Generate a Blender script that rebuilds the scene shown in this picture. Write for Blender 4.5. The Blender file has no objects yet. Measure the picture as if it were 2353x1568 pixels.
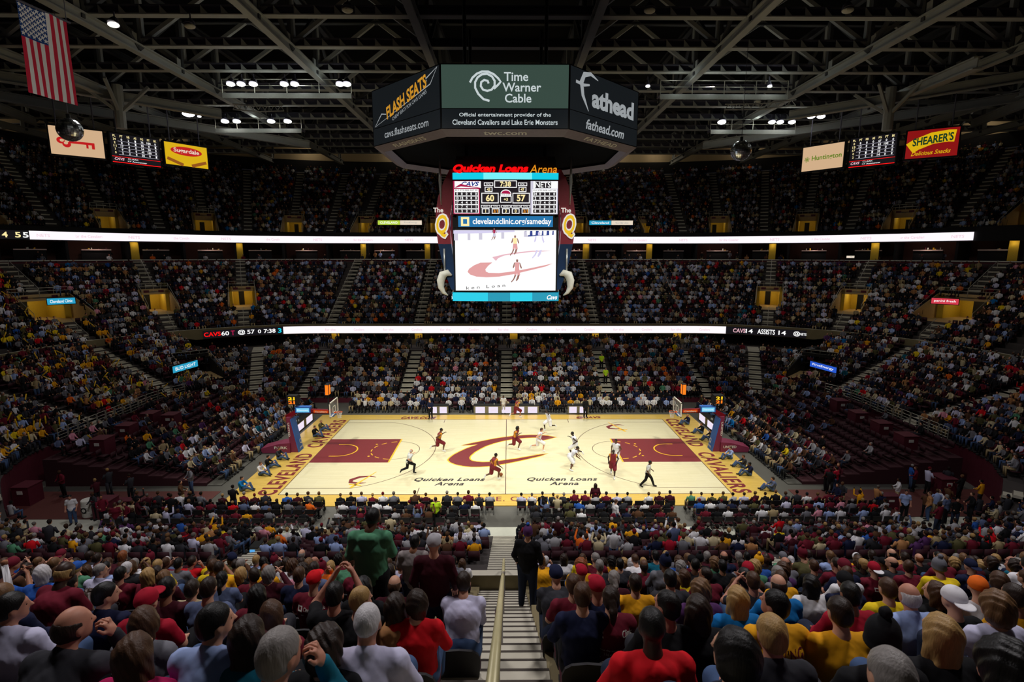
import bpy, math, random
import numpy as np
from mathutils import Vector, Matrix
from mathutils.bvhtree import BVHTree

random.seed(11)
rng = np.random.default_rng(11)
SC = bpy.context.scene
COL = SC.collection
PI = math.pi

# ---------------------------------------------------------------- camera
# metres; origin = centre of the court on the floor, +Y = away from the camera, +X = right
F_PX, PITCH, YAW, ROLL = 1207.08, 0.163666, 0.007634, 0.000698
CX, CY, CH = 0.156, -38.7126, 14.934
cam_d = bpy.data.cameras.new('camera')
cam = bpy.data.objects.new('camera', cam_d)
COL.objects.link(cam)
cam_d.sensor_width = 36.0
cam_d.sensor_fit = 'HORIZONTAL'
cam_d.lens = F_PX / 2353 * 36.0
cam_d.clip_end = 400
cam_d.clip_start = 0.05
cam.matrix_world = (Matrix.Translation((CX, CY, CH)) @ Matrix.Rotation(-YAW, 4, 'Z')
                    @ Matrix.Rotation(PI / 2 - PITCH, 4, 'X') @ Matrix.Rotation(ROLL, 4, 'Z'))
cam_d.dof.use_dof = True
cam_d.dof.focus_distance = 45.0
cam_d.dof.aperture_fstop = 4.0
SC.camera = cam

# ---------------------------------------------------------------- exposure, world
SC.view_settings.view_transform = 'Standard'
SC.view_settings.look = 'None'
SC.view_settings.exposure = 0.0
SC.view_settings.gamma = 1.0
SC.view_settings.use_curve_mapping = False
SC.cycles.max_bounces = 5
SC.cycles.diffuse_bounces = 2
SC.cycles.glossy_bounces = 2
SC.cycles.transmission_bounces = 4
SC.cycles.transparent_max_bounces = 8
SC.cycles.caustics_reflective = False
SC.cycles.caustics_refractive = False
SC.cycles.sample_clamp_indirect = 4.0
W = bpy.data.worlds.new('world')
SC.world = W
W.use_nodes = True
W.node_tree.nodes['Background'].inputs[0].default_value = (0.75, 0.72, 0.95, 1)
W.node_tree.nodes['Background'].inputs[1].default_value = 0.006

def spot(name, loc, target, watts, size_deg, blend, radius=0.5, color=(1, 0.985, 0.87)):
    d = bpy.data.lights.new(name, 'SPOT')
    d.energy = watts
    d.spot_size = math.radians(size_deg)
    d.spot_blend = blend
    d.shadow_soft_size = radius
    d.color = color
    o = bpy.data.objects.new(name, d)
    COL.objects.link(o)
    o.location = loc
    o.rotation_euler = (Vector(target) - Vector(loc)).to_track_quat('-Z', 'Y').to_euler()
    return o

# the court floodlights on the catwalks: each bank covers one part of the court
for sx in (-1, 1):
    for sy in (-1, 1):
        spot('court_floodlight', (sx * 19, sy * 13, 30.3), (sx * 9.5, sy * -1.0, 0), 22500, 56, 1.0, 0.6)
        spot('court_floodlight', (sx * 8.5, sy * 25, 30.3), (sx * 3.5, sy * 0.5, 0), 16800, 54, 1.0, 0.6)
# dim house lights over the stands
for (x, y, w, c) in ((-30, 6, 2500, (1, .95, .9)), (30, 6, 2500, (1, .95, .9)), (-18, 24, 2100, (1, .95, .9)), (18, 24, 2100, (1, .95, .9)), (-12, -15, 3600, (.97, .94, 1)), (12, -15, 3600, (.97, .94, 1)), (-10, -27, 6600, (1, .95, .96)), (10, -27, 6600, (1, .95, .96))):
    spot('house_light', (x, y, 29.5), (x * 1.15, y * 1.2 - (2 if y < 0 else 0), 0), w, 150, 1.0, 1.2, c)

spot('flag_fill_spot', (-8, -24, 29.8), (-23.9, -9, 26.2), 2600, 22, .5, .3)  # added spot to brighten the hanging flag, not a fixture of the arena

# ---------------------------------------------------------------- materials
def srgb(r, g, b):
    f = lambda c: ((c / 255) / 12.92) if c / 255 <= 0.04045 else (((c / 255) + 0.055) / 1.055) ** 2.4
    return (f(r), f(g), f(b), 1.0)

_M = {}
def mat(name, col, rough=0.7, metal=0.0, vary=0.12, scale=6.0, spec=0.4, bump=0.0, emit=0.0):
    """Principled material whose base colour is broken up by object-space noise."""
    if name in _M:
        return _M[name]
    m = bpy.data.materials.new(name)
    m.use_nodes = True
    nt = m.node_tree
    b = nt.nodes['Principled BSDF']
    c = srgb(*col) if len(col) == 3 else col
    b.inputs['Base Color'].default_value = c
    b.inputs['Roughness'].default_value = rough
    b.inputs['Metallic'].default_value = metal
    b.inputs['Specular IOR Level'].default_value = spec
    if vary > 0:
        tc = nt.nodes.new('ShaderNodeTexCoord')
        nz = nt.nodes.new('ShaderNodeTexNoise')
        nz.inputs['Scale'].default_value = scale
        nz.inputs['Detail'].default_value = 2
        nt.links.new(tc.outputs['Object'], nz.inputs['Vector'])
        mx = nt.nodes.new('ShaderNodeMix')
        mx.data_type = 'RGBA'
        mx.inputs['A'].default_value = tuple(v * (1 - vary) for v in c[:3]) + (1,)
        mx.inputs['B'].default_value = tuple(min(1, v * (1 + vary)) for v in c[:3]) + (1,)
        nt.links.new(nz.outputs['Fac'], mx.inputs['Factor'])
        nt.links.new(mx.outputs['Result'], b.inputs['Base Color'])
        if bump > 0:
            bp = nt.nodes.new('ShaderNodeBump')
            bp.inputs['Strength'].default_value = bump
            bp.inputs['Distance'].default_value = 0.02
            nt.links.new(nz.outputs['Fac'], bp.inputs['Height'])
            nt.links.new(bp.outputs['Normal'], b.inputs['Normal'])
    if emit > 0:
        b.inputs['Emission Color'].default_value = c
        b.inputs['Emission Strength'].default_value = emit
    _M[name] = m
    return m

def glow(name, col, strength=1.0, sample=False):
    """A lit surface: LED boards, lamps, back-lit signs."""
    if name in _M:
        return _M[name]
    m = bpy.data.materials.new(name)
    m.use_nodes = True
    b = m.node_tree.nodes['Principled BSDF']
    c = srgb(*col)
    b.inputs['Base Color'].default_value = (0.01, 0.01, 0.01, 1)
    b.inputs['Roughness'].default_value = 0.6
    b.inputs['Emission Color'].default_value = c
    b.inputs['Emission Strength'].default_value = strength
    if not sample:
        m.cycles.emission_sampling = 'NONE'
    _M[name] = m
    return m

# ---------------------------------------------------------------- mesh builder
class MB:
    def __init__(s):
        s.v = []; s.f = []; s.m = []; s.mats = []
    def mi(s, m):
        if m not in s.mats:
            s.mats.append(m)
        return s.mats.index(m)
    def add(s, vs, fs, m):
        o = len(s.v); k = s.mi(m)
        s.v.extend([tuple(map(float, p)) for p in vs])
        s.f.extend([tuple(i + o for i in f) for f in fs])
        s.m.extend([k] * len(fs))
        return s
    def box(s, lo, hi, m):
        (a, b, c), (d, e, f) = lo, hi
        return s.add([(a, b, c), (d, b, c), (d, e, c), (a, e, c), (a, b, f), (d, b, f), (d, e, f), (a, e, f)],
                     [(0, 3, 2, 1), (4, 5, 6, 7), (0, 1, 5, 4), (1, 2, 6, 5), (2, 3, 7, 6), (3, 0, 4, 7)], m)
    def beam(s, p, q, w, h, m, up=(0, 0, 1)):
        """square-section bar from p to q, w across, h along 'up'"""
        p = Vector(p); q = Vector(q); d = (q - p).normalized()
        u = Vector(up)
        if abs(d.dot(u)) > 0.98:
            u = Vector((0, 1, 0))
        r = d.cross(u).normalized(); u = r.cross(d).normalized()
        r *= w / 2; u *= h / 2
        vs = [p - r - u, p + r - u, p + r + u, p - r + u, q - r - u, q + r - u, q + r + u, q - r + u]
        return s.add(vs, [(0, 3, 2, 1), (4, 5, 6, 7), (0, 1, 5, 4), (1, 2, 6, 5), (2, 3, 7, 6), (3, 0, 4, 7)], m)
    def ibeam(s, p, q, w, h, m, t=0.06):
        p = Vector(p); q = Vector(q)
        z = Vector((0, 0, h / 2 - t / 2))
        s.beam(p + z, q + z, w, t, m); s.beam(p - z, q - z, w, t, m)
        return s.beam(p, q, t, h - 2 * t, m)
    def tube(s, pts, r, m, n=8, cap=True):
        pts = [Vector(p) for p in pts]
        rs = r if isinstance(r, (list, tuple)) else [r] * len(pts)
        rings = []; vs = []
        u = None
        for i, p in enumerate(pts):
            d = (pts[min(i + 1, len(pts) - 1)] - pts[max(i - 1, 0)]).normalized()
            if u is None:
                u = d.orthogonal().normalized()
            u = (u - d * u.dot(d)).normalized()
            w = d.cross(u)
            for k in range(n):
                a = 2 * PI * k / n
                vs.append(p + (u * math.cos(a) + w * math.sin(a)) * rs[i])
        fs = []
        for i in range(len(pts) - 1):
            for k in range(n):
                a, b = i * n + k, i * n + (k + 1) % n
                fs.append((a, b, b + n, a + n))
        if cap:
            fs.append(tuple(range(n))[::-1]); fs.append(tuple(range((len(pts) - 1) * n, len(pts) * n)))
        return s.add(vs, fs, m)
    def ball(s, c, r, m, nu=12, nv=8):
        r = r if isinstance(r, (list, tuple)) else (r, r, r)
        vs = [(c[0], c[1], c[2] - r[2])]
        for j in range(1, nv):
            t = PI * j / nv - PI / 2
            for i in range(nu):
                a = 2 * PI * i / nu
                vs.append((c[0] + r[0] * math.cos(t) * math.cos(a), c[1] + r[1] * math.cos(t) * math.sin(a), c[2] + r[2] * math.sin(t)))
        vs.append((c[0], c[1], c[2] + r[2]))
        fs = [(0, 1 + (i + 1) % nu, 1 + i) for i in range(nu)]
        for j in range(nv - 2):
            for i in range(nu):
                a, b = 1 + j * nu + i, 1 + j * nu + (i + 1) % nu
                fs.append((a, b, b + nu, a + nu))
        t = len(vs) - 1; o = 1 + (nv - 2) * nu
        fs += [(o + i, o + (i + 1) % nu, t) for i in range(nu)]
        return s.add(vs, fs, m)
    def poly(s, pts, m):
        return s.add(pts, [tuple(range(len(pts)))], m)
    def prism(s, pts, off, m):
        """polygon pts extruded by vector off"""
        n = len(pts); off = Vector(off)
        vs = [Vector(p) for p in pts] + [Vector(p) + off for p in pts]
        fs = [tuple(range(n))[::-1], tuple(range(n, 2 * n))]
        fs += [(i, (i + 1) % n, n + (i + 1) % n, n + i) for i in range(n)]
        return s.add(vs, fs, m)
    def strip(s, a, b, m):
        """quads between two equally long point lists"""
        n = len(a)
        return s.add(list(a) + list(b), [(i, i + 1, n + i + 1, n + i) for i in range(n - 1)], m)
    def obj(s, name, parent=None, smooth=False):
        me = bpy.data.meshes.new(name)
        me.from_pydata(s.v, [], s.f)
        for m in s.mats:
            me.materials.append(m)
        me.polygons.foreach_set('material_index', s.m)
        if smooth:
            me.polygons.foreach_set('use_smooth', [True] * len(s.f))
        me.update()
        o = bpy.data.objects.new(name, me)
        COL.objects.link(o)
        if parent:
            o.parent = parent
        return o

def tag(o, label=None, cat=None, group=None, kind=None):
    if label: o['label'] = label
    if cat: o['category'] = cat
    if group: o['group'] = group
    if kind: o['kind'] = kind
    return o
def struct(o, label=None):
    o['kind'] = 'structure'
    if label: o['label'] = label
    return o
def empty(name, loc=(0, 0, 0), rz=0.0):
    o = bpy.data.objects.new(name, None)
    COL.objects.link(o)
    o.empty_display_size = 0.2
    o.location = loc; o.rotation_euler = (0, 0, rz)
    return o
def kids(o): return list(o.children)
def copy_tree(o, parent=None):
    c = o.copy(); COL.objects.link(c)
    if parent: c.parent = parent
    for ch in kids(o):
        copy_tree(ch, c)
    return c

# ---------------------------------------------------------------- lettering (the built-in font, turned into mesh)
_T = {}
def glyphs(txt, shear=0.0, bold=0.0, spacing=1.0, extrude=0.0):
    key = (txt, shear, bold, spacing, extrude)
    if key in _T:
        return _T[key]
    cu = bpy.data.curves.new('t', 'FONT')
    cu.body = txt
    cu.offset = bold; cu.space_character = spacing; cu.extrude = extrude
    cu.resolution_u = 3
    cu.align_x = 'CENTER'; cu.align_y = 'CENTER'
    o = bpy.data.objects.new('t', cu)
    COL.objects.link(o)
    bpy.context.view_layer.update()
    me = bpy.data.meshes.new_from_object(o.evaluated_get(bpy.context.evaluated_depsgraph_get()))
    v = np.array([p.co[:] for p in me.vertices]).reshape(-1, 3)
    f = [tuple(p.vertices) for p in me.polygons]
    bpy.data.objects.remove(o); bpy.data.curves.remove(cu); bpy.data.meshes.remove(me)
    if len(v):
        c = (v.max(0) + v.min(0)) / 2; c[2] = 0
        v = v - c
        v[:, 0] += v[:, 1] * shear
    _T[key] = (v, f)
    return v, f
def text(mb, txt, origin, u, v, m, w=None, h=None, shear=0.0, bold=0.0, spacing=1.0, extrude=0.0, lift=0.0):
    """centred lettering on the plane (origin,u,v), fitted to width w and/or height h"""
    gv, gf = glyphs(txt, shear, bold, spacing, extrude)
    if not len(gv):
        return
    ext = gv.max(0) - gv.min(0)
    su = (w / ext[0]) if w else None
    sv = (h / ext[1]) if h else su
    if su is None: su = sv
    u = np.array(Vector(u).normalized()); v = np.array(Vector(v).normalized())
    n = np.cross(u, v)
    P = np.array(origin, float) + n * lift + gv[:, :1] * su * u + gv[:, 1:2] * sv * v + gv[:, 2:3] * n
    mb.add(P.tolist(), gf, m)
def rect(mb, origin, u, v, x0, x1, y0, y1, m, lift=0.0):
    u = Vector(u).normalized(); v = Vector(v).normalized(); n = u.cross(v)
    o = Vector(origin) + n * lift
    mb.poly([o + u * x0 + v * y0, o + u * x1 + v * y0, o + u * x1 + v * y1, o + u * x0 + v * y1], m)
def disc(mb, origin, u, v, rx, ry, m, lift=0.0, n=28, a0=0, a1=2 * PI):
    u = Vector(u).normalized(); v = Vector(v).normalized(); nn = u.cross(v)
    o = Vector(origin) + nn * lift
    mb.poly([o + u * rx * math.cos(a0 + (a1 - a0) * i / n) + v * ry * math.sin(a0 + (a1 - a0) * i / n) for i in range(n)], m)
def ringband(mb, origin, u, v, pts, width, m, lift=0.0):
    """a stroke of constant (or listed) width along 2-d points on a plane"""
    u = Vector(u).normalized(); v = Vector(v).normalized(); nn = u.cross(v)
    o = Vector(origin) + nn * lift
    L = []; R = []
    for i, p in enumerate(pts):
        a = Vector(pts[max(i - 1, 0)]); b = Vector(pts[min(i + 1, len(pts) - 1)])
        d = (b - a).normalized(); nrm = Vector((-d.y, d.x))
        wd = (width[i] if isinstance(width, (list, tuple)) else width) / 2
        q = Vector(p)
        L.append(o + u * (q + nrm * wd).x + v * (q + nrm * wd).y)
        R.append(o + u * (q - nrm * wd).x + v * (q - nrm * wd).y)
    mb.strip(R, L, m)

# ---------------------------------------------------------------- the bowl: rounded rectangles offset from the rink line
HX, HY, RC0 = 30.5, 13.0, 8.5
def ring_len(o):
    return 4 * (HX - RC0) + 4 * (HY - RC0) + 2 * PI * (RC0 + o)
def ring_pt(o, s):
    """point at parameter s (metres on the o=0 ring scaled to this ring, anticlockwise from (0,+Y) going to -X) -> x,y, outward nx,ny"""
    a = HX - RC0; b = HY - RC0; R = RC0 + o; q = PI / 2 * R
    segs = [a, q, 2 * b, q, 2 * a, q, 2 * b, q, a]
    T = sum(segs)
    s = s % T
    k = 0
    while k < 8 and s > segs[k]:
        s -= segs[k]; k += 1
    if k == 0: return (-s, HY + o, 0, 1)
    if k == 1:
        t = s / R; return (-a - R * math.sin(t), b + R * math.cos(t), -math.sin(t), math.cos(t))
    if k == 2: return (-HX - o, b - s, -1, 0)
    if k == 3:
        t = s / R; return (-a - R * math.cos(t), -b - R * math.sin(t), -math.cos(t), -math.sin(t))
    if k == 4: return (-a + s, -HY - o, 0, -1)
    if k == 5:
        t = s / R; return (a + R * math.sin(t), -b - R * math.cos(t), math.sin(t), -math.cos(t))
    if k == 6: return (HX + o, -b + s, 1, 0)
    if k == 7:
        t = s / R; return (a + R * math.cos(t), b + R * math.sin(t), math.cos(t), math.sin(t))
    return (a - s, HY + o, 0, 1)
def ray_pt(kind, val, o):
    """point at offset o on a radial line: ('x',X) far side, ('a',deg) far corners (deg from +Y towards -X or +X by sign), ('y',Y) end sides"""
    a = HX - RC0; b = HY - RC0
    if kind == 'x': return (val, HY + o, 0, 1)
    if kind == 'n': return (val, -HY - o, 0, -1)
    if kind == 'a':
        t = math.radians(abs(val)); s = 1 if val > 0 else -1
        return (s * (a + (RC0 + o) * math.sin(t)), b + (RC0 + o) * math.cos(t), s * math.sin(t), math.cos(t))
    if kind == 'y':
        s = 1 if val[0] > 0 else -1
        return (s * (HX + o), val[1], s, 0)
    if kind == 'b':
        t = math.radians(abs(val)); s = 1 if val > 0 else -1
        return (s * (a + (RC0 + o) * math.sin(t)), -b - (RC0 + o) * math.cos(t), s * math.sin(t), -math.cos(t))
def off_of(x, y):
    """offset o of a plan point"""
    ax, ay = abs(x), abs(y)
    dx, dy = ax - (HX - RC0), ay - (HY - RC0)
    if dx <= 0: return ay - HY
    if dy <= 0: return ax - HX
    return math.hypot(dx, dy) - RC0
def sstep(a, b, x):
    t = min(1, max(0, (x - a) / (b - a))); return t * t * (3 - 2 * t)
PITCH_ROW = 0.85
O2, Z2, RISE2, N2 = 12.9, 6.14, 0.483, 17          # upper part of the lower bowl
O3, Z3, RISE3, N3 = 28.2, 17.7, 0.56, 21          # upper deck
def wend(p):
    """0 along the sides, 1 round the ends of the lower stand"""
    return sstep(36, 50, math.degrees(math.atan2(abs(p[0]) - (HX - RC0), max(1e-6, abs(p[1]) - (HY - RC0)))))
def zlow1(o, p):
    w = wend(p)
    return (0.3 + 0.4 * min(o, 9.0)) * (1 - w) + (2.0 + 0.307 * o) * w
def in_view(x, y, z, mx=60, my=60):
    dx, dy, dz = x - CX, y - CY, z - CH
    c, s = math.cos(YAW), math.sin(YAW)
    dx, dy = dx * c - dy * s, dx * s + dy * c
    c, s = math.cos(PITCH), math.sin(PITCH)
    dep = dy * c - dz * s; up = dy * s + dz * c
    if dep < 0.8: return None
    u = 1176.5 + F_PX * dx / dep; v = 784 - F_PX * up / dep
    if -mx < u < 2353 + mx and -my < v < 1568 + my: return (u, v, dep)
    return None
def ray_px(u, v):
    x = (u - 1176.5) / F_PX; up = -(v - 784) / F_PX
    c, s = math.cos(PITCH), math.sin(PITCH)
    y = c + up * s; z = -s + up * c
    c, s = math.cos(YAW), math.sin(YAW)
    return Vector((x * c + y * s, -x * s + y * c, z))
def at_y(u, v, Y):
    r = ray_px(u, v); t = (Y - CY) / r.y; return Vector((CX, CY, CH)) + r * t
def at_z(u, v, Z):
    r = ray_px(u, v); t = (Z - CH) / r.z; return Vector((CX, CY, CH)) + r * t
# ---------------------------------------------------------------- materials of the place
M_CONC = mat('concrete_grey', (96, 92, 86), 0.85, vary=0.2, scale=1.5)
M_STEP = mat('aisle_step_concrete', (196, 190, 172), 0.8, vary=0.15, scale=3)
M_STEP_FAR = mat('aisle_step_grey', (196, 190, 172), 0.8, vary=0.15, scale=3)
M_OLIVE = mat('landing_concrete', (128, 116, 84), 0.85, vary=0.15, scale=2)
M_NOSE = mat('step_nosing', (70, 62, 55), 0.8)
M_FLOOR = mat('arena_floor', (88, 86, 80), 0.6, vary=0.15, scale=0.7)
M_WALK = mat('white_floor_covering', (205, 205, 190), 0.5, vary=0.06)
M_REDTILE = mat('red_floor_covering', (96, 50, 46), 0.6)
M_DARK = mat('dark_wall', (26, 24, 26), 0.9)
M_MAROON = mat('maroon_panel', (92, 28, 44), 0.6)
M_BEIGE = mat('beige_wall', (186, 164, 130), 0.85, scale=0.4)
M_YELLOW = mat('yellow_wall', (222, 184, 54), 0.7, vary=0.08)
M_TAN = mat('tan_wall', (190, 160, 110), 0.8)
M_STEEL = mat('roof_steel', (166, 168, 164), 0.7, vary=0.15, scale=0.8)
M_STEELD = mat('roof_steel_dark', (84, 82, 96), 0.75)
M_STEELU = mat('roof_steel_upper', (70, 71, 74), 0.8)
M_ROOF = mat('roof_deck', (20, 20, 22), 0.95)
M_RAIL = mat('galvanised_rail', (185, 182, 168), 0.4, metal=0.6)
M_BLACK = mat('black_matt', (14, 14, 15), 0.8)
M_WHITE = mat('white_paint', (226, 224, 214), 0.6)
M_GOLD = mat('gold_paint', (250, 190, 30), 0.45, vary=0.0)
M_WINE = mat('wine_court_paint', (124, 42, 46), 0.32, vary=0.06)
M_INK = mat('dark_court_ink', (38, 30, 30), 0.35, vary=0.0)
M_LINE = mat('court_line', (96, 60, 50), 0.35, vary=0.0)

def wood(name, c1, c2, rough):
    m = bpy.data.materials.new(name); m.use_nodes = True
    nt = m.node_tree; b = nt.nodes['Principled BSDF']
    tc = nt.nodes.new('ShaderNodeTexCoord'); mp = nt.nodes.new('ShaderNodeMapping')
    mp.inputs['Scale'].default_value = (0.35, 9.0, 1)
    nz = nt.nodes.new('ShaderNodeTexNoise'); nz.inputs['Scale'].default_value = 1.3; nz.inputs['Detail'].default_value = 4
    br = nt.nodes.new('ShaderNodeTexBrick')
    br.inputs['Scale'].default_value = 1.0
    br.inputs['Brick Width'].default_value = 1.4; br.inputs['Row Height'].default_value = 0.09
    br.inputs['Mortar Size'].default_value = 0.003
    br.inputs['Color1'].default_value = srgb(*c1); br.inputs['Color2'].default_value = srgb(*c2)
    br.inputs['Mortar'].default_value = srgb(*[int(v * 0.9) for v in c2])
    mx = nt.nodes.new('ShaderNodeMix'); mx.data_type = 'RGBA'; mx.blend_type = 'MULTIPLY'
    mx.inputs['Factor'].default_value = 0.14
    nt.links.new(tc.outputs['Object'], mp.inputs['Vector']); nt.links.new(mp.outputs['Vector'], nz.inputs['Vector'])
    nt.links.new(tc.outputs['Object'], br.inputs['Vector'])
    nt.links.new(br.outputs['Color'], mx.inputs['A']); nt.links.new(nz.outputs['Fac'], mx.inputs['B'])
    nt.links.new(mx.outputs['Result'], b.inputs['Base Color'])
    b.inputs['Roughness'].default_value = rough
    b.inputs['Specular IOR Level'].default_value = 0.5
    return m
M_WOOD = wood('pale_maple_court', (240, 230, 192), (235, 224, 182), 0.25)
M_APRON = wood('golden_maple_apron', (236, 198, 100), (228, 188, 90), 0.25)

# ---------------------------------------------------------------- floor and court
mb = MB(); mb.box((-48, -36, -0.4), (48, 36, -0.05), M_FLOOR)
struct(mb.obj('floor'))
mb = MB()
mb.box((-22, -12.95, -0.05), (22, -11.6, -0.03), M_WALK)
mb.box((-29.5, -13.6, -0.05), (-22, -10.6, -0.03), M_WALK); mb.box((22, -13.6, -0.05), (29.5, -10.6, -0.03), M_WALK)
mb.box((-30.4, -10.55, -0.05), (-18.2, -7.0, -0.03), M_REDTILE); mb.box((18.2, -10.55, -0.05), (30.4, -7.0, -0.03), M_REDTILE)
struct(mb.obj('floor_covering'))

BX, BY = 14.325, 7.62
court = MB(); court.box((-17.3, -9.1, -0.05), (17.3, 9.05, 0.0), M_APRON)
court = court.obj('basketball_court')
tag(court, 'pale maple basketball court with golden borders in the middle of the arena', 'basketball court')
mb = MB(); rect(mb, (0, 0, 0.002), (1, 0, 0), (0, 1, 0), -BX, BX, -BY, BY, M_WOOD)
tag(mb.obj('playing_floor', court), 'pale maple playing floor')
U, V = Vector((1, 0, 0)), Vector((0, 1, 0))
def arc(cx, cy, r, a0, a1, n=40):
    return [(cx + r * math.cos(a0 + (a1 - a0) * i / n), cy + r * math.sin(a0 + (a1 - a0) * i / n)) for i in range(n + 1)]
for s in (-1, 1):
    mb = MB()
    x0, x1 = sorted((s * BX, s * (BX - 5.79)))
    rect(mb, (0, 0, 0.004), U, V, x0, x1, -2.44, 2.44, M_WINE)
    fx = s * (BX - 5.79)
    rect(mb, (0, 0, 0.006), U, V, fx - 0.06, fx + 0.06, -2.44, 2.44, M_GOLD)
    k = s * (BX - 1.6)
    a = PI / 2
    pts = arc(k, 0, 1.22, PI / 2 if s > 0 else -PI / 2, 3 * PI / 2 if s > 0 else PI / 2)
    pts = [(pts[0][0] + s * 0.55, pts[0][1])] + pts + [(pts[-1][0] + s * 0.55, pts[-1][1])]
    ringband(mb, (0, 0, 0.006), U, V, pts, 0.1, M_GOLD)
    for i in range(7):
        t0 = -PI / 2 + (i + 0.15) * PI / 7; t1 = t0 + 0.55 * PI / 7
        if s < 0: t0, t1 = PI - t0, PI - t1
        # dashes bulge towards the baseline
        ringband(mb, (0, 0, 0.006), U, V, arc(fx, 0, 1.83, t0, t1, 6) if s > 0 else arc(fx, 0, 1.83, t1, t0, 6), 0.08, M_GOLD)
    for yy in (-1.25, 1.25):
        disc(mb, (fx + s * 1.75, yy, 0.006), U, V, 0.09, 0.09, M_GOLD)
    tag(mb.obj('key_area', court), 'wine-red key with gold arcs')
    mb = MB()
    ringband(mb, (0, 0, 0.005), U, V, arc(fx, 0, 1.83, PI / 2, 3 * PI / 2) if s > 0 else arc(fx, 0, 1.83, -PI / 2, PI / 2), 0.045, M_LINE)
    th = math.acos((k * s - (BX - 4.27)) / 7.24)
    th = math.asin(6.70 / 7.24)
    pts = arc(k, 0, 7.24, PI - th, PI + th) if s > 0 else arc(k, 0, 7.24, -th, th)
    pts = [(s * BX, pts[0][1])] + pts + [(s * BX, pts[-1][1])]
    ringband(mb, (0, 0, 0.005), U, V, pts, 0.05, M_LINE)
    mb.obj('three_point_line', court)
    # baseline lettering
    mb = MB()
    u = (0, 1, 0) if s < 0 else (0, -1, 0); v = (-1, 0, 0) if s < 0 else (1, 0, 0)
    c1, c2 = (-4.2, 4.05)
    text(mb, 'CLEVELAND', (s * 15.12, c1 if s < 0 else -c1, 0.004), u, v, M_WINE, w=7.0, h=1.2, bold=0.03, spacing=1.15)
    tag(mb.obj('baseline_lettering', court), 'wine-red baseline lettering'); mb = MB()
    text(mb, 'CAVALIERS', (s * 15.12, c2 if s < 0 else -c2, 0.004), u, v, M_WINE, w=6.9, h=1.2, bold=0.03, spacing=1.15)
    tag(mb.obj('baseline_lettering', court), 'wine-red baseline lettering')
mb = MB()
for (a, b, c, d) in ((-BX, BX, BY - .05, BY), (-BX, BX, -BY, -BY + .05), (-BX, -BX + .05, -BY, BY), (BX - .05, BX, -BY, BY), (-0.025, 0.025, -BY, BY)):
    rect(mb, (0, 0, 0.0075), U, V, a, b, c, d, M_LINE)
for x in (-5.6, 5.6):
    for (a, b) in ((BY - .05, BY - 0.95), (-BY + .95, -BY)):
        rect(mb, (0, 0, 0.0075), U, V, x - 0.025, x + 0.025, min(a, b), max(a, b), M_LINE)
mb.obj('boundary_lines', court)
# the big sabre-tipped C at midcourt, outlined in gold (traced on the floor plane, metres)
Z5 = [(540,335),(700,300),(870,265),(1040,230),(1200,203),(1310,188),(1470,168),(1620,157),(1760,152),(1900,155),(2050,168),(2180,190),(2050,225),(1885,262),(1875,197),(1760,197),(1620,205),(1470,220),(1310,245),(1200,270),(1090,300),(960,345),(850,400),(760,455),(690,515),(670,550),(680,580),(720,605),(800,620),(900,627),(1000,625),(1100,618),(1310,590),(1500,565),(1700,530),(1900,495),(2040,475),(1900,520),(1700,568),(1500,612),(1310,650),(1150,678),(1000,697),(850,707),(700,707),(560,693),(430,665),(345,630),(305,590),(330,555),(400,500),(500,445),(620,390),(730,350),(825,318),(700,328)]
CL = [at_z(990 + x / 7.59, 980 + y / 7.59, 0.0) for x, y in Z5]
CL = [(round(p.x, 2), round(p.y, 2)) for p in CL]
mb = MB()
def grow(pts, d):
    n = len(pts); out = []
    for i in range(n):
        a, b, c = Vector(pts[i - 1]), Vector(pts[i]), Vector(pts[(i + 1) % n])
        e1 = (b - a).normalized(); e2 = (c - b).normalized()
        n1 = Vector((-e1.y, e1.x)); n2 = Vector((-e2.y, e2.x))
        t = (n1 + n2); t = t.normalized() if t.length > 0.2 else (e1 - e2).normalized()
        out.append(b + t * d)
    return out
mb.poly([(x, y, 0.0035) for x, y in grow(CL, 0.11)][::-1], M_GOLD)
mb.poly([(x, y, 0.0055) for x, y in CL][::-1], M_WINE)
tag(mb.obj('centre_logo', court), 'wine-red sabre C outlined in gold')
for (cx_, cy_, a_) in ((-9.55, -5.45, 0.0), (9.7, 5.4, 0.0)):
    mb = MB()
    o_ = (cx_, cy_, 0.004)
    pts = [(0.75, 0.45), (0.3, 0.62), (-0.35, 0.5), (-0.8, 0.05), (-0.75, -0.35), (-0.2, -0.5), (0.3, -0.42)]
    ringband(mb, o_, U, V, pts, [0.05, 0.2, 0.3, 0.34, 0.3, 0.2, 0.05], M_WINE)
    sg = 1 if cx_ < 0 else -1
    ringband(mb, (cx_, cy_, 0.006), U, V, [(-0.5 * sg, -1.2), (0.55 * sg, 1.35)] if sg > 0 else [(-0.5 * sg, -1.2), (0.55 * sg, 1.35)], [0.2, 0.06], M_GOLD)
    ringband(mb, (cx_, cy_, 0.006), U, V, [(-0.75 * sg, -0.65), (0.1 * sg, -0.85)], 0.14, M_GOLD)
    tag(mb.obj('sword_logo', court), 'small C crossed by a gold sword')
for cx_ in (-3.78, 3.78):
    mb = MB()
    text(mb, 'Quicken Loans', (cx_, -5.42, 0.004), U, V, M_INK, w=4.75, h=0.66, shear=0.35, bold=0.035, spacing=1.1)
    text(mb, 'Arena', (cx_ + 0.12, -6.05, 0.004), U, V, M_INK, w=1.95, h=0.54, shear=0.35, bold=0.035, spacing=1.1)
    tag(mb.obj('sideline_lettering', court), 'black slanted lettering near the sideline')
mb = MB()
text(mb, 'CAVS.COM', (-8.15, 8.12, 0.004), U, V, M_WINE, w=3.2, h=0.7, bold=0.05, spacing=1.1, shear=0.2)
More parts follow.
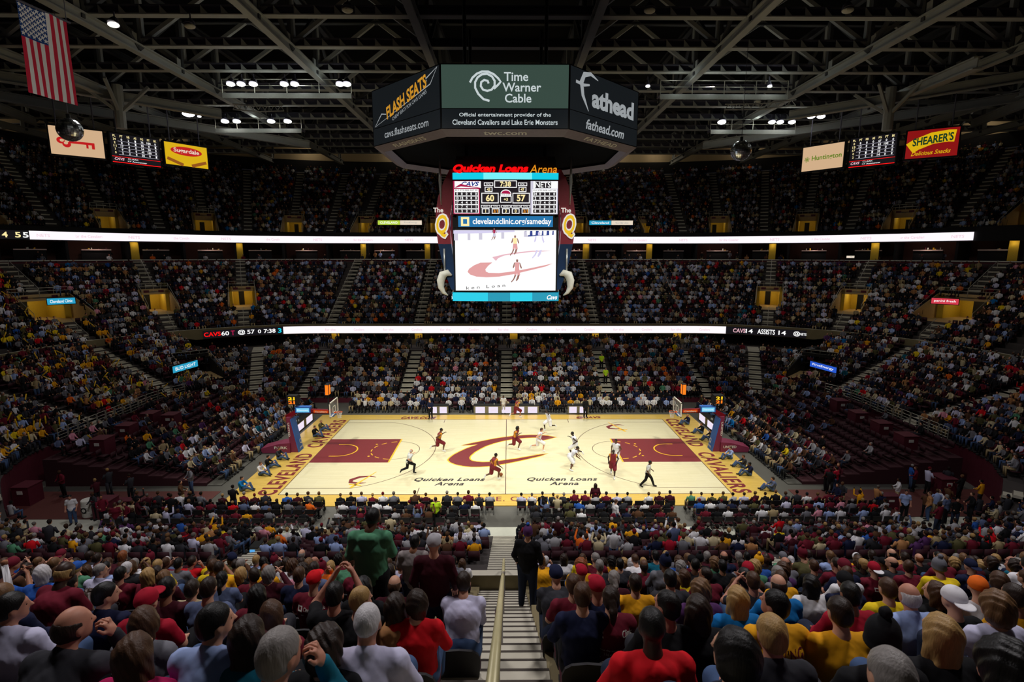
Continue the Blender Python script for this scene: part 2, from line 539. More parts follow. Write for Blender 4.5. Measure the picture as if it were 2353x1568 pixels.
tag(mb.obj('apron_lettering', court), 'wine-red lettering on the golden apron'); mb = MB()
text(mb, '@CAVS', (7.6, 8.12, 0.004), U, V, M_WINE, w=2.3, h=0.7, bold=0.05, spacing=1.1, shear=0.2)
tag(mb.obj('apron_lettering', court), 'wine-red lettering on the golden apron'); mb = MB()
text(mb, 'ALL FOR ONE. ONE FOR ALL.', (0.1, -8.25, 0.004), U, V, M_WINE, w=11.2, h=0.62, bold=0.01, spacing=1.1)
tag(mb.obj('apron_lettering', court), 'wine-red lettering on the golden apron')

# ---------------------------------------------------------------- seating bowl
def rays(extra=()):
    """list of radial lines round the bowl, anticlockwise from the middle of the far side's right end; each (order, spec)"""
    L = []
    for i in range(23): L.append((i / 22, ('x', 22 - 2.0 * i)))
    for i in range(1, 24): L.append((1 + i / 24, ('a', -90 * i / 24)))
    for i in range(0, 4): L.append((2 + i / 3, ('y', (-1, 4.5 - 3 * i))))
    for i in range(1, 24): L.append((3 + i / 24, ('b', -90 + 90 * i / 24)))
    for i in range(0, 23): L.append((4 + i / 22, ('n', -22 + 2.0 * i)))
    for i in range(1, 24): L.append((5 + i / 24, ('b', 90 * i / 24)))
    for i in range(0, 4): L.append((6 + i / 3, ('y', (1, -4.5 + 3 * i))))
    for i in range(1, 24): L.append((7 + i / 24, ('a', 90 - 90 * i / 24)))
    return L
def order(kind, val):
    if kind == 'x': return (22 - val) / 44
    if kind == 'n': return 4 + (val + 22) / 44
    if kind == 'a': return 1 - val / 90 if val < 0 else 7 + (90 - val) / 90
    if kind == 'b': return 3 + (val + 90) / 90 if val < 0 else 5 + val / 90
    return (2 + (4.5 - val[1]) / 9) if val[0] < 0 else (6 + (val[1] + 4.5) / 9)
def spec_of(t):
    t = t % 8
    k = int(t); q = t - k
    return [('x', 22 - 44 * q), ('a', -90 * q - 1e-6), ('y', (-1, 4.5 - 9 * q)), ('b', -90 + 90 * q - 1e-6), ('n', -22 + 44 * q), ('b', 90 * q + 1e-6), ('y', (1, -4.5 + 9 * q)), ('a', 90 - 90 * q + 1e-6)][k]
def P(t, o):
    k, v = spec_of(t)
    return ray_pt(k, v, o)
def half_t(t, o, w):
    """change of t that moves w metres sideways at offset o"""
    k = int(t % 8)
    return w / 44 if k in (0, 4) else w / 9 if k in (2, 6) else w / (PI / 2 * (RC0 + o))
# openings (vomitories): tier, t, first row, last row, half width
AIS2 = [order('x', 0), order('x', 11), order('x', -11)] + [order('x', 22) + 0.0001, order('x', -22) - 0.0001] + [order('a', a) for a in (-26, 26, -45, 45, -66, 66)] + \
       [order('y', (-1, 4.4)), order('y', (1, 4.4)), order('y', (-1, -4.4)), order('y', (1, -4.4)), order('b', -66), order('b', 66), order('b', -40), order('b', 40), order('n', 0)]
VOM2 = [(order('a', a), 4, 8, 1.5 if abs(a) < 60 else 2.6) for a in (-26, 26, -45, 45, -66, 66)]
VOM1 = [(order('a', a), 3, 7, 1.7) for a in (-45, 45)]
VOM3 = [(order('x', v), 0, 4, 1.3) for v in (0, 11, -11, 21.9, -21.9)] + [(order('a', a), 0, 4, 1.4) for a in (-15, 15, -32, 32, -48, 48)] + [(order('a', a), 0, 4, 2.2) for a in (-67, 67)]
AIS1 = [order('x', v) for v in (0, 10.5, -10.5, 21.0, -21.0)] + [order('a', a) for a in (-22, 22, -66, 66)] + [order('y', (-1, 0)), order('y', (1, 0)), order('b', -45), order('b', 45), order('n', 0), order('n', -10.5), order('n', 10.5), order('n', 21), order('n', -21)]
AIS3 = [v[0] for v in VOM3] + [order('a', a) for a in (-7, 7, -24, 24, -40, 40, -57, 57)]

def in_vom(V, t, o, k, pad=0.0):
    for (vt, r0, r1, hw) in V:
        if r0 <= k <= r1 and abs(t - vt) < half_t(vt, o, hw + pad): return True
    return False
def terrace(name, rows, V, m):
    """rows: list of (o, zfun) treads; one stepped mesh"""
    base = [t for t, _ in rays()]
    for (vt, r0, r1, hw) in V:
        oo = rows[r0][0]
        e = half_t(vt, oo + 2, hw)
        base = [b for b in base if abs(b - vt) > e + 1e-4] + [vt - e, vt + e]
    ts = sorted(set(base)) ; ts = ts + [ts[0] + 8]
    mb = MB()
    prev = None
    for k, (o, zf, d) in enumerate(rows):
        A = [P(t, o) for t in ts]; B = [P(t, o + d) for t in ts]
        za = [zf(p) for p in A]
        if k + 1 < len(rows): zn = [rows[k + 1][1](p) for p in B]
        else: zn = za
        n = len(ts)
        vs = [(p[0], p[1], z) for p, z in zip(A, za)] + [(p[0], p[1], z) for p, z in zip(B, za)] + [(p[0], p[1], z) for p, z in zip(B, zn)]
        fs = []
        for i in range(n - 1):
            tm = (ts[i] + ts[i + 1]) / 2
            if in_vom(V, tm, o + 2, k): continue
            fs.append((i + 1, i, n + i, n + i + 1))
            fs.append((n + i + 1, n + i, 2 * n + i, 2 * n + i + 1))
        mb.add(vs, fs, m)
    return mb.obj(name)
ROWS1 = [(0.4 + PITCH_ROW * k, (lambda x, o=0.4 + PITCH_ROW * k: zlow1(o, x)), PITCH_ROW) for k in range(14)]
ROWS1.append((12.3, lambda x: zlow1(12.3, x), 4.8))
ROWS2 = [(O2 + PITCH_ROW * k, (lambda x, k=k: Z2 + RISE2 * k), PITCH_ROW) for k in range(N2)]
ROWS3 = [(O3 + PITCH_ROW * k, (lambda x, k=k: Z3 + RISE3 * k), PITCH_ROW) for k in range(N3)]
M_TER = mat('terrace_concrete', (70, 64, 62), 0.9, vary=0.2, scale=1.2)
struct(terrace('floor_lower_stand', ROWS1, VOM1, M_TER))
struct(terrace('floor_middle_stand', ROWS2, VOM2 + [(order('n', 0), 0, 16, 0.62)], M_TER))
struct(terrace('floor_upper_stand', ROWS3, VOM3, M_TER))
def band(name, o0, za, o1, zb, m, t0=0, t1=8, n=150, both=False):
    mb = MB()
    ts = [t0 + (t1 - t0) * i / n for i in range(n + 1)]
    A = [P(t, o0) for t in ts]; B = [P(t, o1) for t in ts]
    f = (lambda z, p: z(p[0])) if True else None
    za_ = za if callable(za) else (lambda x: za); zb_ = zb if callable(zb) else (lambda x: zb)
    mb.strip([(p[0], p[1], za_(p)) for p in A], [(p[0], p[1], zb_(p)) for p in B], m)
    return struct(mb.obj(name))
# lower rim wall from the floor up to the first row (dasher boards)
band('wall_rink_boards', 0.4, -0.05, 0.4, lambda x: zlow1(0.4, x), M_MAROON)
# wall under the middle stand, its soffit, its fascia and its parapet
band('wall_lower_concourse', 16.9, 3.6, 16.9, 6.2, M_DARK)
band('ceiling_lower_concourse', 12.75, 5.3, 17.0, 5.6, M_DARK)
mb = MB()
N = 200
ts = [8 * i / N for i in range(N + 1)]
def zlow(p): return 5.25 if wend(p) < .5 else 5.6
for (o0, za, o1, zb, m) in ((12.62, None, 12.62, 6.45, M_OLIVE), (12.62, 6.45, 12.86, 6.45, M_STEP_FAR), (12.86, 6.45, 12.86, 5.98, M_OLIVE)):
    A = [P(t, o0) for t in ts]; B = [P(t, o1) for t in ts]
    mb.strip([(p[0], p[1], zlow(p) if za is None else za) for p in A], [(p[0], p[1], zb) for p in B], m)
struct(mb.obj('wall_parapet'))
# suite level
band('wall_suite_front', 27.35, 13.6, 27.35, 14.2, M_MAROON)
band('trim_suite_ledge', 27.2, 14.22, 27.55, 14.22, M_WHITE)
band('trim_suite_ledge_edge', 27.2, 14.12, 27.2, 14.24, M_WHITE)
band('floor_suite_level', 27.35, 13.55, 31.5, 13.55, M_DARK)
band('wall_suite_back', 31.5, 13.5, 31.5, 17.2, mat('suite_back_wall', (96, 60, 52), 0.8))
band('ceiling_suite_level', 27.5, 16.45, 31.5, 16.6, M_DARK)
# upper deck fascia, back wall
band('wall_upper_fascia', 27.55, 16.45, 27.55, 18.1, M_DARK)
band('trim_upper_parapet', 27.5, 18.1, 28.2, 18.1, M_STEELD)
band('wall_upper_back', 46.2, 29.2, 46.2, 31.2, M_DARK)
band('wall_clerestory', 46.4, 30.3, 47.2, 33.4, M_BEIGE)
for t in [.05 + i * .18 for i in range(6)] + [7.95 - i * .18 for i in range(6)] + [1.15, 1.4, 1.65, 6.85, 6.6, 6.35]:  # unseen point lights added under the roof to lift the clerestory wall
    p = P(t, 44.6)
    d = bpy.data.lights.new('clerestory_fill_light', 'POINT'); d.energy = 75; d.color = (1, .88, .66); d.shadow_soft_size = .4
    l = bpy.data.objects.new('clerestory_fill_light', d); COL.objects.link(l); l.location = (p[0], p[1], 33.2)
band('wall_high', 47.2, 33.4, 47.2, 43, M_ROOF)
mb = MB(); mb.box((-82, -64, 42), (82, 66, 42.4), M_ROOF)
struct(mb.obj('ceiling'))

# ---------------------------------------------------------------- aisles
def aisle(name, t, rows, k0, k1, half, m, V=(), dz=0.0):
    mb = MB()
    for k in range(k0, k1):
        o, zf, d = rows[k]
        if in_vom(V, t, o + 2, k): continue
        for j in (0, 1):
            p = P(t, o + d * j / 2); q = P(t, o + d * (j + 1) / 2)
            z = zf(p); zn = rows[k + 1][1](p) if k + 1 < len(rows) else z + 0.25
            zz = z + 0.004 + dz + (zn - z) * j / 2
            tx, ty = -p[3], p[2]
            w = half
            lo = [(p[0] + tx * w, p[1] + ty * w), (p[0] - tx * w, p[1] - ty * w), (q[0] - tx * w, q[1] - ty * w), (q[0] + tx * w, q[1] + ty * w)]
            mb.prism([(x, y, zz - 0.16) for x, y in lo], (0, 0, 0.16), m)
            n = 0.035
            e = [(p[0] + tx * w, p[1] + ty * w), (p[0] - tx * w, p[1] - ty * w), (p[0] - tx * w + p[2] * n, p[1] - ty * w + p[3] * n), (p[0] + tx * w + p[2] * n, p[1] + ty * w + p[3] * n)]
            mb.poly([(x, y, zz + 0.003) for x, y in e], M_NOSE)
    if mb.v:
        struct(mb.obj(name))
for t in AIS1:
    side = int(t) in (0, 4)
    aisle('floor_lower_aisle', t, ROWS1, 0, 10 if side else 14, 0.62, M_STEP, VOM1)
for t in AIS2:
    if abs(t - order('n', 0)) < 1e-6:
        aisle('floor_near_aisle', t, ROWS2, 0, 17, 0.61, M_STEP, (), -0.1)
    else:
        aisle('floor_middle_aisle', t, ROWS2, 0, 17, 0.6, M_STEP_FAR, VOM2)
for t in AIS3:
    aisle('floor_upper_aisle', t, ROWS3, 0, 21, 0.55, M_STEP_FAR, VOM3)
# bare olive treads either side of the near stairs
mb = MB()
for k in range(N2):
    o, zf, d = ROWS2[k]; y0 = -HY - o; z = zf(0)
    for s in (-1, 1):
        mb.box((min(s * 0.615, s * 1.3), y0 - d, z - 0.5), (max(s * 0.615, s * 1.3), y0, z + 0.006), M_OLIVE)
struct(mb.obj('floor_near_row_ends'))

# ---------------------------------------------------------------- vomitories: yellow corridors opening into the stands
def vomitory(t, rows, r0, r1, hw, lit, name='doorway', wall=None, watts=26, door=True):
    wall = wall or M_YELLOW
    o0 = rows[r0][0]; o1 = rows[r1][0] + rows[r1][2]
    p = P(t, o0); nx, ny = p[2], p[3]; tx, ty = -ny, nx
    zb = rows[r0][1](p); zt = rows[min(r1 + 1, len(rows) - 1)][1](P(t, o1))
    mb = MB()
    def pt(o, s, z):
        q = P(t, o); return (q[0] + tx * s, q[1] + ty * s, z)
    D = o1 + 3.4
    mb.poly([pt(o0, -hw, zb), pt(o0, hw, zb), pt(D, hw, zb), pt(D, -hw, zb)], M_TAN)
    for s in (-1, 1):
        w = s * hw
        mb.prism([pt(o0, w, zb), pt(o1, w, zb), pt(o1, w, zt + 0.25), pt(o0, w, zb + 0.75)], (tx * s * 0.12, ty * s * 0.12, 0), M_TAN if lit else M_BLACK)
        # corridor walls inset
        w2 = s * hw * 0.78
        mb.poly([pt(o1, w2, zb), pt(D, w2, zb), pt(D, w2, zb + 2.3), pt(o1, w2, zb + 2.3)], wall)
        a, b = sorted((w, w2))
        mb.prism([pt(o1, a, zb), pt(o1, b, zb), pt(o1, b, zt + 0.2), pt(o1, a, zt + 0.2)], (nx * 0.1, ny * 0.1, 0), wall)
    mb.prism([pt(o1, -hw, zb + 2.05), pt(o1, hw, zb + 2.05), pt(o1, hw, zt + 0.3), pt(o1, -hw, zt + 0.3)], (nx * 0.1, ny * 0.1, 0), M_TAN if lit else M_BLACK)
    mb.poly([pt(D, -hw, zb), pt(D, hw, zb), pt(D, hw, zb + 2.4), pt(D, -hw, zb + 2.4)], wall)
    mb.poly([pt(o1, -hw, zb + 2.35), pt(o1, hw, zb + 2.35), pt(D, hw, zb + 2.35), pt(D, -hw, zb + 2.35)], wall)
    if door:
        rect_w = hw * 0.22
        mb.prism([pt(D - 0.06, 0.1 * hw - rect_w, zb), pt(D - 0.06, 0.1 * hw + rect_w, zb), pt(D - 0.06, 0.1 * hw + rect_w, zb + 1.95), pt(D - 0.06, 0.1 * hw - rect_w, zb + 1.95)], (-nx * 0.03, -ny * 0.03, 0), M_BLACK)
    o = struct(mb.obj(name))
    if lit:
        d = bpy.data.lights.new('corridor_light', 'POINT'); d.energy = watts; d.color = (1, 0.95, 0.72); d.shadow_soft_size = 0.3
        l = bpy.data.objects.new('corridor_light', d); COL.objects.link(l); l.location = pt(o1 + 1.4, 0, zb + 2.05)
    # number plates and rail above the opening
    rb = MB()
    for s in (-0.5, 0.5):
        c = Vector(pt(o1 - 0.03, s * hw, zt + 0.02))
        rb.prism([c + Vector((tx * a, ty * a, b)) for a, b in ((-.28, -.14), (.28, -.14), (.28, .14), (-.28, .14))], (nx * 0.02, ny * 0.02, 0), M_MAROON)
    for h in (0.62, 0.95):
        rb.tube([pt(o1 + 0.1, -hw, zt + h), pt(o1 + 0.1, hw, zt + h)], 0.028, M_RAIL, 6)
    for q in range(5):
        s = -hw + 2 * hw * q / 4
        rb.tube([pt(o1 + 0.1, s, zt + 0.2), pt(o1 + 0.1, s, zt + 0.95)], 0.025, M_RAIL, 6)
    for s in (-hw, hw):
        rb.tube([pt(o0, s, zb + 0.75), pt(o0, s, zb + 1.15), pt(o1, s, zt + 0.95)], 0.028, M_RAIL, 6)
    ob = rb.obj('guard_rail')
    return o, ob, pt, zb, zt, o1
def where(t):
    p = P(t, 15)
    side = 'left' if p[0] < -1 else 'right' if p[0] > 1 else 'centre'
    return p[0], p[1], side
ORD = ['first', 'second', 'third', 'fourth', 'fifth', 'sixth', 'seventh', 'eighth', 'ninth', 'tenth', 'eleventh', 'twelfth', 'thirteenth', 'fourteenth', 'fifteenth', 'sixteenth', 'seventeenth', 'eighteenth', 'nineteenth', 'twentieth']
VPT = {}
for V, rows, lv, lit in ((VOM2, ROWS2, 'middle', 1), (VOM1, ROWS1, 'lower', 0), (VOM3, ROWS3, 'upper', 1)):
    for side in ('left', 'right', 'centre'):
        L = sorted([v for v in V if where(v[0])[2] == side], key=lambda v: abs(where(v[0])[0]))
        for i, (t, r0, r1, hw) in enumerate(L):
            w = {2: 30, 3: 10}[2 if lv == 'middle' else 3]
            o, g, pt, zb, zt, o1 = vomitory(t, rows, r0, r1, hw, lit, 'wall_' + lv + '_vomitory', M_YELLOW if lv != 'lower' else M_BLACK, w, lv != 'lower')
            VPT[(lv, side, i)] = (pt, zb, zt, o1, hw)
            place = 'over the centre opening of the upper deck' if side == 'centre' else 'over the %s opening %s of centre in the %s stand' % (ORD[i], side, lv)
            tag(g, 'grey steel guard rail ' + place, 'railing', 'guard rails over the stand openings')

# yellow stair doors at the back of the lower concourse
mb = MB()
for x in (-22.5, -11.6, 11.6, 22.5, 0.9):
    mb.box((x - 0.5, HY + 16.6, 3.7), (x + 0.5, HY + 16.8, 5.6), M_YELLOW)
    d = bpy.data.lights.new('concourse_light', 'POINT'); d.energy = 30; d.color = (1, 0.8, 0.45); d.shadow_soft_size = 0.2
    l = bpy.data.objects.new('concourse_light', d); COL.objects.link(l); l.location = (x, HY + 15.8, 5.2)
struct(mb.obj('wall_concourse_doors'))

# ---------------------------------------------------------------- suites: partitions, counters
mb = MB()
ts_ = [i * 8 / 74 for i in range(75)]
for t in ts_:
    a = P(t, 27.7); b = P(t, 31.4)
    if a[1] < -10: continue
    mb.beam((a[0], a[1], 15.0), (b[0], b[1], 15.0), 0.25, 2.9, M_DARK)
struct(mb.obj('wall_suite_partitions'))
mb = MB()
for t0 in [order('x', v) for v in (11.9, -11.9, 21.5, -21.5)] + [order('a', a) for a in (-26, 26, -45, 45, -66, 66)]:
    a = P(t0 - half_t(t0, 29, .45), 28.6); b = P(t0 + half_t(t0, 29, .45), 28.6)
    mb.beam((a[0], a[1], 15.0), (b[0], b[1], 15.0), 0.3, 2.9, M_YELLOW)
    d = bpy.data.lights.new('suite_door_light', 'POINT'); d.energy = 8; d.color = (1, .8, .45); d.shadow_soft_size = .1
    e = P(t0, 28.0); l = bpy.data.objects.new('suite_door_light', d); COL.objects.link(l); l.location = (e[0], e[1], 16.2)
struct(mb.obj('wall_suite_doors'))
M_COUNT = mat('pale_counter', (236, 206, 200), 0.5)
nside = {'left': 0, 'right': 0}
for i in range(74):
    t = (i + 0.5) * 8 / 74
    c = P(t, 28.9)
    if c[1] < -6 or abs(c[0]) < 5: continue
    side = 'left' if c[0] < 0 else 'right'
    n = half_t(t, 28.9, 1.5)
    a = P(t - n, 28.9); b = P(t + n, 28.9)
    mb = MB(); mb.beam((a[0], a[1], 15.45), (b[0], b[1], 15.45), 0.5, 0.13, M_COUNT); mb.beam((a[0], a[1], 14.5), (b[0], b[1], 14.5), 0.1, 1.8, M_DARK)
    for q in range(rng.integers(2, 7)):
        f = rng.uniform(0.1, 0.9); r = rng.uniform(0.04, 0.09)
        mb.tube([(a[0] + (b[0] - a[0]) * f, a[1] + (b[1] - a[1]) * f, 15.5), (a[0] + (b[0] - a[0]) * f, a[1] + (b[1] - a[1]) * f, 15.5 + rng.uniform(0.1, 0.3))], r, [M_WHITE, M_MAROON, M_GOLD][q % 3], 6)
    struct(mb.obj('trim_suite_counter'))
    if i % 2 == 0:
        d = bpy.data.lights.new('suite_pendant_light', 'POINT'); d.energy = 26; d.color = (1, 0.76, 0.66); d.shadow_soft_size = 0.08
        l = bpy.data.objects.new('suite_pendant_light', d); COL.objects.link(l); e = P(t, 28.15); l.location = (e[0], e[1], 16.1)

# ---------------------------------------------------------------- roof steel
def truss_y(X, zb, h):
    mb = MB()
    mb.ibeam((X, -34, zb), (X, 58, zb), 0.55, 0.75, M_STEEL, 0.1)
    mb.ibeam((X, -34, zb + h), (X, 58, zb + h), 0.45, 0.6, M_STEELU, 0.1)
    Y = -33.0; k = 0
    while Y < 57:
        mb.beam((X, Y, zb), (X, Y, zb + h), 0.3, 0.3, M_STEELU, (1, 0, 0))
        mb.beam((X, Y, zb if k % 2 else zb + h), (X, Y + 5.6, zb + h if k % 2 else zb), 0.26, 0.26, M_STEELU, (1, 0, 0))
        mb.box((X - 0.06, Y - 0.7, zb + 0.2), (X + 0.06, Y + 0.7, zb + 1.1), M_STEEL)
        Y += 5.6; k += 1
    return struct(mb.obj('ceiling_main_truss'))
XT = (-63, -51.5, -40.5, -29.0, -17.0, -6.2, 6.2, 17.0, 29.0, 40.5, 51.5, 63)
for X in XT: truss_y(X, 30.9, 4.6)
def truss_x(Y, zb, h, x0=-75, x1=75, lit=0):
    mb = MB()
    mb.ibeam((x0, Y, zb), (x1, Y, zb), 0.5, 0.6, M_STEELD, 0.1)
    mb.beam((x0, Y, zb - 0.33), (x1, Y, zb - 0.33), 0.62, 0.08, M_STEEL)
    mb.ibeam((x0, Y, zb + h), (x1, Y, zb + h), 0.45, 0.6, M_STEELU, 0.1)
    for a, b in zip(XT[:-1], XT[1:]):
        m_ = (a + b) / 2
        if abs(m_) < 3: continue
        mb.beam((a, Y, zb), (a, Y, zb + h), 0.35, 0.35, M_STEEL, (0, 1, 0))
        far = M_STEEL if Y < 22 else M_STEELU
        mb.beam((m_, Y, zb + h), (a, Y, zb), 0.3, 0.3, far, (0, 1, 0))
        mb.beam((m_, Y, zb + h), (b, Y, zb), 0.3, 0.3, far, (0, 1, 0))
        x = a + 1.0
        while x < b:
            mb.prism([(x, Y - 0.3, zb - 0.3), (x + 0.5, Y - 0.3, zb - 0.3), (x, Y - 0.3, zb + 0.25)], (0, 0.05, 0), M_STEEL); x += 1.4
    return struct(mb.obj('ceiling_cross_truss'))
for Y in (-4.5, 1.1, 6.7, 12.3, 17.9, 23.5, 29.1, 34.7, 40.3, 45.9, 51.5): truss_x(Y, 31.6, 3.9)
# raking ring struts above the corners
for s in (-1, 1):
    for (a, b) in (((36, 4, 29.4), (46, 40, 33)), ((44, 0, 28.5), (58, 30, 31)), ((30, 20, 29.5), (62, 4, 32)), ((26, 34, 29.2), (56, 14, 30.8))):
        mb = MB(); mb.ibeam((s * a[0], a[1], a[2]), (s * b[0], b[1], b[2]), 0.6, 0.9, M_STEEL, 0.1)
        struct(mb.obj('ceiling_raking_beam'))
    mb = MB(); x, y = s * 37.5, 15.5
    mb.tube([(x, y, 27.0), (x, y, 31)], 0.45, M_STEEL, 10)
    for k in range(5):
        a = 2 * PI * k / 5
        mb.beam((x, y, 28.4), (x + 3 * math.cos(a), y + 3 * math.sin(a), 30.8), 0.25, 0.25, M_STEEL)
    struct(mb.obj('ceiling_node_post'))
def adopt(o, root):
    """parent a mesh that was built in world coordinates"""
    o.parent = root
    o.matrix_parent_inverse = root.matrix_basis.inverted()
    return o

# ================================================================ scoreboard
G_WHITE = glow('led_white', (255, 255, 255), 1.0, True)
G_RIB = glow('ribbon_white', (255, 246, 255), 1.05, True)
G_CYAN = glow('led_cyan', (20, 205, 232), 1.0)
G_CYANL = glow('led_pale_cyan', (120, 242, 250), 1.0)
G_TEAL = glow('led_teal', (8, 150, 180), 1.0)
G_BLUE = glow('led_blue', (18, 112, 170), 1.0)
G_DARK = glow('led_dark', (34, 28, 34), 1.0)
G_GREY = glow('led_grey', (206, 202, 220), 1.0)
G_MAR = glow('led_maroon', (170, 24, 74), 1.0)
G_AMB = glow('led_amber', (255, 236, 170), 1.0)
G_RED = glow('neon_red', (255, 10, 14), 1.1)
G_ORNG = glow('neon_orange', (240, 150, 30), 0.9)
G_PINK = glow('led_pink', (232, 182, 194), 1.0)
G_ROSE = glow('led_rose', (226, 160, 160), 1.0)
G_SKIN = glow('led_brown', (150, 105, 95), 1.0)
G_LAV = glow('led_lavender', (214, 208, 240), 1.0)
G_NAVY = glow('led_navy', (40, 60, 140), 1.0)
G_AD = glow('backlit_green_film', (56, 74, 66), 1.0)
G_ADB = glow('backlit_black_film', (20, 24, 27), 1.0)
G_ADT = glow('backlit_letters', (196, 206, 208), 1.0)
G_ADT2 = glow('backlit_letters_dim', (150, 155, 158), 1.0)
G_ADG = glow('backlit_gold', (196, 138, 40), 1.0)
M_CHASSIS = mat('scoreboard_black', (13, 13, 16), 0.6)
M_SOFFIT = mat('scoreboard_soffit', (7, 7, 8), 0.95, spec=0.1)
M_LILAC = mat('scoreboard_lilac_trim', (128, 118, 130), 0.6)
sb = empty('scoreboard', (0, 0, 11.9))
tag(sb, 'huge hanging octagonal scoreboard with lit video screens above midcourt', 'scoreboard')
X_, Z_ = Vector((1, 0, 0)), Vector((0, 0, 1))
# core
mb = MB()
mb.box((-3.2, -3.2, 12.3), (3.2, 3.2, 21.2), M_CHASSIS)
for sx in (-1, 1):
    for sy in (-1, 1):
        mb.tube([(sx * 2.6, sy * 2.6, 21), (sx * 2.6, sy * 2.6, 31)], 0.12, M_CHASSIS, 8)
        mb.beam((sx * 3.0, sy * 3.0, 12.2), (sx * 3.0, sy * 3.0, 21.0), 0.5, 0.5, M_CHASSIS, (0, 1, 0))
adopt(mb.obj('chassis'), sb)
# four faces: 0 = towards the camera
def fpx(px, py):   # picture of the front face, metres across and up
    p = at_y(px, py, -3.5); return p.x, p.z
for f in range(4):
    R = Matrix.Rotation(f * PI / 2, 4, 'Z')
    u = R @ X_; n = R @ Vector((0, -1, 0))
    o = n * 3.5
    def bx(mb, x0, x1, z0, z1, m, lift=0.0): rect(mb, o, u, Z_, x0, x1, z0, z1, m, lift)
    # statistics board
    mb = MB()
    mb.prism([o + u * a + Z_ * b for a, b in ((-3.42, 17.5), (3.42, 17.5), (3.42, 19.66), (-3.42, 19.66))], -n * 0.3, M_CHASSIS)
    bx(mb, -3.4, -1.68, 17.52, 19.62, G_MAR, .004); bx(mb, -1.68, 1.62, 17.52, 19.62, G_DARK, .004); bx(mb, 1.62, 3.4, 17.52, 19.62, G_GREY, .004)
    bx(mb, -3.33, -1.75, 17.57, 19.1, G_WHITE, .008); bx(mb, 1.75, 3.33, 17.57, 19.1, G_WHITE, .008)
    bx(mb, -3.3, -1.6, 19.17, 19.6, G_WHITE, .008); bx(mb, 1.8, 3.38, 19.14, 19.6, G_WHITE, .008)
    text(mb, 'CAVS', o + u * -2.3 + Z_ * 19.43, u, Z_, G_NAVY, w=1.15, h=0.28, shear=0.3, bold=0.03, lift=.012)
    ringband(mb, o, u, Z_, [(-3.25, 19.2), (-2.9, 19.35), (-2.4, 19.27), (-1.65, 19.17)], [.05, .16, .08, .03], G_MAR, .013)
    bx(mb, 1.9, 2.95, 19.17, 19.58, G_DARK, .012)
    text(mb, 'NETS', o + u * 2.42 + Z_ * 19.38, u, Z_, G_WHITE, w=1.0, h=0.36, bold=0.02, lift=.016)
    left = [['0', '0', '0', '0', '0'], ['13', '12', '0', '0', '0'], ['17', '4', '4', '0', '0'], ['0', '7', '4', '1', '1'], ['2', '2', '2', '0', '2']]
    right = [['34', '0', '2', '1', '0'], ['2', '0', '0', '0', '2'], ['11', '17', '4', '0', '1'], ['7', '8', '0', '3', '0'], ['0', '0', '0', '0', '2']]
    for tbl, x0 in ((left, -3.33), (right, 1.75)):
        text(mb, 'PLY PTS REB AST PF', o + u * (x0 + 0.79) + Z_ * 19.03, u, Z_, G_DARK, w=1.45, h=0.08, bold=0.01, lift=.012)
        for r, row in enumerate(tbl):
            z = 18.8 - r * 0.272
            bx(mb, x0 + .05, x0 + 1.53, z - .1, z + .11, G_DARK, .012)
            for c, d in enumerate(row):
                text(mb, d, o + u * (x0 + 0.19 + c * 0.305) + Z_ * (z + .005), u, Z_, G_WHITE, h=0.16, bold=0.03, lift=.016)
    def cell(x0, x1, z0, z1, t, hh, m=G_AMB):
        bx(mb, x0 - .05, x1 + .05, z0 - .05, z1 + .05, G_WHITE, .010); bx(mb, x0, x1, z0, z1, G_DARK, .014)
        text(mb, t, o + u * (x0 + x1) / 2 + Z_ * (z0 + z1) / 2, u, Z_, m, h=hh, bold=0.03, lift=.018)
    cell(-0.68, 0.68, 19.24, 19.6, '7:38', 0.32)
    cell(-1.52, -0.5, 18.26, 18.82, '60', 0.42); cell(0.5, 1.52, 18.26, 18.82, '57', 0.42)
    cell(-1.3, -0.9, 18.97, 19.2, '43', 0.18); cell(0.9, 1.3, 18.97, 19.2, '47', 0.18)
    cell(-0.3, 0.34, 18.3, 18.62, '+3', 0.2)
    disc(mb, o + u * .02 + Z_ * 18.78, u, Z_, .36, .3, G_WHITE, .010, 20, 0, PI); disc(mb, o + u * .02 + Z_ * 18.8, u, Z_, .3, .22, G_MAR, .014, 20, 0, PI)
    bx(mb, -.33, .37, 18.68, 18.8, G_WHITE, .016); text(mb, 'THE DIFF', o + u * .02 + Z_ * 18.74, u, Z_, G_DARK, w=.55, h=.07, lift=.02)
    for x, t in ((-1.1, 'FOL'), (1.1, 'FOL')):
        bx(mb, x - .3, x + .3, 19.3, 19.52, G_WHITE, .010); bx(mb, x - .26, x + .26, 19.34, 19.48, G_DARK, .014)
        text(mb, t, o + u * x + Z_ * 19.41, u, Z_, G_WHITE, w=.3, h=.1, lift=.018)
    for x, t, lab in ((-1.3, '1', 'FOULS'), (-.65, '3/1', 'TOL'), (.02, '3', 'PERIOD'), (.66, '0', 'FOULS'), (1.3, '3/1', 'TOL')):
        cell(x - .2, x + .2, 17.6, 17.84, t, .2, G_AMB if '/' not in t else G_ORNG)
        bx(mb, x - .3, x + .3, 17.92, 18.1, G_WHITE, .010); bx(mb, x - .26, x + .26, 17.95, 18.07, G_DARK, .014)
        text(mb, lab, o + u * x + Z_ * 18.01, u, Z_, G_WHITE, w=.34, h=.09, lift=.018)
    adopt(mb.obj('statistics_board'), sb)
    # web address strip
    mb = MB()
    mb.prism([o + u * a + Z_ * b for a, b in ((-3.2, 16.66), (3.2, 16.66), (3.2, 17.44), (-3.2, 17.44))], -n * 0.3, M_CHASSIS)
    bx(mb, -3.1, 3.1, 16.7, 17.4, G_BLUE, .004)
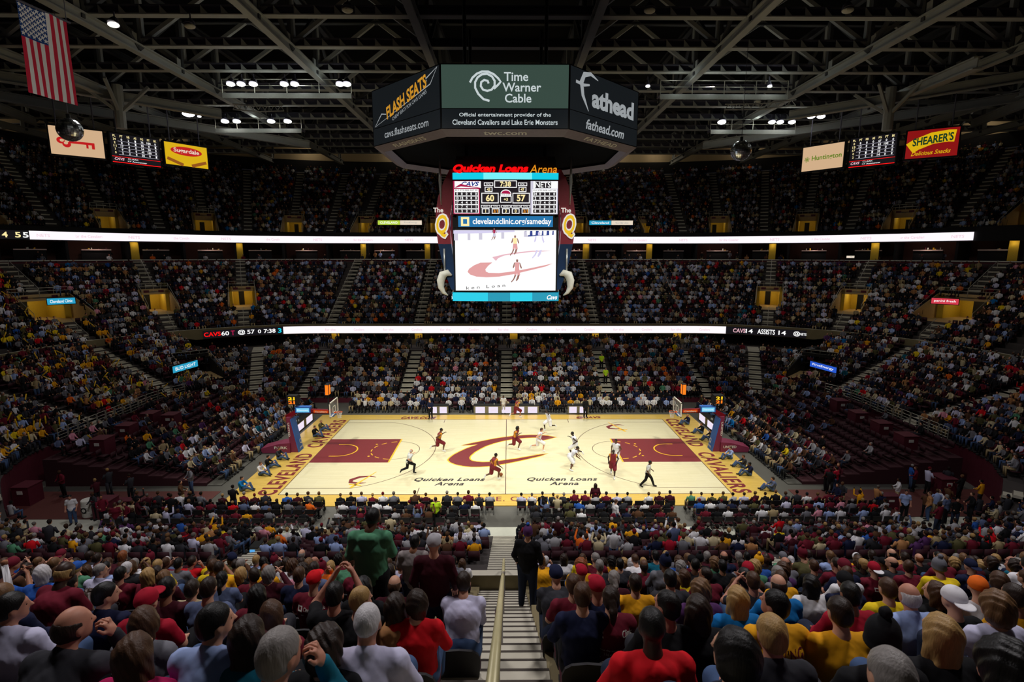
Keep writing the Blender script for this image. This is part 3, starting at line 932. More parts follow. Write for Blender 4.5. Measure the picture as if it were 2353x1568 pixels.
    for a, b, c, d in ((-2.92, -2.38, 16.76, 16.9), (-2.92, -2.38, 17.2, 17.34), (-2.92, -2.78, 16.76, 17.34), (-2.52, -2.38, 16.76, 17.34)): bx(mb, a, b, c, d, G_AMB, .01)
    text(mb, 'clevelandclinic.org/sameday', o + u * 0.42 + Z_ * 17.02, u, Z_, G_WHITE, w=5.15, h=0.5, bold=0.02, lift=.01)
    adopt(mb.obj('address_strip'), sb)
    # video screen
    mb = MB()
    mb.prism([o + u * a + Z_ * b for a, b in ((-3.42, 12.48), (3.42, 12.48), (3.42, 16.62), (-3.42, 16.62))], -n * 0.3, M_CHASSIS)
    def vp(x, y):  # zoomed photograph of the screen -> metres
        return (x - 1128) / 8.474 * 0.02905, 16.5 - (y - 115) / 1185 * 3.95
    bx(mb, -3.33, 3.33, 12.54, 16.5, G_WHITE, .004)
    def vpoly(pts, m, lift): mb.poly([o + u * vp(x, y)[0] + Z_ * vp(x, y)[1] + n * lift for x, y in pts][::-1], m)
    cc = [(390,930),(420,870),(520,800),(640,750),(870,745),(790,810),(735,880),(745,925),(800,950),(1000,955),(1290,920),(1600,860),(1900,795),(2040,762),(1900,825),(1600,900),(1290,975),(1000,1025),(760,1038),(560,1025),(440,985)]
    vpoly(cc, G_ROSE, .008)
    vpoly([(870, 640), (1100, 585), (1400, 540), (1640, 515), (2010, 512), (1850, 530), (1640, 535), (1400, 565), (1100, 610), (985, 660), (940, 715)], G_PINK, .008)
    vpoly([(128, 120), (1300, 118), (1300, 150), (700, 175), (128, 185)], G_LAV, .008)
    for x0, x1, y0, y1 in ((140, 215, 180, 315), (400, 450, 180, 310), (615, 680, 175, 300), (1045, 1100, 160, 280), (1480, 1560, 135, 245)): vpoly([(x0, y0), (x1, y0), (x1, y1), (x0, y1)], G_GREY, .01)
    vpoly([(1500, 130), (2050, 125), (2050, 205), (1500, 245)], G_NAVY, .009)
    for x in (1530, 1640, 1760, 1850, 1960): vpoly([(x, 120), (x + 70, 120), (x + 60, 210), (x + 5, 215)], G_WHITE, .011)
    def fig(x, y, s, skin, top, low, lift=.014):
        def q(pts, m): vpoly([(x + a * s, y + b * s) for a, b in pts], m, lift)
        q([(-18, -250), (18, -250), (22, -215), (12, -195), (-12, -195), (-22, -215)], skin)
        q([(-45, -190), (45, -190), (38, -60), (-38, -60)], top)
        q([(-62, -180), (-45, -190), (-50, -110), (-75, -70), (-88, -90)], skin); q([(45, -190), (62, -175), (95, -80), (80, -60), (55, -110)], skin)
        q([(-42, -60), (42, -60), (60, 60), (8, 70), (0, 20), (-20, 70), (-55, 60)], low)
        q([(-50, 65), (-15, 70), (-60, 160), (-110, 215), (-120, 200), (-75, 140)], skin); q([(10, 70), (52, 62), (30, 140), (-10, 190), (-25, 175)], skin)
    fig(1350, 930, 0.98, G_SKIN, G_ROSE, G_ROSE); fig(1310, 430, 0.85, G_SKIN, G_AMB, G_ROSE)
    fig(1770, 430, 1.1, G_LAV, G_WHITE, G_WHITE, .013); fig(910, 205, 0.5, G_SKIN, G_MAR, G_GREY)
    text(mb, 'ken Loan', o + u * vp(740, 1225)[0] + Z_ * vp(740, 1225)[1], (u + Z_ * 0.07), Z_, G_DARK, w=2.6, h=0.2, spacing=1.6, lift=.01)
    adopt(mb.obj('video_screen'), sb)
    # cyan light strips above and below
    for nm, z0, z1, w in (('upper_light_strip', 19.7, 20.12, 3.42), ('lower_light_strip', 11.85, 12.42, 3.55)):
        mb = MB()
        N_ = 24; top = []; bot = []
        for i in range(N_ + 1):
            x = -w + 2 * w * i / N_
            bulge = (0.28 if z0 < 15 else 0.1) * (1 - (x / w) ** 2)
            top.append(o + u * x + n * bulge + Z_ * z1); bot.append(o + u * x + n * bulge + Z_ * z0)
        for i in range(N_):
            k = abs(i - N_ / 2) / (N_ / 2)
            m = G_CYANL if (z0 > 15 and k < 0.45) else G_CYAN if (z0 > 15 or i < 8 or 12 < i < 18) else G_TEAL
            mb.poly([bot[i], bot[i + 1], top[i + 1], top[i]], m)
        mb.poly(top + [o - n * 1.0 + u * w + Z_ * z1, o - n * 1.0 - u * w + Z_ * z1], M_CHASSIS); mb.poly(bot[::-1] + [o - n * 1.0 - u * w + Z_ * z0, o - n * 1.0 + u * w + Z_ * z0], M_CHASSIS)
        if z0 < 15:
            text(mb, 'Cavs', o + u * 3.1 + Z_ * 12.1, u, Z_, G_WHITE, w=0.7, h=0.3, shear=0.3, bold=0.03, lift=.12)
        adopt(mb.obj(nm), sb)
    # name letters standing on top
    if f % 2: continue
    mb = MB()
    text(mb, 'Quicken Loans', o + u * -0.96 + Z_ * 20.36, u, Z_, G_RED, w=4.85, h=0.56, shear=0.22, bold=0.045, extrude=0.06)
    adopt(tag(mb.obj('name_letters'), 'red lit name letters'), sb)
    mb = MB()
    text(mb, 'Arena', o + u * 2.48 + Z_ * 20.36, u, Z_, G_ORNG, w=1.76, h=0.5, shear=0.22, extrude=0.06)
    adopt(tag(mb.obj('name_letters'), 'orange lit name letters'), sb)
# octagonal crown
A8, S8 = 8.42, 3.5
oct_ = [(-S8, -A8), (S8, -A8), (A8, -S8), (A8, S8), (S8, A8), (-S8, A8), (-A8, S8), (-A8, -S8)]
def octp(k, r): return oct_[k % 8][0] * r, oct_[k % 8][1] * r
ads = ['twc', 'fathead', 'x', 'y', 'twc', 'y', 'x', 'flash']
for k in range(8):
    a = Vector((*octp(k, 1), 0)); b = Vector((*octp(k + 1, 1), 0))
    c = (a + b) / 2; u = (b - a).normalized(); n = u.cross(Z_); L = (b - a).length / 2
    mb = MB()
    mb.prism([a + Z_ * 21.7, b + Z_ * 21.7, b + Z_ * 25.05, a + Z_ * 25.05], -n * 0.35, M_CHASSIS)
    twc = ads[k] == 'twc'
    rect(mb, c, u, Z_, -L + .06, L - .06, 22.78, 25.0, G_AD if twc else G_ADB, .006)
    rect(mb, c, u, Z_, -L + .06, L - .06, 21.75, 22.74, G_ADB, .006)
    if twc:
        for t, z, x in (('Time', 24.4, 0.35), ('Warner', 23.86, 0.66), ('Cable', 23.3, 0.46)):
            text(mb, t, c + u * (x + 0.25) + Z_ * z, u, Z_, G_ADT, h=0.46, bold=0.015, lift=.012)
        # spiral eye
        E_ = lambda L: [((x - 1157) * .0234, 25.0 - (y - 148) * .0222) for x, y in L]
        ringband(mb, c, u, Z_, E_([(1121, 231), (1107, 227), (1095, 215), (1088, 201), (1088, 188), (1094, 177), (1104, 170), (1116, 169), (1127, 175), (1133, 185), (1133, 196), (1126, 205), (1116, 208), (1106, 205), (1101, 197), (1102, 188), (1109, 183), (1117, 185), (1119, 191)]), 0.115, G_ADT, .012)
        ringband(mb, c, u, Z_, E_([(1076, 189), (1082, 178), (1092, 169), (1104, 164), (1118, 164), (1131, 170), (1141, 179), (1147, 187), (1140, 195), (1131, 203)]), 0.115, G_ADT, .014)
        text(mb, 'Official entertainment provider of the', c + Z_ * 22.42, u, Z_, G_ADT, w=5.0, h=0.25, bold=0.01, lift=.012)
        text(mb, 'Cleveland Cavaliers and Lake Erie Monsters', c + Z_ * 22.06, u, Z_, G_ADT, w=5.75, h=0.27, bold=0.01, lift=.012)
    elif ads[k] == 'flash':
        d = (u * 0.93 + Z_ * 0.24).normalized(); e = n.cross(d)
        text(mb, 'FLASH SEATS', c + u * 0.2 + Z_ * 23.95, d, e, G_ADG, w=4.3, h=0.72, bold=0.03, shear=0.2, lift=.014)
        text(mb, 'CHEAP SEATS FOR CAVS GAMES', c + u * 0.5 + Z_ * 23.45, d, e, G_ADT2, w=3.6, h=0.2, lift=.014)
        ringband(mb, c, u, Z_, [(-3.2, 22.85), (-2.4, 23.5), (-1.9, 23.4)], [.02, .08, .05], G_ADT2, .012)
        ringband(mb, c, u, Z_, [(3.25, 24.95), (2.2, 24.55), (2.3, 24.4)], [.02, .08, .05], G_ADT2, .012)
        ringband(mb, c, u, Z_, [(3.25, 24.95), (2.6, 24.2), (-3.2, 22.85)], [.02, .06, .02], G_ADT2, .012)
        text(mb, 'cavs.flashseats.com', c + u * 0.1 + Z_ * 22.25, u, Z_, G_ADT2, w=4.5, h=0.42, bold=0.01, lift=.012)
    elif ads[k] == 'fathead':
        text(mb, 'athead', c + u * 0.75 + Z_ * 23.75, u, Z_, G_ADT2, w=4.4, h=1.05, bold=0.04, lift=.012)
        ringband(mb, c, u, Z_, [(-.9, 24.75), (-1.6, 24.95), (-2.2, 24.8), (-2.45, 24.35), (-2.3, 23.7), (-1.75, 22.95)], [.04, .2, .3, .34, .26, .04], G_ADT2, .014)
        ringband(mb, c, u, Z_, [(-2.95, 24.3), (-2.2, 24.25), (-1.7, 24.35)], [.16, .16, .1], G_ADT2, .015)
        text(mb, 'fathead.com', c + u * 0.0 + Z_ * 22.25, u, Z_, G_ADT2, w=3.9, h=0.55, shear=0.25, bold=0.02, lift=.012)
    adopt(mb.obj('crown_panel'), sb)
    # slanting lilac lip under the panel
    mb = MB()
    a2 = Vector((*octp(k, 0.93), 21.42)); b2 = Vector((*octp(k + 1, 0.93), 21.42))
    mb.poly([a + Z_ * 21.7, a2, b2, b + Z_ * 21.7], M_LILAC)
    a3 = Vector((*octp(k, 0.9), 21.75)); b3 = Vector((*octp(k + 1, 0.9), 21.75))
    mb.poly([a2, a3, b3, b2], M_LILAC)
    sl = ((a2 + b2) / 2 - (c + Z_ * 21.7)).normalized()
    if ads[k] in ('twc', 'flash', 'fathead'): text(mb, {'twc': 'twc.com', 'flash': 'FLASHSEATS', 'fathead': 'FATHEAD'}[ads[k]], (c + Z_ * 21.7) * 0.5 + (a2 + b2) * 0.25, u, -sl, M_WHITE, w=2.4 if twc else 3.2, h=0.3, bold=0.02, lift=.012)
    adopt(mb.obj('crown_lip'), sb)
mb = MB()
mb.poly([(x * 0.93, y * 0.93, 21.95) for x, y in oct_][::-1], M_SOFFIT)
mb.poly([(x * 0.97, y * 0.97, 25.03) for x, y in oct_], M_SOFFIT)
adopt(mb.obj('crown_soffit'), sb)
# curved wings at the four corners with the arena's letter, a spike and a white sabre guard
M_WINGM = mat('wing_maroon', (150, 48, 62), 0.45); M_WINGB = mat('wing_navy', (18, 48, 86), 0.45)
M_SILV = mat('polished_silver', (206, 208, 204), 0.3, metal=0.5)
G_QY = glow('lit_yellow_letter', (236, 190, 20), 0.95); G_QW = glow('lit_white_edge', (235, 230, 220), 0.9)
for sx in (-1, 1):
    for sy in (-1, 1):
        prof = [(20.35, 0.15, .95), (19.6, .55, 1.0), (18.6, .95, 1.0), (17.6, 1.12, .95), (16.6, 1.12, .9), (15.6, 1.0, .85), (14.6, .8, .78), (13.6, .55, .6), (12.6, .2, .35)]
        bx_, by_ = sx * 3.45, sy * 3.15
        A = []; B = []; A2 = []; B2 = []
        for z, out, w in prof:
            x1 = bx_ + sx * out; x0 = x1 - sx * w
            A.append((x1, by_ + sy * 0.28, z)); B.append((x0, by_ + sy * 0.28, z)); A2.append((x1, by_ - sy * 0.28, z)); B2.append((x0, by_ - sy * 0.28, z))
        mb = MB()
        for L in ((A, B), (A2, B2), (A, A2), (B, B2)):
            for i in range(len(prof) - 1):
                mb.poly([L[0][i], L[0][i + 1], L[1][i + 1], L[1][i]], M_WINGM if prof[i][0] > 16.5 else M_WINGB)
        w_ = adopt(mb.obj('corner_wing'), sb)
        yq = by_ + sy * 0.34; uu = (1, 0, 0) if sy < 0 else (-1, 0, 0)
        qb = MB()
        text(qb, 'Q', (bx_ + sx * 0.72, yq + sy * .02, 16.75), uu, Z_, G_QW, w=0.92, h=1.66, bold=0.08, extrude=0.02, shear=0.15)
        text(qb, 'Q', (bx_ + sx * 0.72, yq + sy * .06, 16.75), uu, Z_, G_QY, w=0.74, h=1.46, bold=0.02, extrude=0.02, shear=0.15)
        text(qb, 'The', (bx_ + sx * 0.72 - (0.22 if sy < 0 else -0.22), yq, 17.78), uu, Z_, G_QW, h=0.3, bold=0.02, extrude=0.02)
        q_ = adopt(qb.obj('wing_letter'), sb)
        sp_ = MB()
        sp_.tube([(bx_ + sx * 0.75, yq, 18.1), (bx_ + sx * 0.78, yq, 19.6), (bx_ + sx * 0.78, yq, 21.2)], [.015, .11, .02], M_SILV, 8)
        adopt(sp_.obj('sabre_blade', smooth=True), sb); sp_ = MB()
        sp_.tube([(bx_ + sx * 0.6, yq, 15.3), (bx_ + sx * 0.6, yq, 13.6)], .06, M_SILV, 8)
        pts = [(0.9, 13.55), (0.6, 13.72), (0.25, 13.6), (0.08, 13.2), (0.1, 12.75), (0.3, 12.4), (0.6, 12.22)]
        sp_.tube([(bx_ + sx * (0.95 - a * .9), yq, z) for a, z in pts], [.06, .22, .28, .26, .2, .12, .03], M_WHITE, 10)
        adopt(sp_.obj('sabre_guard', smooth=True), sb)

# ================================================================ ribbon boards
def t_at_px(px, o, z):
    """parameter of the far half of the ring whose point appears at picture column px"""
    best = None
    for i in range(4000):
        t = i / 4000 * 8
        p = P(t, o)
        if p[1] < -6: continue
        v = in_view(p[0], p[1], z, 900, 900)
        if v and (best is None or abs(v[0] - px) < best[0]): best = (abs(v[0] - px), t)
    return best[1]
def unwrap(a, b):     # go from a to b through the far side
    if a > 4: a -= 8
    if b > 4: b -= 8
    return a, b
def ribbon(name, o, z0, z1, spans, label, texts):
    root = empty(name, (0, HY + o, z0))
    tag(root, label, 'ribbon board', 'lit ribbon boards round the stands')
    for (px0, px1, m, nm) in spans:
        a, b = unwrap(t_at_px(px0, o, z0), t_at_px(px1, o, z0))
        n = 60; mb = MB()
        L0 = []; L1 = []
        for i in range(n + 1):
            p = P(a + (b - a) * i / n, o); q = P(a + (b - a) * i / n, o + 0.2)
            L0.append((p[0], p[1], z0)); L1.append((p[0], p[1], z1))
        mb.strip(L0, L1, m)
        mb.strip([(x, y, z1) for x, y, z in L1], [(*P(a + (b - a) * i / n, o + 0.2)[:2], z1) for i in range(n + 1)], M_BLACK)
        adopt(mb.obj(nm), root)
    for (px, txt, m, h, w) in texts:
        mb = MB()
        t = t_at_px(px, o, z0); p = P(t, o - 0.03)
        text(mb, txt, (p[0], p[1], (z0 + z1) / 2), (p[3], -p[2], 0), Z_, m, h=h, w=w, bold=0.02)
        adopt(mb.obj('board_lettering'), root)
G_BLK = glow('led_black', (16, 14, 20), 1.0)
G_RTX = glow('ribbon_faint_text', (240, 214, 222), 1.0)
tx = []
for i in range(14):
    tx.append((760 + i * 66, ['for the', 'Cavaliers'][i % 2], G_RTX, 0.3, 1.3))
tx += [(497, 'CAVS', G_WHITE, 0.55, 1.9), (513 + 5, '60', G_WHITE, 0.5, 0.8), (536, 'T', G_MAR, 0.55, 0.4), (556, '@', G_WHITE, 0.6, 0.8), (577, '57', G_WHITE, 0.5, 0.8), (597, '0', G_WHITE, 0.45, 0.35), (621, '7:38', G_WHITE, 0.5, 1.3), (643, '3', G_CYAN, 0.55, 0.4),
       (1698, 'CAVS', G_PINK, 0.5, 1.4), (1721, '14', G_WHITE, 0.5, 0.8), (1760, 'ASSISTS', G_WHITE, 0.6, 1.9), (1797, '14', G_WHITE, 0.5, 0.8), (1830, '@', G_WHITE, 0.6, 0.7), (1845, 'NETS', G_WHITE, 0.3, 0.7)]
tx[14] = (488, 'CAVS', G_RED, 0.5, 1.7)
ribbon('lower_ribbon_board', 12.55, 5.33, 6.2, [(468, 651, G_BLK, 'score_segment'), (651, 1668, G_RIB, 'white_segment'), (1668, 1852, G_BLK, 'score_segment')],
       'lower white ribbon board with scores at both ends under the middle stand', tx)
tx = [(12, '4', G_AMB, 0.6, 0.5), (42, '5', G_AMB, 0.6, 0.5), (60, '5', G_WHITE, 0.6, 0.5)] + [(100 + i * 105, ['NETS', 'for the Cavaliers'][i % 2], G_RTX, 0.35, [1.2, 2.8][i % 2]) for i in range(21)]
ribbon('upper_ribbon_board', 27.3, 16.55, 17.5, [(-30, 69, G_BLK, 'score_segment'), (69, 2237, G_RIB, 'white_segment')],
       'upper white ribbon board running right round under the top deck', tx)
# ================================================================ corner sign boards under the roof
def signboard(name, pxs, Z, hpx, label, fill, draw):
    """pxs: top-left, top-right picture corners of a board whose top edge hangs at height Z"""
    a = at_z(*pxs[0], Z); b = at_z(*pxs[1], Z)
    u = (b - a).normalized(); L = (b - a).length
    n = u.cross(Z_)
    # height from the picture height at the left edge
    dep = in_view(a.x, a.y, a.z, 500, 500)[2]
    H = hpx * dep / F_PX / math.cos(PITCH) * 1.0
    root = empty(name, (a + b) / 2 - Z_ * H)
    tag(root, label, 'sign board', 'sign boards hanging below the roof')
    c = (a + b) / 2 - Z_ * H / 2
    mb = MB(); mb.prism([c + u * x + Z_ * z + n * 0.0 for x, z in ((-L / 2 - .12, -H / 2 - .12), (L / 2 + .12, -H / 2 - .12), (L / 2 + .12, H / 2 + .12), (-L / 2 - .12, H / 2 + .12))], -n * 0.45, M_BLACK)
    for x in (-L * .35, L * .35): mb.tube([c + u * x + Z_ * H / 2 - n * .2, c + u * x + Z_ * (H / 2 + 3.5) - n * .2], .06, M_STEELD, 6)
    adopt(mb.obj('cabinet'), root)
    mb = MB()
    rect(mb, c, u, Z_, -L / 2, L / 2, -H / 2, H / 2, fill, .01)
    draw(mb, c, u, L, H)
    adopt(mb.obj('lit_face'), root)
G_CREAM = glow('lit_cream', (212, 176, 138), 0.95)
G_SRED = glow('lit_red', (196, 22, 26), 0.9)
G_SYEL = glow('lit_yellow', (226, 182, 14), 0.9)
G_SBRN = glow('lit_brown', (150, 82, 24), 0.9)
G_SGRN = glow('lit_green', (96, 130, 20), 0.9)
G_SRD2 = glow('lit_deep_red', (150, 18, 20), 0.8)
G_SWHT = glow('lit_white', (236, 220, 200), 0.95)
G_DKG = glow('lit_dark_green', (20, 60, 36), 0.8)
def d_key(mb, c, u, L, H):
    k = L / 6.2
    for x, z, ll in ((-1.85, .05, .02), (-1.3, .42, .021), (-1.25, -.42, .022)):
        disc(mb, c + u * x * k + Z_ * z * k, u, Z_, .5 * k, .46 * k, G_SRED, ll, 20)
    for x, z in ((-1.75, .05), (-1.35, .3), (-1.32, -.28), (-1.2, 0)):
        disc(mb, c + u * x * k + Z_ * z * k, u, Z_, .24 * k, .2 * k, G_CREAM, .026, 14)
    rect(mb, c, u, Z_, -.95 * k, 2.0 * k, -.25 * k, .1 * k, G_SRED, .024)
    rect(mb, c, u, Z_, 1.0 * k, 1.25 * k, -.75 * k, -.2 * k, G_SRED, .024); rect(mb, c, u, Z_, 1.65 * k, 2.0 * k, -.8 * k, -.2 * k, G_SRED, .024)
def stats(rows):
    def f(mb, c, u, L, H):
        for j, r in enumerate(rows):
            for i, t in enumerate(r):
                if t: text(mb, t, c + u * (-L * .42 + L * .84 * i / 6) + Z_ * (H * .42 - H * .115 * j), u, Z_, G_AMB if (j == 0 or i == 0) else G_WHITE, h=H * .075, w=H * .075 * (0.6 if len(t) == 1 else 1.15 if len(t) == 2 else 1.7), bold=0.02, lift=.03)
            if 0 < j < 6: rect(mb, c, u, Z_, -L * .36, L * .46, H * .42 - H * .115 * (j + .5) - .012, H * .42 - H * .115 * (j + .5) + .012, G_GREY, .02)
        rect(mb, c, u, Z_, -L / 2, L / 2, -H * .3, -H * .285, G_RED, .02); rect(mb, c, u, Z_, -L / 2, L / 2, -H / 2, -H * .475, G_RED, .02)
        text(mb, 'CAVS', c - u * L * .36 - Z_ * H * .37, u, Z_, G_PINK, w=L * .2, h=H * .09, shear=.3, bold=.03, lift=.03)
        text(mb, 'CLARK', c - u * L * .08 - Z_ * H * .34, u, Z_, G_WHITE, w=L * .22, h=H * .05, lift=.03)
        text(mb, '>> Announcer', c + u * L * .0 - Z_ * H * .42, u, Z_, G_WHITE, w=L * .4, h=H * .05, bold=.01, lift=.03)
    return f
def d_sugar(mb, c, u, L, H):
    disc(mb, c + Z_ * H * .18, u, Z_, L * .37, H * .2, G_SRED, .02)
    text(mb, 'Sugardale', c + Z_ * H * .17, u, Z_, G_SWHT, w=L * .6, h=H * .25, bold=.02, lift=.03)
    for s in (-1, 1):
        ringband(mb, c, u, Z_, [(s * L * .46, -H * .22), (s * L * .1, -H * .46)], H * .14, G_SBRN, .02)
def d_hunt(mb, c, u, L, H):
    text(mb, 'Huntington', c + u * L * .1 - Z_ * H * .02, u, Z_, G_SGRN, w=L * .72, h=H * .26, bold=.02, lift=.02)
    for i in range(6):
        a = i * PI / 3; ringband(mb, c, u, Z_, arc(-L * .38 + .3 * math.cos(a) * .5, -H * .02 + .3 * math.sin(a) * .5, .13, a, a + 4.6, 8), .05, G_SGRN, .02)
def d_shear(mb, c, u, L, H):
    ringband(mb, c, u, Z_, [(-L * .43, -H * .14), (-L * .3, H * .0), (0, H * .18), (L * .3, H * .22), (L * .43, H * .2)], H * .42, G_SYEL, .02)
    text(mb, "SHEARER'S", c + Z_ * H * .14 + u * L * .01, (u + Z_ * 0.10), Z_, G_DKG, w=L * .78, h=H * .3, bold=.03, lift=.035)
    text(mb, 'Delicious Snacks', c - Z_ * H * .32, (u + Z_ * 0.03), Z_, G_SYEL, w=L * .76, h=H * .15, shear=.35, bold=.01, lift=.03)
signboard('sign_board', ((109, 288), (234, 303)), 27.0, 62, 'cream sign board with a red key hanging at the left', G_CREAM, d_key)
signboard('sign_board', ((251, 305), (363, 322)), 27.0, 64, 'lit statistics board between the key sign and the yellow sausage sign', G_BLK,
          stats([['PL', 'PT', 'RB', 'AS', 'FG', 'FT', 'BK'], ['34', '0', '2', '1', '75', '100', '0'], ['2', '8', '0', '1', '50', '0', '1'], ['11', '17', '4', '0', '54', '50', '3'], ['7', '9', '0', '0', '45', '100', '0'], ['0', '2', '2', '0', '50', '0', '1']]))
signboard('sign_board', ((376, 325), (474, 341)), 27.0, 49, 'yellow sausage sign board hanging at the left', G_SYEL, d_sugar)
signboard('sign_board', ((1846, 340), (1941, 325)), 27.0, 52, 'cream bank sign board with green lettering at the right', G_CREAM, d_hunt)
signboard('sign_board', ((1956, 319), (2063, 304)), 27.0, 63, 'lit statistics board between the cream bank sign and the red snack sign', G_BLK,
          stats([['PL', 'PT', 'RB', 'AS', 'FG', 'FT', 'BK'], ['0', '8', '0', '0', '67', '0', '0'], ['13', '12', '0', '0', '63', '100', '0'], ['17', '4', '4', '0', '50', '0', '0'], ['0', '7', '1', '1', '33', '0', '0'], ['2', '2', '2', '0', '14', '0', '0']]))
signboard('sign_board', ((2086, 302), (2207, 290)), 27.0, 60, 'dark red snack sign board with yellow banner at the far right', G_SRD2, d_shear)

# ================================================================ small lit signs on the stands
def smallsign(px0, px1, py, hpx, dist_y, label, fill, txt, tm, split=None, txt2=None):
    a = at_y(px0, py, dist_y[0]); b = at_y(px1, py, dist_y[1])
    b.z = a.z = (a.z + b.z) / 2
    u = (b - a).normalized(); L = (b - a).length; n = u.cross(Z_); c = (a + b) / 2
    dep = in_view(c.x, c.y, c.z, 500, 500)[2]; H = hpx * dep / F_PX
    root = empty('lit_sign', c - Z_ * H / 2)
    tag(root, label, 'sign', 'small lit signs on the stands')
    mb = MB(); mb.prism([c + u * x + Z_ * z for x, z in ((-L / 2 - .06, -H / 2 - .06), (L / 2 + .06, -H / 2 - .06), (L / 2 + .06, H / 2 + .06), (-L / 2 - .06, H / 2 + .06))], -n * 0.25, M_BLACK)
    adopt(mb.obj('sign_case'), root)
    mb = MB()
    rect(mb, c, u, Z_, -L / 2, L / 2 if split is None else -L / 2 + L * split, -H / 2, H / 2, fill, .01)
    text(mb, txt, c + u * (0 if split is None else -L / 2 + L * split / 2), u, Z_, tm, w=(L if split is None else L * split) * .8, h=H * .5, bold=.01, lift=.02)
    if split is not None:
        rect(mb, c, u, Z_, -L / 2 + L * split + .04, L / 2, -H / 2, H / 2, G_SWHT, .01)
        text(mb, txt2, c + u * (L * split / 2), u, Z_, G_ADT2, w=L * (1 - split) * .6, h=H * .4, lift=.02)
    adopt(mb.obj('lit_face'), root)
G_AQUA = glow('lit_aqua', (40, 160, 200), .95); G_LIME = glow('lit_lime', (190, 220, 70), .95); G_SPNK = glow('lit_pink_red', (214, 60, 78), .95); G_ROY = glow('lit_royal', (40, 90, 210), .95)
smallsign(108, 173, 693, 14, (15.5, 17.0), 'aqua lit sign over the wide opening at the far left', G_AQUA, 'Cleveland Clinic', G_WHITE)
smallsign(2140, 2203, 692, 13, (17.0, 15.5), 'pink-red lit sign over the wide opening at the far right', G_SPNK, 'panini fresh', G_WHITE)
smallsign(396, 455, 843, 15, (9.4, 12.6), 'tilted blue beer sign over the dark lower opening on the left', G_AQUA, 'BUD LIGHT', G_WHITE)
smallsign(1861, 1923, 843, 13, (12.6, 9.4), 'royal blue sign over the dark lower opening on the right', G_ROY, 'FirstEnergy', G_WHITE)
smallsign(868, 969, 512, 10, (41.4, 41.4), 'lime and white sign strip left of the scoreboard', G_LIME, 'CLEVELAND', G_WHITE, .5, 'FirstEnergy')
smallsign(1354, 1454, 512, 10, (41.4, 41.4), 'aqua and white sign strip right of the scoreboard', G_AQUA, 'Cleveland', G_WHITE, .5, 'Clinic')
for (a, b, yy, side, what, m) in ((286, 362, 591, 'left', 'long', G_SWHT), (383, 419, 591, 'left', 'short', G_SWHT), (1945, 2025, 590, 'right', 'long', G_SWHT), (1900, 1925, 590, 'right', 'short', G_SWHT), (2290, 2325, 589, 'right', 'dim blue', G_LAV)):
    Y0 = 34 if a < 330 or a > 1940 else 38
    if a > 2200: Y0 = 22
    smallsign(a, b, yy, 5, (Y0 - (0.5 if a < 1000 else 0), Y0 - (0 if a < 1000 else 0.5)), '%s pale sign strip on the suite ledge on the %s' % (what, side), m, 'CAVS', G_ADT2)

# ================================================================ lamps on the catwalks
G_LAMP = glow('lamp_lens', (255, 255, 250), 9.0, True)
G_LAMPD = glow('lamp_lens_dim', (255, 248, 230), 2.0)
def lamp(px, py, z, r, label, m=G_LAMP, name='floodlight', group='catwalk floodlights'):
    p = at_z(px, py, z)
    root = empty(name, p)
    tag(root, label, 'lamp', group)
    mb = MB()
    mb.tube([(0, 0, 0.12), (0, .12, .45), (0, .14, .6)], [r * 1.25, r * 0.8, .1], M_STEELD, 12)
    mb.tube([(0, .14, .55), (0, .14, .95)], .05, M_STEELD, 6)
    o = mb.obj('housing', root)
    mb = MB()
    mb.ball((0, -0.02, 0.06), (r * 1.2, r * 1.05, r * 0.55), m, 14, 8)
    mb.obj('lens', root)
R1 = [530, 554, 582, 653, 677, 781, 797]
R2 = [517, 544, 623, 661]
for i, x in enumerate(R1): lamp(x, 196, 29.6, .3, '%s floodlight from the left in the higher row left of the scoreboard' % ORD[i])
for i, x in enumerate(R2): lamp(x, 281, 30, .36, '%s floodlight from the left in the lower row left of the scoreboard' % ORD[i])
lamp(433, 264, 29.5, .5, 'big bright floodlight just left of the lower lamp row'); lamp(458, 270, 29.5, .16, 'tiny lamp between the big floodlight and the lower row')
lamp(274, 241, 30, .34, 'single lamp below the hanging flag')
for i, x in enumerate((1488, 1768)): lamp(x, 200, 30, .17, ['small lamp beside the scoreboard corner on the right', 'small lamp above the lit catwalk on the right'][i])
for i, x in enumerate((1773, 1792, 1819)): lamp(x, 282, 30, .33, '%s floodlight of three above the lower lit catwalk on the right' % ORD[i])
lamp(1658, 282, 30, .4, 'lone floodlight on the right above the mirror ball')
for i, x in enumerate((1863, 1886)): lamp(x, 269, 30, .36, '%s of the pair of floodlights above the cream bank sign' % ['left', 'right'][i])
lamp(2042, 242, 30, .4, 'lone floodlight above the statistics board on the right')
for i, (x, y) in enumerate(((261, 60), (436, 63), (798, 26), (1492, 27), (1947, 26), (365, 288), (1740, 235))):
    lamp(x, y, 30.2, .3, '%s dim round downlight under the roof counted from the left' % ORD[[0, 2, 3, 4, 6, 1, 5][i]], G_LAMPD if i in (0,) else mat('unlit_lens', (200, 196, 180), .5), 'downlight', 'dim roof downlights')

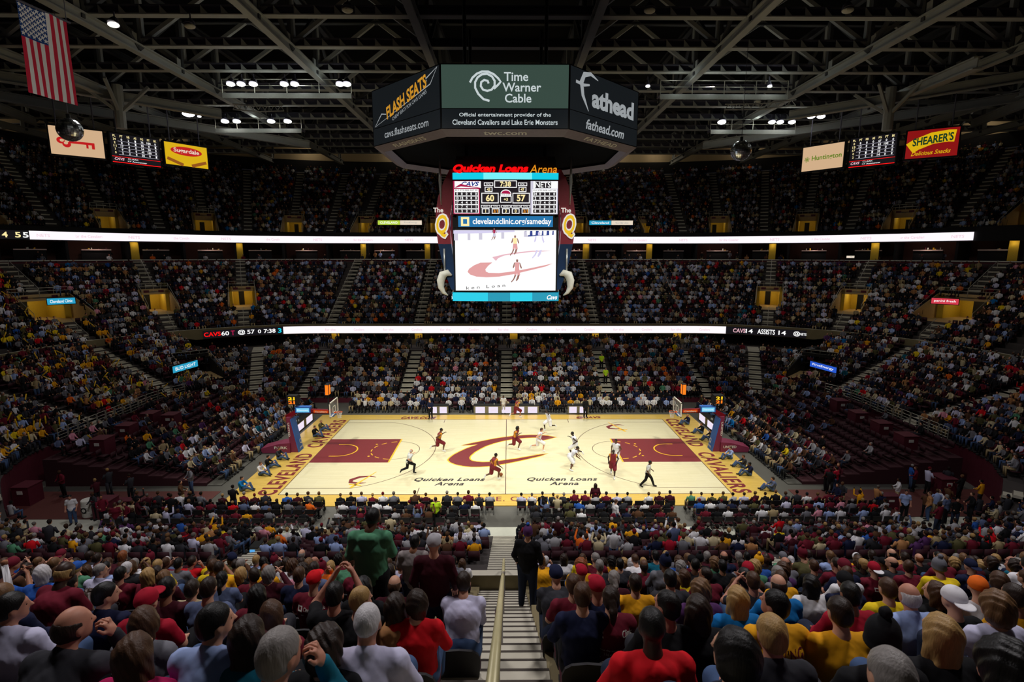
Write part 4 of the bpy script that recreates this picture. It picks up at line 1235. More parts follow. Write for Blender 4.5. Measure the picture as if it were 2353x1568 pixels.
# ================================================================ catwalks
M_TOE = mat('catwalk_toe_board', (150, 152, 146), .6)
def catwalk(x0, x1, Y, z, label, lit):
    root = empty('catwalk', ((x0 + x1) / 2, Y, z))
    tag(root, label, 'catwalk', 'catwalks under the roof')
    mb = MB(); mb.box((x0, Y - .1, z - .55), (x1, Y, z - .1), M_TOE); mb.box((x0, Y, z - .15), (x1, Y + 1.2, z - .05), M_STEELD)
    adopt(mb.obj('deck'), root)
    mb = MB()
    n = max(2, int((x1 - x0) / 2.4))
    for i in range(n + 1):
        x = x0 + (x1 - x0) * i / n; mb.tube([(x, Y, z - .1), (x, Y, z + 1.1)], .035, M_RAIL, 6)
    for h in (.55, 1.1): mb.tube([(x0, Y, z + h), (x1, Y, z + h)], .03, M_RAIL, 6)
    adopt(mb.obj('handrail'), root)
    if lit:
        for i in range(lit):
            x = x0 + (x1 - x0) * (i + .5) / lit
            d = bpy.data.lights.new('catwalk_lamp_light', 'POINT'); d.energy = 26; d.color = (.9, 1, .95); d.shadow_soft_size = .25
            l = bpy.data.objects.new('catwalk_lamp_light', d); COL.objects.link(l); l.location = (x, Y - 1.1, z + .55)
for s, sd in ((-1, 'left'), (1, 'right')):
    a, b = sorted((s * 14.2, s * 26)); catwalk(a, b, 12.7, 29.6, 'lit white catwalk under the higher lamp row on the %s' % sd, 4)
    a, b = sorted((s * 24, s * 34)); catwalk(a, b, 26.2, 29.5, 'lit catwalk under the lower lamp row on the %s' % sd, 3)
    a, b = sorted((s * 42, s * 60)); catwalk(a, b, 20, 31.2, 'dark catwalk above the corner signs on the %s' % sd, 0)
# lighting truss hung in the roof either side
for (x0, x1, yy, sd) in ((535, 652, 250, 'left'), (1665, 1828, 250, 'right')):
    a = at_z(x0, yy + 2, 28.6); b = at_z(x1, yy + (5 if sd == 'left' else -8), 28.6)
    mb = MB()
    for dz in (0, .5): mb.tube([a + Z_ * dz, (a + b) / 2 + Z_ * (dz - .15), b + Z_ * dz], .06, M_SILV, 6)
    for i in range(16):
        p = a.lerp(b, i / 16); q = a.lerp(b, (i + 1) / 16); mb.tube([p + Z_ * (.5 * (i % 2)), q + Z_ * (.5 * (1 - i % 2))], .035, M_SILV, 5)
    tag(mb.obj('lighting_truss'), 'slender silver lattice truss hanging in the roof on the %s' % sd, 'truss')

# ================================================================ flag
fa = at_z(65, 213, 23.2); fb = at_z(178, 244, 23.2)
root = empty('hanging_flag', (fa + fb) / 2)
tag(root, 'large american flag hanging lengthways from the roof at top left', 'flag')
u = (fb - fa).normalized(); u.z = 0; L = (fb - fa).length; n = u.cross(Z_)
M_FR = mat('flag_red', (196, 30, 62), .8, vary=.08); M_FW = mat('flag_white', (222, 218, 222), .8, vary=.05); M_FB = mat('flag_blue', (24, 62, 128), .8, vary=.08)
FH = L * 1.72
def fpt(s, z, lift=0.0):
    w = 0.05 * math.sin(s / L * 9 + z * .5)
    return fa + u * s + Z_ * z + n * (w + lift)
mb = MB(); ncol = 13
for i in range(13):
    m = M_FR if i % 2 == 0 else M_FW
    ztop = FH if i >= 7 else FH * .62
    for j in range(12):
        z0, z1_ = ztop * j / 12, ztop * (j + 1) / 12
        for q in range(3):
            s0 = L * (i + q / 3) / 13; s1 = L * (i + (q + 1) / 3) / 13
            mb.poly([fpt(s0, z0), fpt(s1, z0), fpt(s1, z1_), fpt(s0, z1_)], m)
adopt(mb.obj('striped_field', smooth=True), root)
mb = MB()
for i in range(14):
    for j in range(6):
        s0, s1 = L * 7 / 13 * i / 14, L * 7 / 13 * (i + 1) / 14; z0, z1_ = FH * (.62 + .38 * j / 6), FH * (.62 + .38 * (j + 1) / 6)
        mb.poly([fpt(s0, z0), fpt(s1, z0), fpt(s1, z1_), fpt(s0, z1_)], M_FB)
for r in range(9):
    for c in range(6 if r % 2 == 0 else 5):
        s = L * 7 / 13 * ((r + .8) / 9.6); z = FH * (.635 + .36 * ((c + .4 + .5 * (r % 2)) / 5.9))
        st = []
        for k in range(10):
            a = PI / 2 + k * PI / 5; rr = .13 if k % 2 == 0 else .052
            st.append(fpt(s + rr * math.cos(a), z + rr * math.sin(a), .015))
        mb.poly(st, M_FW)
adopt(mb.obj('star_canton'), root)
mb = MB(); mb.tube([fpt(-.2, FH), fpt(L + .2, FH)], .06, M_STEELD, 6)
for s in (0, L): mb.tube([fpt(s, FH), fpt(s, 30.5 - 23.2)], .02, M_STEELD, 4)
adopt(mb.obj('hanging_bar'), root)

# ================================================================ mirror balls
M_MIR = mat('mirror_tiles', (215, 220, 225), .22, metal=1.0, vary=.3, scale=14)
def mirrorball(px, py, Z, r, label):
    p = at_z(px, py, Z)
    root = empty('mirror_ball', p); tag(root, label, 'mirror ball', 'mirror balls under the roof')
    mb = MB()
    nv, nu = 18, 30
    for j in range(nv):
        t0, t1 = PI * j / nv - PI / 2, PI * (j + 1) / nv - PI / 2
        for i in range(nu):
            a0, a1 = 2 * PI * i / nu, 2 * PI * (i + 1) / nu
            q = [Vector((math.cos(t) * math.cos(a), math.cos(t) * math.sin(a), math.sin(t))) for t, a in ((t0, a0), (t0, a1), (t1, a1), (t1, a0))]
            c = sum(q, Vector()) / 4
            jit = Vector((random.uniform(-.04, .04), random.uniform(-.04, .04), random.uniform(-.04, .04)))
            mb.poly([(c + (k - c) * .94) * r + jit * r * .4 * ((k - c).dot(Vector((1, .5, .3))) * 4) for k in q], M_MIR)
    mb.ball((0, 0, 0), r * .96, M_BLACK, 20, 12)
    mb.obj('mirror_shell', root)
    mb = MB(); mb.tube([(0, 0, r * .95), (0, 0, r + .25)], .12, M_BLACK, 8); mb.tube([(0, 0, r + .2), (0, 0, 8)], .02, M_STEELD, 5)
    mb.obj('hanger', root)
mirrorball(160, 299, 23.5, .78, 'mirror ball hanging in front of the red key sign')
mirrorball(1702, 346, 23.2, .8, 'mirror ball hanging left of the cream bank sign')

# ================================================================ basketball hoops
M_PADB = mat('blue_pad', (48, 104, 190), .5); M_PADW = mat('wine_pad', (122, 44, 72), .5); M_ARM = mat('maroon_arm', (120, 14, 28), .4)
M_RIM = mat('orange_rim', (240, 92, 20), .4); M_NET = mat('white_net', (235, 235, 230), .8)
def glass():
    m = bpy.data.materials.new('backboard_glass'); m.use_nodes = True
    b = m.node_tree.nodes['Principled BSDF']; b.inputs['Base Color'].default_value = (.9, .95, .95, 1)
    b.inputs['Roughness'].default_value = .02; b.inputs['Alpha'].default_value = .12
    return m
M_GLASS = glass()
G_SHOT = glow('shot_clock_digits', (255, 120, 10), 1.2); G_SHOTY = glow('shot_clock_yellow', (255, 205, 20), 1.1); G_SKY = glow('lit_sky_blue', (120, 205, 240), 1.0)
for s, sd in ((-1, 'left'), (1, 'right')):
    root = empty('basketball_hoop', (s * 16.4, 0, 0))
    tag(root, 'basketball hoop on padded base behind the %s baseline' % sd, 'basketball hoop')
    def X(a): return s * a
    mb = MB()
    pr = [(16.4, 0.0), (16.4, 0.78), (17.2, 0.72), (18.6, 0.35), (18.6, 0.0)]
    mb.prism([(X(x), -.55, z) for x, z in pr], (0, 1.1, 0), M_PADW)
    lt = s
    text(mb, 'UNITED' if s > 0 else 'PARK', (X(17.1), -.56, .42), (1, 0, 0), Z_, M_WHITE, w=1.0, h=.2, bold=.02, lift=.004)
    adopt(mb.obj('wheeled_base_pad'), root)
    mb = MB()
    mb.prism([(X(15.85), -.42, 0), (X(16.42), -.42, 0), (X(16.62), -.42, 2.75), (X(16.32), -.42, 2.75)], (0, .86, 0), M_PADW)
    mb.prism([(X(15.78), -.43, 0), (X(15.84), -.43, 0), (X(16.32), -.43, 2.6), (X(16.26), -.43, 2.6)], (0, .88, 0), M_PADB)
    text(mb, 'UNITED', (X(16.45), -.425, 1.8), (0, 0, -1), (1, 0, 0), M_WHITE, w=1.1, h=.14, bold=.02, lift=.006)
    nn = Vector((-s, 0, .17)); uu = Vector((0, -1 * s, 0)) if False else Vector((0, -s, 0))
    text(mb, 'Q', (X(15.83) - s * .02, 0, .75), (0, -s, 0), Vector((s * .17, 0, 1)), M_WHITE, h=.42, bold=.02, lift=.03)
    text(mb, 'arena', (X(15.80) - s * .02, 0, .32), (0, -s, 0), Vector((s * .17, 0, 1)), M_WHITE, w=.6, h=.14, bold=.01, lift=.03)
    adopt(mb.obj('padded_post'), root)
    mb = MB()
    mb.beam((X(16.7), 0, 2.7), (X(15.7), 0, 3.25), .34, .3, M_ARM); mb.beam((X(15.75), 0, 3.24), (X(13.3), 0, 3.12), .26, .22, M_ARM)
    mb.beam((X(15.2), 0, 3.0), (X(13.35), 0, 3.0), .1, .1, M_ARM)
    mb.prism([(X(14.6), -.14, 3.06), (X(13.5), -.14, 3.02), (X(13.5), -.14, 3.2), (X(14.6), -.14, 3.26)], (0, -.02, 0), M_RIM)
    text(mb, 'Cavaliers', (X(14.05), -.17, 3.13), (1, 0, 0), Z_, M_WHITE, w=.9, h=.12, bold=.01, lift=.004)
    adopt(mb.obj('support_arm'), root)
    mb = MB(); mb.box((min(X(13.09), X(13.12)), -.9, 2.9), (max(X(13.09), X(13.12)), .9, 3.97), M_GLASS); adopt(mb.obj('glass_backboard'), root)
    mb = MB()
    for (a, b, c, d) in ((-.93, .93, 2.87, 2.93), (-.93, .93, 3.94, 4.0), (-.93, -.87, 2.87, 4.0), (.87, .93, 2.87, 4.0)):
        mb.box((min(X(13.06), X(13.14)), a, c), (max(X(13.06), X(13.14)), b, d), M_WHITE)
    for (a, b, c, d) in ((-.3, .3, 3.05, 3.1), (-.3, .3, 3.5, 3.55), (-.3, -.25, 3.05, 3.55), (.25, .3, 3.05, 3.55)):
        mb.box((min(X(13.07), X(13.1)), a, c), (max(X(13.07), X(13.1)), b, d), M_WHITE)
    adopt(mb.obj('backboard_frame'), root)
    mb = MB()
    mb.tube([(X(12.72) + .2286 * math.cos(a), .2286 * math.sin(a), 3.05) for a in [2 * PI * i / 24 for i in range(25)]], .016, M_RIM, 6)
    mb.beam((X(12.94), 0, 3.04), (X(13.1), 0, 3.02), .16, .08, M_RIM)
    adopt(mb.obj('rim'), root)
    mb = MB()
    for i in range(12):
        a = 2 * PI * i / 12
        for d in (1, -1):
            mb.tube([(X(12.72) + r * math.cos(a + d * k), r * math.sin(a + d * k), z) for r, z, k in ((.225, 3.04, 0), (.17, 2.86, .26), (.13, 2.7, .52), (.14, 2.6, .7))], .006, M_NET, 4)
    adopt(mb.obj('net'), root)
    mb = MB(); mb.box((min(X(13.35), X(13.05)), -.35, 2.78), (max(X(13.35), X(13.05)), .35, 2.9), M_PADB); adopt(mb.obj('backboard_padding'), root)
    # shot clocks
    mb = MB(); mb.tube([(X(13.5), 0, 3.1), (X(13.5), 0, 4.4)], .05, M_BLACK, 8); mb.box((X(13.5) - .15, -.2, 4.42), (X(13.5) + .15, .2, 5.25), M_BLACK)
    nm = Vector((0, -1, 0))
    rect(mb, (X(13.5), -.205, 4.83), (1, 0, 0), Z_, -.12, .12, -.38, .38, G_SHOT, .004)
    rect(mb, (X(13.5) - s * .155, 0, 4.83), (0, -s, 0), Z_, -.16, .16, -.36, .36, G_SHOT, .004)
    adopt(mb.obj('backboard_clock'), root)
    mb = MB(); mb.tube([(X(16.15), 0, 3.1), (X(16.15), 0, 3.8)], .06, M_BLACK, 8); mb.box((X(16.15) - .38, -.3, 3.72), (X(16.15) + .38, .3, 4.4), M_BLACK)
    text(mb, '21', (X(16.15), -.305, 4.2), (1, 0, 0), Z_, G_SHOTY, w=.5, h=.25, bold=.05, lift=.004); text(mb, '21', (X(16.15), -.305, 3.9), (1, 0, 0), Z_, G_SHOT, w=.5, h=.24, bold=.05, lift=.004)
    adopt(mb.obj('shot_clock'), root)
    mb = MB(); mb.box((X(15.4) - .58, -.2, 3.05), (X(15.4) + .58, .2, 3.52), M_PADB)
    rect(mb, (X(15.4), -.205, 3.28), (1, 0, 0), Z_, -.48, .48, -.17, .15, G_SKY, .004); text(mb, 'Discount', (X(15.4), -.205, 3.27), (1, 0, 0), Z_, G_WHITE, w=.8, h=.12, lift=.008)
    adopt(mb.obj('lit_sign_box'), root)
M_BALL = mat('basketball_leather', (150, 84, 40), .6)
mb = MB(); mb.ball((0, 0, 0), .125, M_BALL, 20, 14)
for ax in (0, 1, 2):
    pts = []
    for i in range(25):
        a = 2 * PI * i / 24; q = [0, 0, 0]; q[(ax + 1) % 3] = .125 * math.cos(a); q[(ax + 2) % 3] = .125 * math.sin(a); pts.append(q)
    mb.tube(pts, .003, M_BLACK, 4, False)
bl = mb.obj('basketball', smooth=True); pz = at_z(1151.5, 1091, .13); bl.location = (pz.x, pz.y, .14)
tag(bl, 'orange basketball bouncing beside the dribbling player near midcourt', 'ball')

# ================================================================ scorer's tables with LED fronts
G_TBL = glow('led_table_front', (238, 226, 246), 1.0, True)
def table(p, q, depth, label, n):
    """front edge runs from p to q (left to right seen from the court), boards face the court"""
    p = Vector(p); q = Vector(q); u = (q - p).normalized(); L = (q - p).length; nr = u.cross(Z_)
    root = empty('courtside_table', (p + q) / 2); tag(root, label, 'table', 'courtside tables with lit fronts')
    mb = MB(); mb.prism([p + Z_ * .76 - u * .05, q + Z_ * .76 + u * .05, q + Z_ * .76 - nr * depth, p + Z_ * .76 - nr * depth], Z_ * .05, M_BLACK); adopt(mb.obj('tabletop'), root)
    mb = MB(); mb.prism([p + Z_ * .02, q + Z_ * .02, q + Z_ * .76, p + Z_ * .76], -nr * .08, mat('olive_table_front', (120, 116, 96), .6)); adopt(mb.obj('front_panel'), root)
    for i in range(n):
        x = L * (i + .5) / n; w = L / n * .36
        mb = MB(); rect(mb, p + u * x, u, Z_, -w, w, .08, .7, G_TBL, .01); text(mb, 'CAVS', p + u * x + Z_ * .4, u, Z_, G_RTX, w=w, h=.2, lift=.014); adopt(mb.obj('led_board'), root)
    for i in range(int(L * 1.4)):
        x = rng.uniform(.1, L - .1); c = p + u * x - nr * rng.uniform(.1, depth - .1) + Z_ * .81
        if i % 3 == 0:
            mb = MB(); mb.tube([c, c + Z_ * .16], .035, M_WHITE, 8); o = mb.obj('water_bottle'); tag(o, 'white bottle standing on the ' + label, 'bottle', 'bottles on the courtside tables')
Yt = 9.3
table((-7.4, Yt, 0), (-5.5, Yt, 0), .7, 'short lit courtside table beside the coach in the dark suit', 2)
table((-3.1, Yt, 0), (3.1, Yt, 0), .7, 'long lit scorer table at midcourt', 5)
table((5.8, Yt, 0), (7.8, Yt, 0), .7, 'short lit courtside table behind the coach in black trousers', 2)
table((-17.6, 3.6, 0), (-17.6, 7.6, 0), .6, 'lit courtside table behind the left baseline', 2)
table((17.6, 7.6, 0), (17.6, 3.6, 0), .6, 'lit courtside table behind the right baseline', 2)

# ================================================================ barred rail panels at the two ends of the lower stand
def barred(p, q, h, label):
    p = Vector(p); q = Vector(q)
    mb = MB()
    for z in (.08, .3, .52, .74, h): mb.tube([p + Z_ * z, q + Z_ * z], .024, M_RAIL, 6)
    for r in (p, q): mb.tube([r, r + Z_ * h], .03, M_RAIL, 6)
    o = mb.obj('barred_rail'); tag(o, label, 'railing', 'barred rail panels at the ends of the lower stand'); return o
k = {-1: 0, 1: 0}
for s in (-1, 1):
    sd = 'left' if s < 0 else 'right'
    for i in range(13):
        if s < 0: t0 = order('a', -62) + i * .098
        else: t0 = order('a', 62) - i * .098
        a = P(t0, .15); b = P(t0 + (.088 if s < 0 else -.088), .15)
        barred((a[0], a[1], zlow1(.4, a)), (b[0], b[1], zlow1(.4, b)), 1.0, '%s barred steel rail panel from the far corner of the %s end' % (ORD[i], sd))

# ================================================================ aisle handrails in the middle stand
def handrail(t, rows, k0, k1, label, side=0.0, V=VOM2):
    mb = MB(); pts = []
    for k in range(k0, k1):
        o, zf, d = rows[k]; p = P(t, o); pts.append((p[0], p[1], zf(p) + .9))
        if (k - k0) % 2 == 0: mb.tube([(p[0], p[1], zf(p)), (p[0], p[1], zf(p) + .9)], .025, M_RAIL, 6)
    mb.tube(pts, .028, M_RAIL, 6)
    tag(mb.obj('aisle_handrail'), label, 'handrail', 'handrails on the middle stand stairs')
hn = {'left': 0, 'right': 0, 'centre': 0}
for t in sorted(AIS2, key=lambda t: abs(P(t, 15)[0])):
    p = P(t, 15)
    if p[1] < -14: continue
    sd = 'left' if p[0] < -1 else 'right' if p[0] > 1 else 'centre'
    w = ORD[hn[sd]]; hn[sd] += 1
    place = 'centre stairs' if sd == 'centre' else '%s stairs %s of centre' % (w, sd)
    vom = [v for v in VOM2 if abs(v[0] - t) < 1e-6]
    k0 = 9 if vom else 0
    handrail(t, ROWS2, k0, 16, 'thin steel handrail up the upper middle of the %s' % place)
    if vom: handrail(t, ROWS2, 0, 4, 'short steel handrail below the opening on the %s' % place)

# ================================================================ the near stairs' handrail
M_PIPE = mat('cream_pipe', (196, 186, 140), .35, metal=.1); M_PIPE2 = mat('grey_pipe', (140, 136, 142), .3, metal=.6)
root = empty('stair_handrail', (.05, -25.6, Z2))
tag(root, 'round pipe handrail down the middle of the near stairs', 'handrail')
def stair_z(y): return 5.93 + .568 * (-25.7 - y)
mb = MB(); mb.tube([(.09, -37.6, stair_z(-37.6) + .92), (.07, -30.9, stair_z(-30.9) + .9)], .03, M_PIPE, 12); adopt(mb.obj('upper_pipe', smooth=True), root)
mb = MB(); mb.tube([(.07, -30.5, stair_z(-30.5) + .88), (.04, -25.9, stair_z(-25.9) + .9), (.035, -25.72, stair_z(-25.72) + .78), (.035, -25.7, stair_z(-25.7) + .1)], .03, M_PIPE, 12); adopt(mb.obj('lower_pipe', smooth=True), root)
mb = MB(); mb.tube([(.07, -30.95, stair_z(-30.95) + .9), (.07, -30.3, stair_z(-30.3) + .88)], .034, M_PIPE2, 12); adopt(mb.obj('pipe_sleeve'), root)
for y in (-37, -34.5, -32, -29.4, -27.2):
    mb = MB(); mb.tube([(.06, y, stair_z(y) - .1), (.06, y, stair_z(y) + .9)], .022, M_PIPE2, 10); adopt(mb.obj('post'), root)
# white barrel and maroon boxes on the floor at the left, broadcast camera cases
def drum(px, py, label, r=.33, h=1.0):
    p = at_z(px, py, 0); mb = MB()
    mb.tube([(0, 0, 0), (0, 0, .05), (0, 0, h * .3), (0, 0, h * .32), (0, 0, h * .34), (0, 0, h * .64), (0, 0, h * .66), (0, 0, h * .68), (0, 0, h), (0, 0, h + .03)], [r * .92, r, r, r * 1.06, r, r, r * 1.06, r, r, r * .9], M_WHITE, 20)
    disc(mb, (0, -r * 1.02, h * .5), (1, 0, 0), Z_, .17, .17, M_BLACK, .02); disc(mb, (0, -r * 1.02, h * .5), (1, 0, 0), Z_, .1, .1, M_WHITE, .025)
    o = mb.obj('waste_drum'); o.location = (p.x, p.y, -.03); tag(o, label, 'drum')
CABS = []
drum(206, 1186, 'white waste drum with a round black badge on the floor at the left')
def maroonbox(px, py, w, d, h, label):
    p = at_z(px, py, 0); root = empty('maroon_cabinet', (p.x, p.y, -.03)); tag(root, label, 'cabinet', 'maroon cabinets round the floor')
    mb = MB(); mb.box((-w / 2, -d / 2, 0), (w / 2, d / 2, h), M_MAROON); mb.box((-w / 2 - .03, -d / 2 - .03, h), (w / 2 + .03, d / 2 + .03, h + .04), M_MAROON); mb.obj('body', root)
    mb = MB(); mb.box((-.16, -d / 2 - .02, h * .6), (.16, -d / 2, h * .75), M_WHITE); mb.obj('plate', root)
maroonbox(247, 1187, 1.0, .8, 1.1, 'maroon cabinet beside the white waste drum')
maroonbox(310, 1178, 1.7, .5, .8, 'low maroon counter right of the white waste drum')
maroonbox(2040, 1165, 1.0, .5, .8, 'low maroon counter on the red floor at the right')
for (x, y, zf_, lab) in ((350, 985, 1.3, 'maroon cabinet in the left end seats nearest the rail panels'), (398, 992, 1.0, 'maroon cabinet in the left end seats beside the yellow sticks'), (296, 1012, 1.4, 'maroon cabinet in the middle of the left end seats'), (240, 1052, 1.2, 'maroon cabinet low in the left end seats'), (60, 1108, 1.3, 'maroon cabinet at the near end of the left rail panels'),
                      (1925, 962, 1.1, 'maroon cabinet in the right end seats nearest the far corner'), (1968, 985, 1.2, 'second maroon cabinet from the far corner in the right end seats'), (2022, 1008, 1.3, 'third maroon cabinet from the far corner in the right end seats'), (2078, 1036, 1.4, 'fourth maroon cabinet from the far corner in the right end seats'), (2170, 1085, 1.4, 'maroon cabinet nearest the camera in the right end seats')):
    p = at_z(x, y, zf_); k_ = max(0, min(11, int((abs(p.x) - 18.6) / .95))); inside = 18.6 < abs(p.x) < 30 and -6.2 < p.y < 11
    root = empty('maroon_cabinet', (p.x, p.y, .16 * k_ if inside else -.05)); tag(root, lab, 'cabinet', 'maroon cabinets round the floor')
    mb = MB(); mb.box((-.5, -.5, 0), (.5, .5, 1.15), M_MAROON); mb.box((-.53, -.53, 1.15), (.53, .53, 1.2), M_MAROON); mb.obj('body', root)
    mb = MB(); mb.box((-.16, -.53, .75), (.16, -.5, .95), M_WHITE); mb.obj('plate', root)
    CABS.append((p.x, p.y))
for (x, y, zz, lab) in ((590, 1262, 0.9, 'grey broadcast camera left of the green hoodie'), (640, 1258, .8, 'dark broadcast camera on the walkway left of centre'), (1055, 1265, .9, 'dark broadcast camera with glowing blue viewfinder')):
    p = at_z(x, y, 1.9); gz = zlow1(max(0.4, -p.y - HY), p); root = empty('broadcast_camera', (p.x, p.y, gz)); tag(root, lab, 'camera', 'broadcast cameras in the lower stand')
    Hc = p.z - gz
    mb = MB(); mb.box((-.16, -.35, Hc - .18), (.16, .35, Hc + .18), mat('camera_grey', (118, 112, 98), .5)); mb.box((-.2, -.3, Hc + .18), (.2, .28, Hc + .22), M_BLACK); mb.obj('camera_body', root)
    mb = MB(); mb.tube([(0, .35, Hc), (0, .75, Hc - .02)], [.13, .16], M_BLACK, 14); mb.obj('lens', root)
    mb = MB()
    for a in range(3):
        an = 2 * PI * a / 3 + .5; mb.tube([(0, 0, Hc - .2), (.45 * math.cos(an), .45 * math.sin(an), 0)], .03, M_BLACK, 6)
    mb.obj('tripod', root)
    mb = MB(); mb.box((-.1, -.42, Hc + .05), (.1, -.36, Hc + .17), glow('viewfinder_blue', (90, 180, 250), .8)); mb.obj('viewfinder', root)
# ================================================================ people: smooth bodies from blended tapered limbs (surface nets on a distance field)
def sdf_mesh(prims, res, clip=None, noise=0.0):
    """prims: ('rc',a,b,ra,rb,scale,k) tapered limb, ('el',c,r,k) ellipsoid, each optionally inside a frame (R,t); returns verts, quads"""
    lo = np.array([1e9] * 3); hi = -lo
    def corners(pr):
        if pr[0] == 'rc':
            a, b = np.array(pr[1], float), np.array(pr[2], float); r = max(pr[3], pr[4])
            return np.minimum(a, b) - r, np.maximum(a, b) + r
        c, r = np.array(pr[1], float), np.array(pr[2], float)
        return c - r, c + r
    infl = 0.05
    bxs = []
    for pr in prims:
        l, h = corners(pr)
        fr = pr[-1]
        if fr is not None:
            R, t = fr
            cs = np.array([[x, y, z] for x in (l[0], h[0]) for y in (l[1], h[1]) for z in (l[2], h[2])])
            cs = cs @ R.T + t
            l, h = cs.min(0), cs.max(0)
        bxs.append((l - infl, h + infl)); lo = np.minimum(lo, l); hi = np.maximum(hi, h)
    lo = lo - 2 * res - 0.02; hi = hi + 2 * res + 0.02
    n = np.ceil((hi - lo) / res).astype(int) + 1
    D = np.full(n, 1.0, np.float32)
    ax = [lo[i] + res * np.arange(n[i]) for i in range(3)]
    for pr, (bl, bh) in zip(prims, bxs):
        i0 = np.maximum(((bl - lo) / res).astype(int), 0); i1 = np.minimum(((bh - lo) / res).astype(int) + 2, n)
        sl = tuple(slice(a, b) for a, b in zip(i0, i1))
        X, Y, Z = np.meshgrid(ax[0][sl[0]], ax[1][sl[1]], ax[2][sl[2]], indexing='ij')
        fr = pr[-1]
        if fr is not None:
            R, t = fr
            X, Y, Z = X - t[0], Y - t[1], Z - t[2]
            X, Y, Z = (X * R[0, 0] + Y * R[1, 0] + Z * R[2, 0], X * R[0, 1] + Y * R[1, 1] + Z * R[2, 1], X * R[0, 2] + Y * R[1, 2] + Z * R[2, 2])
        if pr[0] == 'rc':
            _, a, b, ra, rb, s, k, _f = pr
            s = np.array(s, float); a = np.array(a, float) / s; b = np.array(b, float) / s
            px, py, pz = X / s[0] - a[0], Y / s[1] - a[1], Z / s[2] - a[2]
            d = b - a; L = float(d @ d) + 1e-9
            t = np.clip((px * d[0] + py * d[1] + pz * d[2]) / L, 0, 1)
            q = np.sqrt((px - t * d[0]) ** 2 + (py - t * d[1]) ** 2 + (pz - t * d[2]) ** 2) - (ra + (rb - ra) * t)
            q = q * s.min()
        else:
            _, c, r, k, _f = pr
            e = np.sqrt(((X - c[0]) / r[0]) ** 2 + ((Y - c[1]) / r[1]) ** 2 + ((Z - c[2]) / r[2]) ** 2)
            q = (e - 1) * min(r)
        cur = D[sl]
        if k < 0:      # carve
            D[sl] = np.maximum(cur, -q)
        elif k == 0:
            D[sl] = np.minimum(cur, q)
        else:
            h = np.clip(0.5 + 0.5 * (cur - q) / k, 0, 1)
            D[sl] = cur + (q - cur) * h - k * h * (1 - h)
    if clip is not None or noise:
        X, Y, Z = np.meshgrid(*ax, indexing='ij')
        if noise:
            D = D + noise * (np.sin(X * 61 + Z * 23) * np.sin(Y * 57 + Z * 31) + 0.6 * np.sin(X * 131 + Y * 97 + Z * 44))
        if clip is not None:
            D = np.maximum(D, clip(X, Y, Z))
    return nets(D, lo, res)
def nets(D, lo, res):
    S = (D < 0)
    n = np.array(D.shape)
    c = np.zeros(n - 1, np.int8)
    for dx in (0, 1):
        for dy in (0, 1):
            for dz in (0, 1):
                c += S[dx:n[0] - 1 + dx, dy:n[1] - 1 + dy, dz:n[2] - 1 + dz]
    act = (c > 0) & (c < 8)
    idx = -np.ones(n - 1, np.int64)
    I = np.argwhere(act)
    idx[act] = np.arange(len(I))
    acc = np.zeros((len(I), 3)); cnt = np.zeros(len(I))
    E = [((0,0,0),(1,0,0)),((0,1,0),(1,1,0)),((0,0,1),(1,0,1)),((0,1,1),(1,1,1)),((0,0,0),(0,1,0)),((1,0,0),(1,1,0)),((0,0,1),(0,1,1)),((1,0,1),(1,1,1)),((0,0,0),(0,0,1)),((1,0,0),(1,0,1)),((0,1,0),(0,1,1)),((1,1,0),(1,1,1))]
    for a, b in E:
        ia, ib = I + a, I + b
        da = D[ia[:, 0], ia[:, 1], ia[:, 2]]; db = D[ib[:, 0], ib[:, 1], ib[:, 2]]
        m = (da < 0) != (db < 0)
        t = np.where(m, da / np.where(m, da - db, 1), 0)[:, None]
        acc += np.where(m[:, None], ia + (np.array(b) - np.array(a)) * t, 0); cnt += m
    V = lo + res * acc / cnt[:, None]
    F = []
    for axi in range(3):
        o1, o2 = (axi + 1) % 3, (axi + 2) % 3
        sl0 = [slice(1, -1)] * 3; sl1 = [slice(1, -1)] * 3
        sl0[axi] = slice(0, n[axi] - 1); sl1[axi] = slice(1, n[axi])
        a = S[tuple(sl0)]; b = S[tuple(sl1)]
        J = np.argwhere(a != b)
        if not len(J): continue
        off = np.ones(3, int); off[axi] = 0
        J = J + off
        d1 = np.zeros(3, int); d1[o1] = 1; d2 = np.zeros(3, int); d2[o2] = 1
        q = [J - d1 - d2, J - d2, J, J - d1]
        q = np.stack([idx[x[:, 0], x[:, 1], x[:, 2]] for x in q], 1)
        ins = S[J[:, 0], J[:, 1], J[:, 2]]
        q = np.where(ins[:, None], q, q[:, ::-1])
        F.append(q)
    return V, np.concatenate(F)
def mesh_of(name, parts, mats):
    """parts: list of (V, F, material index)"""
    vs = []; fs = []; mi = []; o = 0
    for V, F, k in parts:
        vs.append(np.asarray(V, float)); fs += [tuple(int(i) + o for i in f) for f in F]; mi += [k] * len(F); o += len(V)
    me = bpy.data.meshes.new(name)
    me.from_pydata(np.concatenate(vs).tolist(), [], fs)
    for m in mats: me.materials.append(m)
    me.polygons.foreach_set('material_index', mi)
    me.polygons.foreach_set('use_smooth', [True] * len(fs))
    me.update()
    return me
def rc(a, b, ra, rb, k=0.03, s=(1, 1, 1), fr=None): return ('rc', a, b, ra, rb, s, k, fr)
def el(c, r, k=0.03, fr=None): return ('el', c, r, k, fr)
def frame(c, yaw=0.0, pitch=0.0, roll=0.0):
    M = (Matrix.Rotation(yaw, 3, 'Z') @ Matrix.Rotation(-pitch, 3, 'X') @ Matrix.Rotation(roll, 3, 'Y'))
    return np.array(M), np.array(c, float)
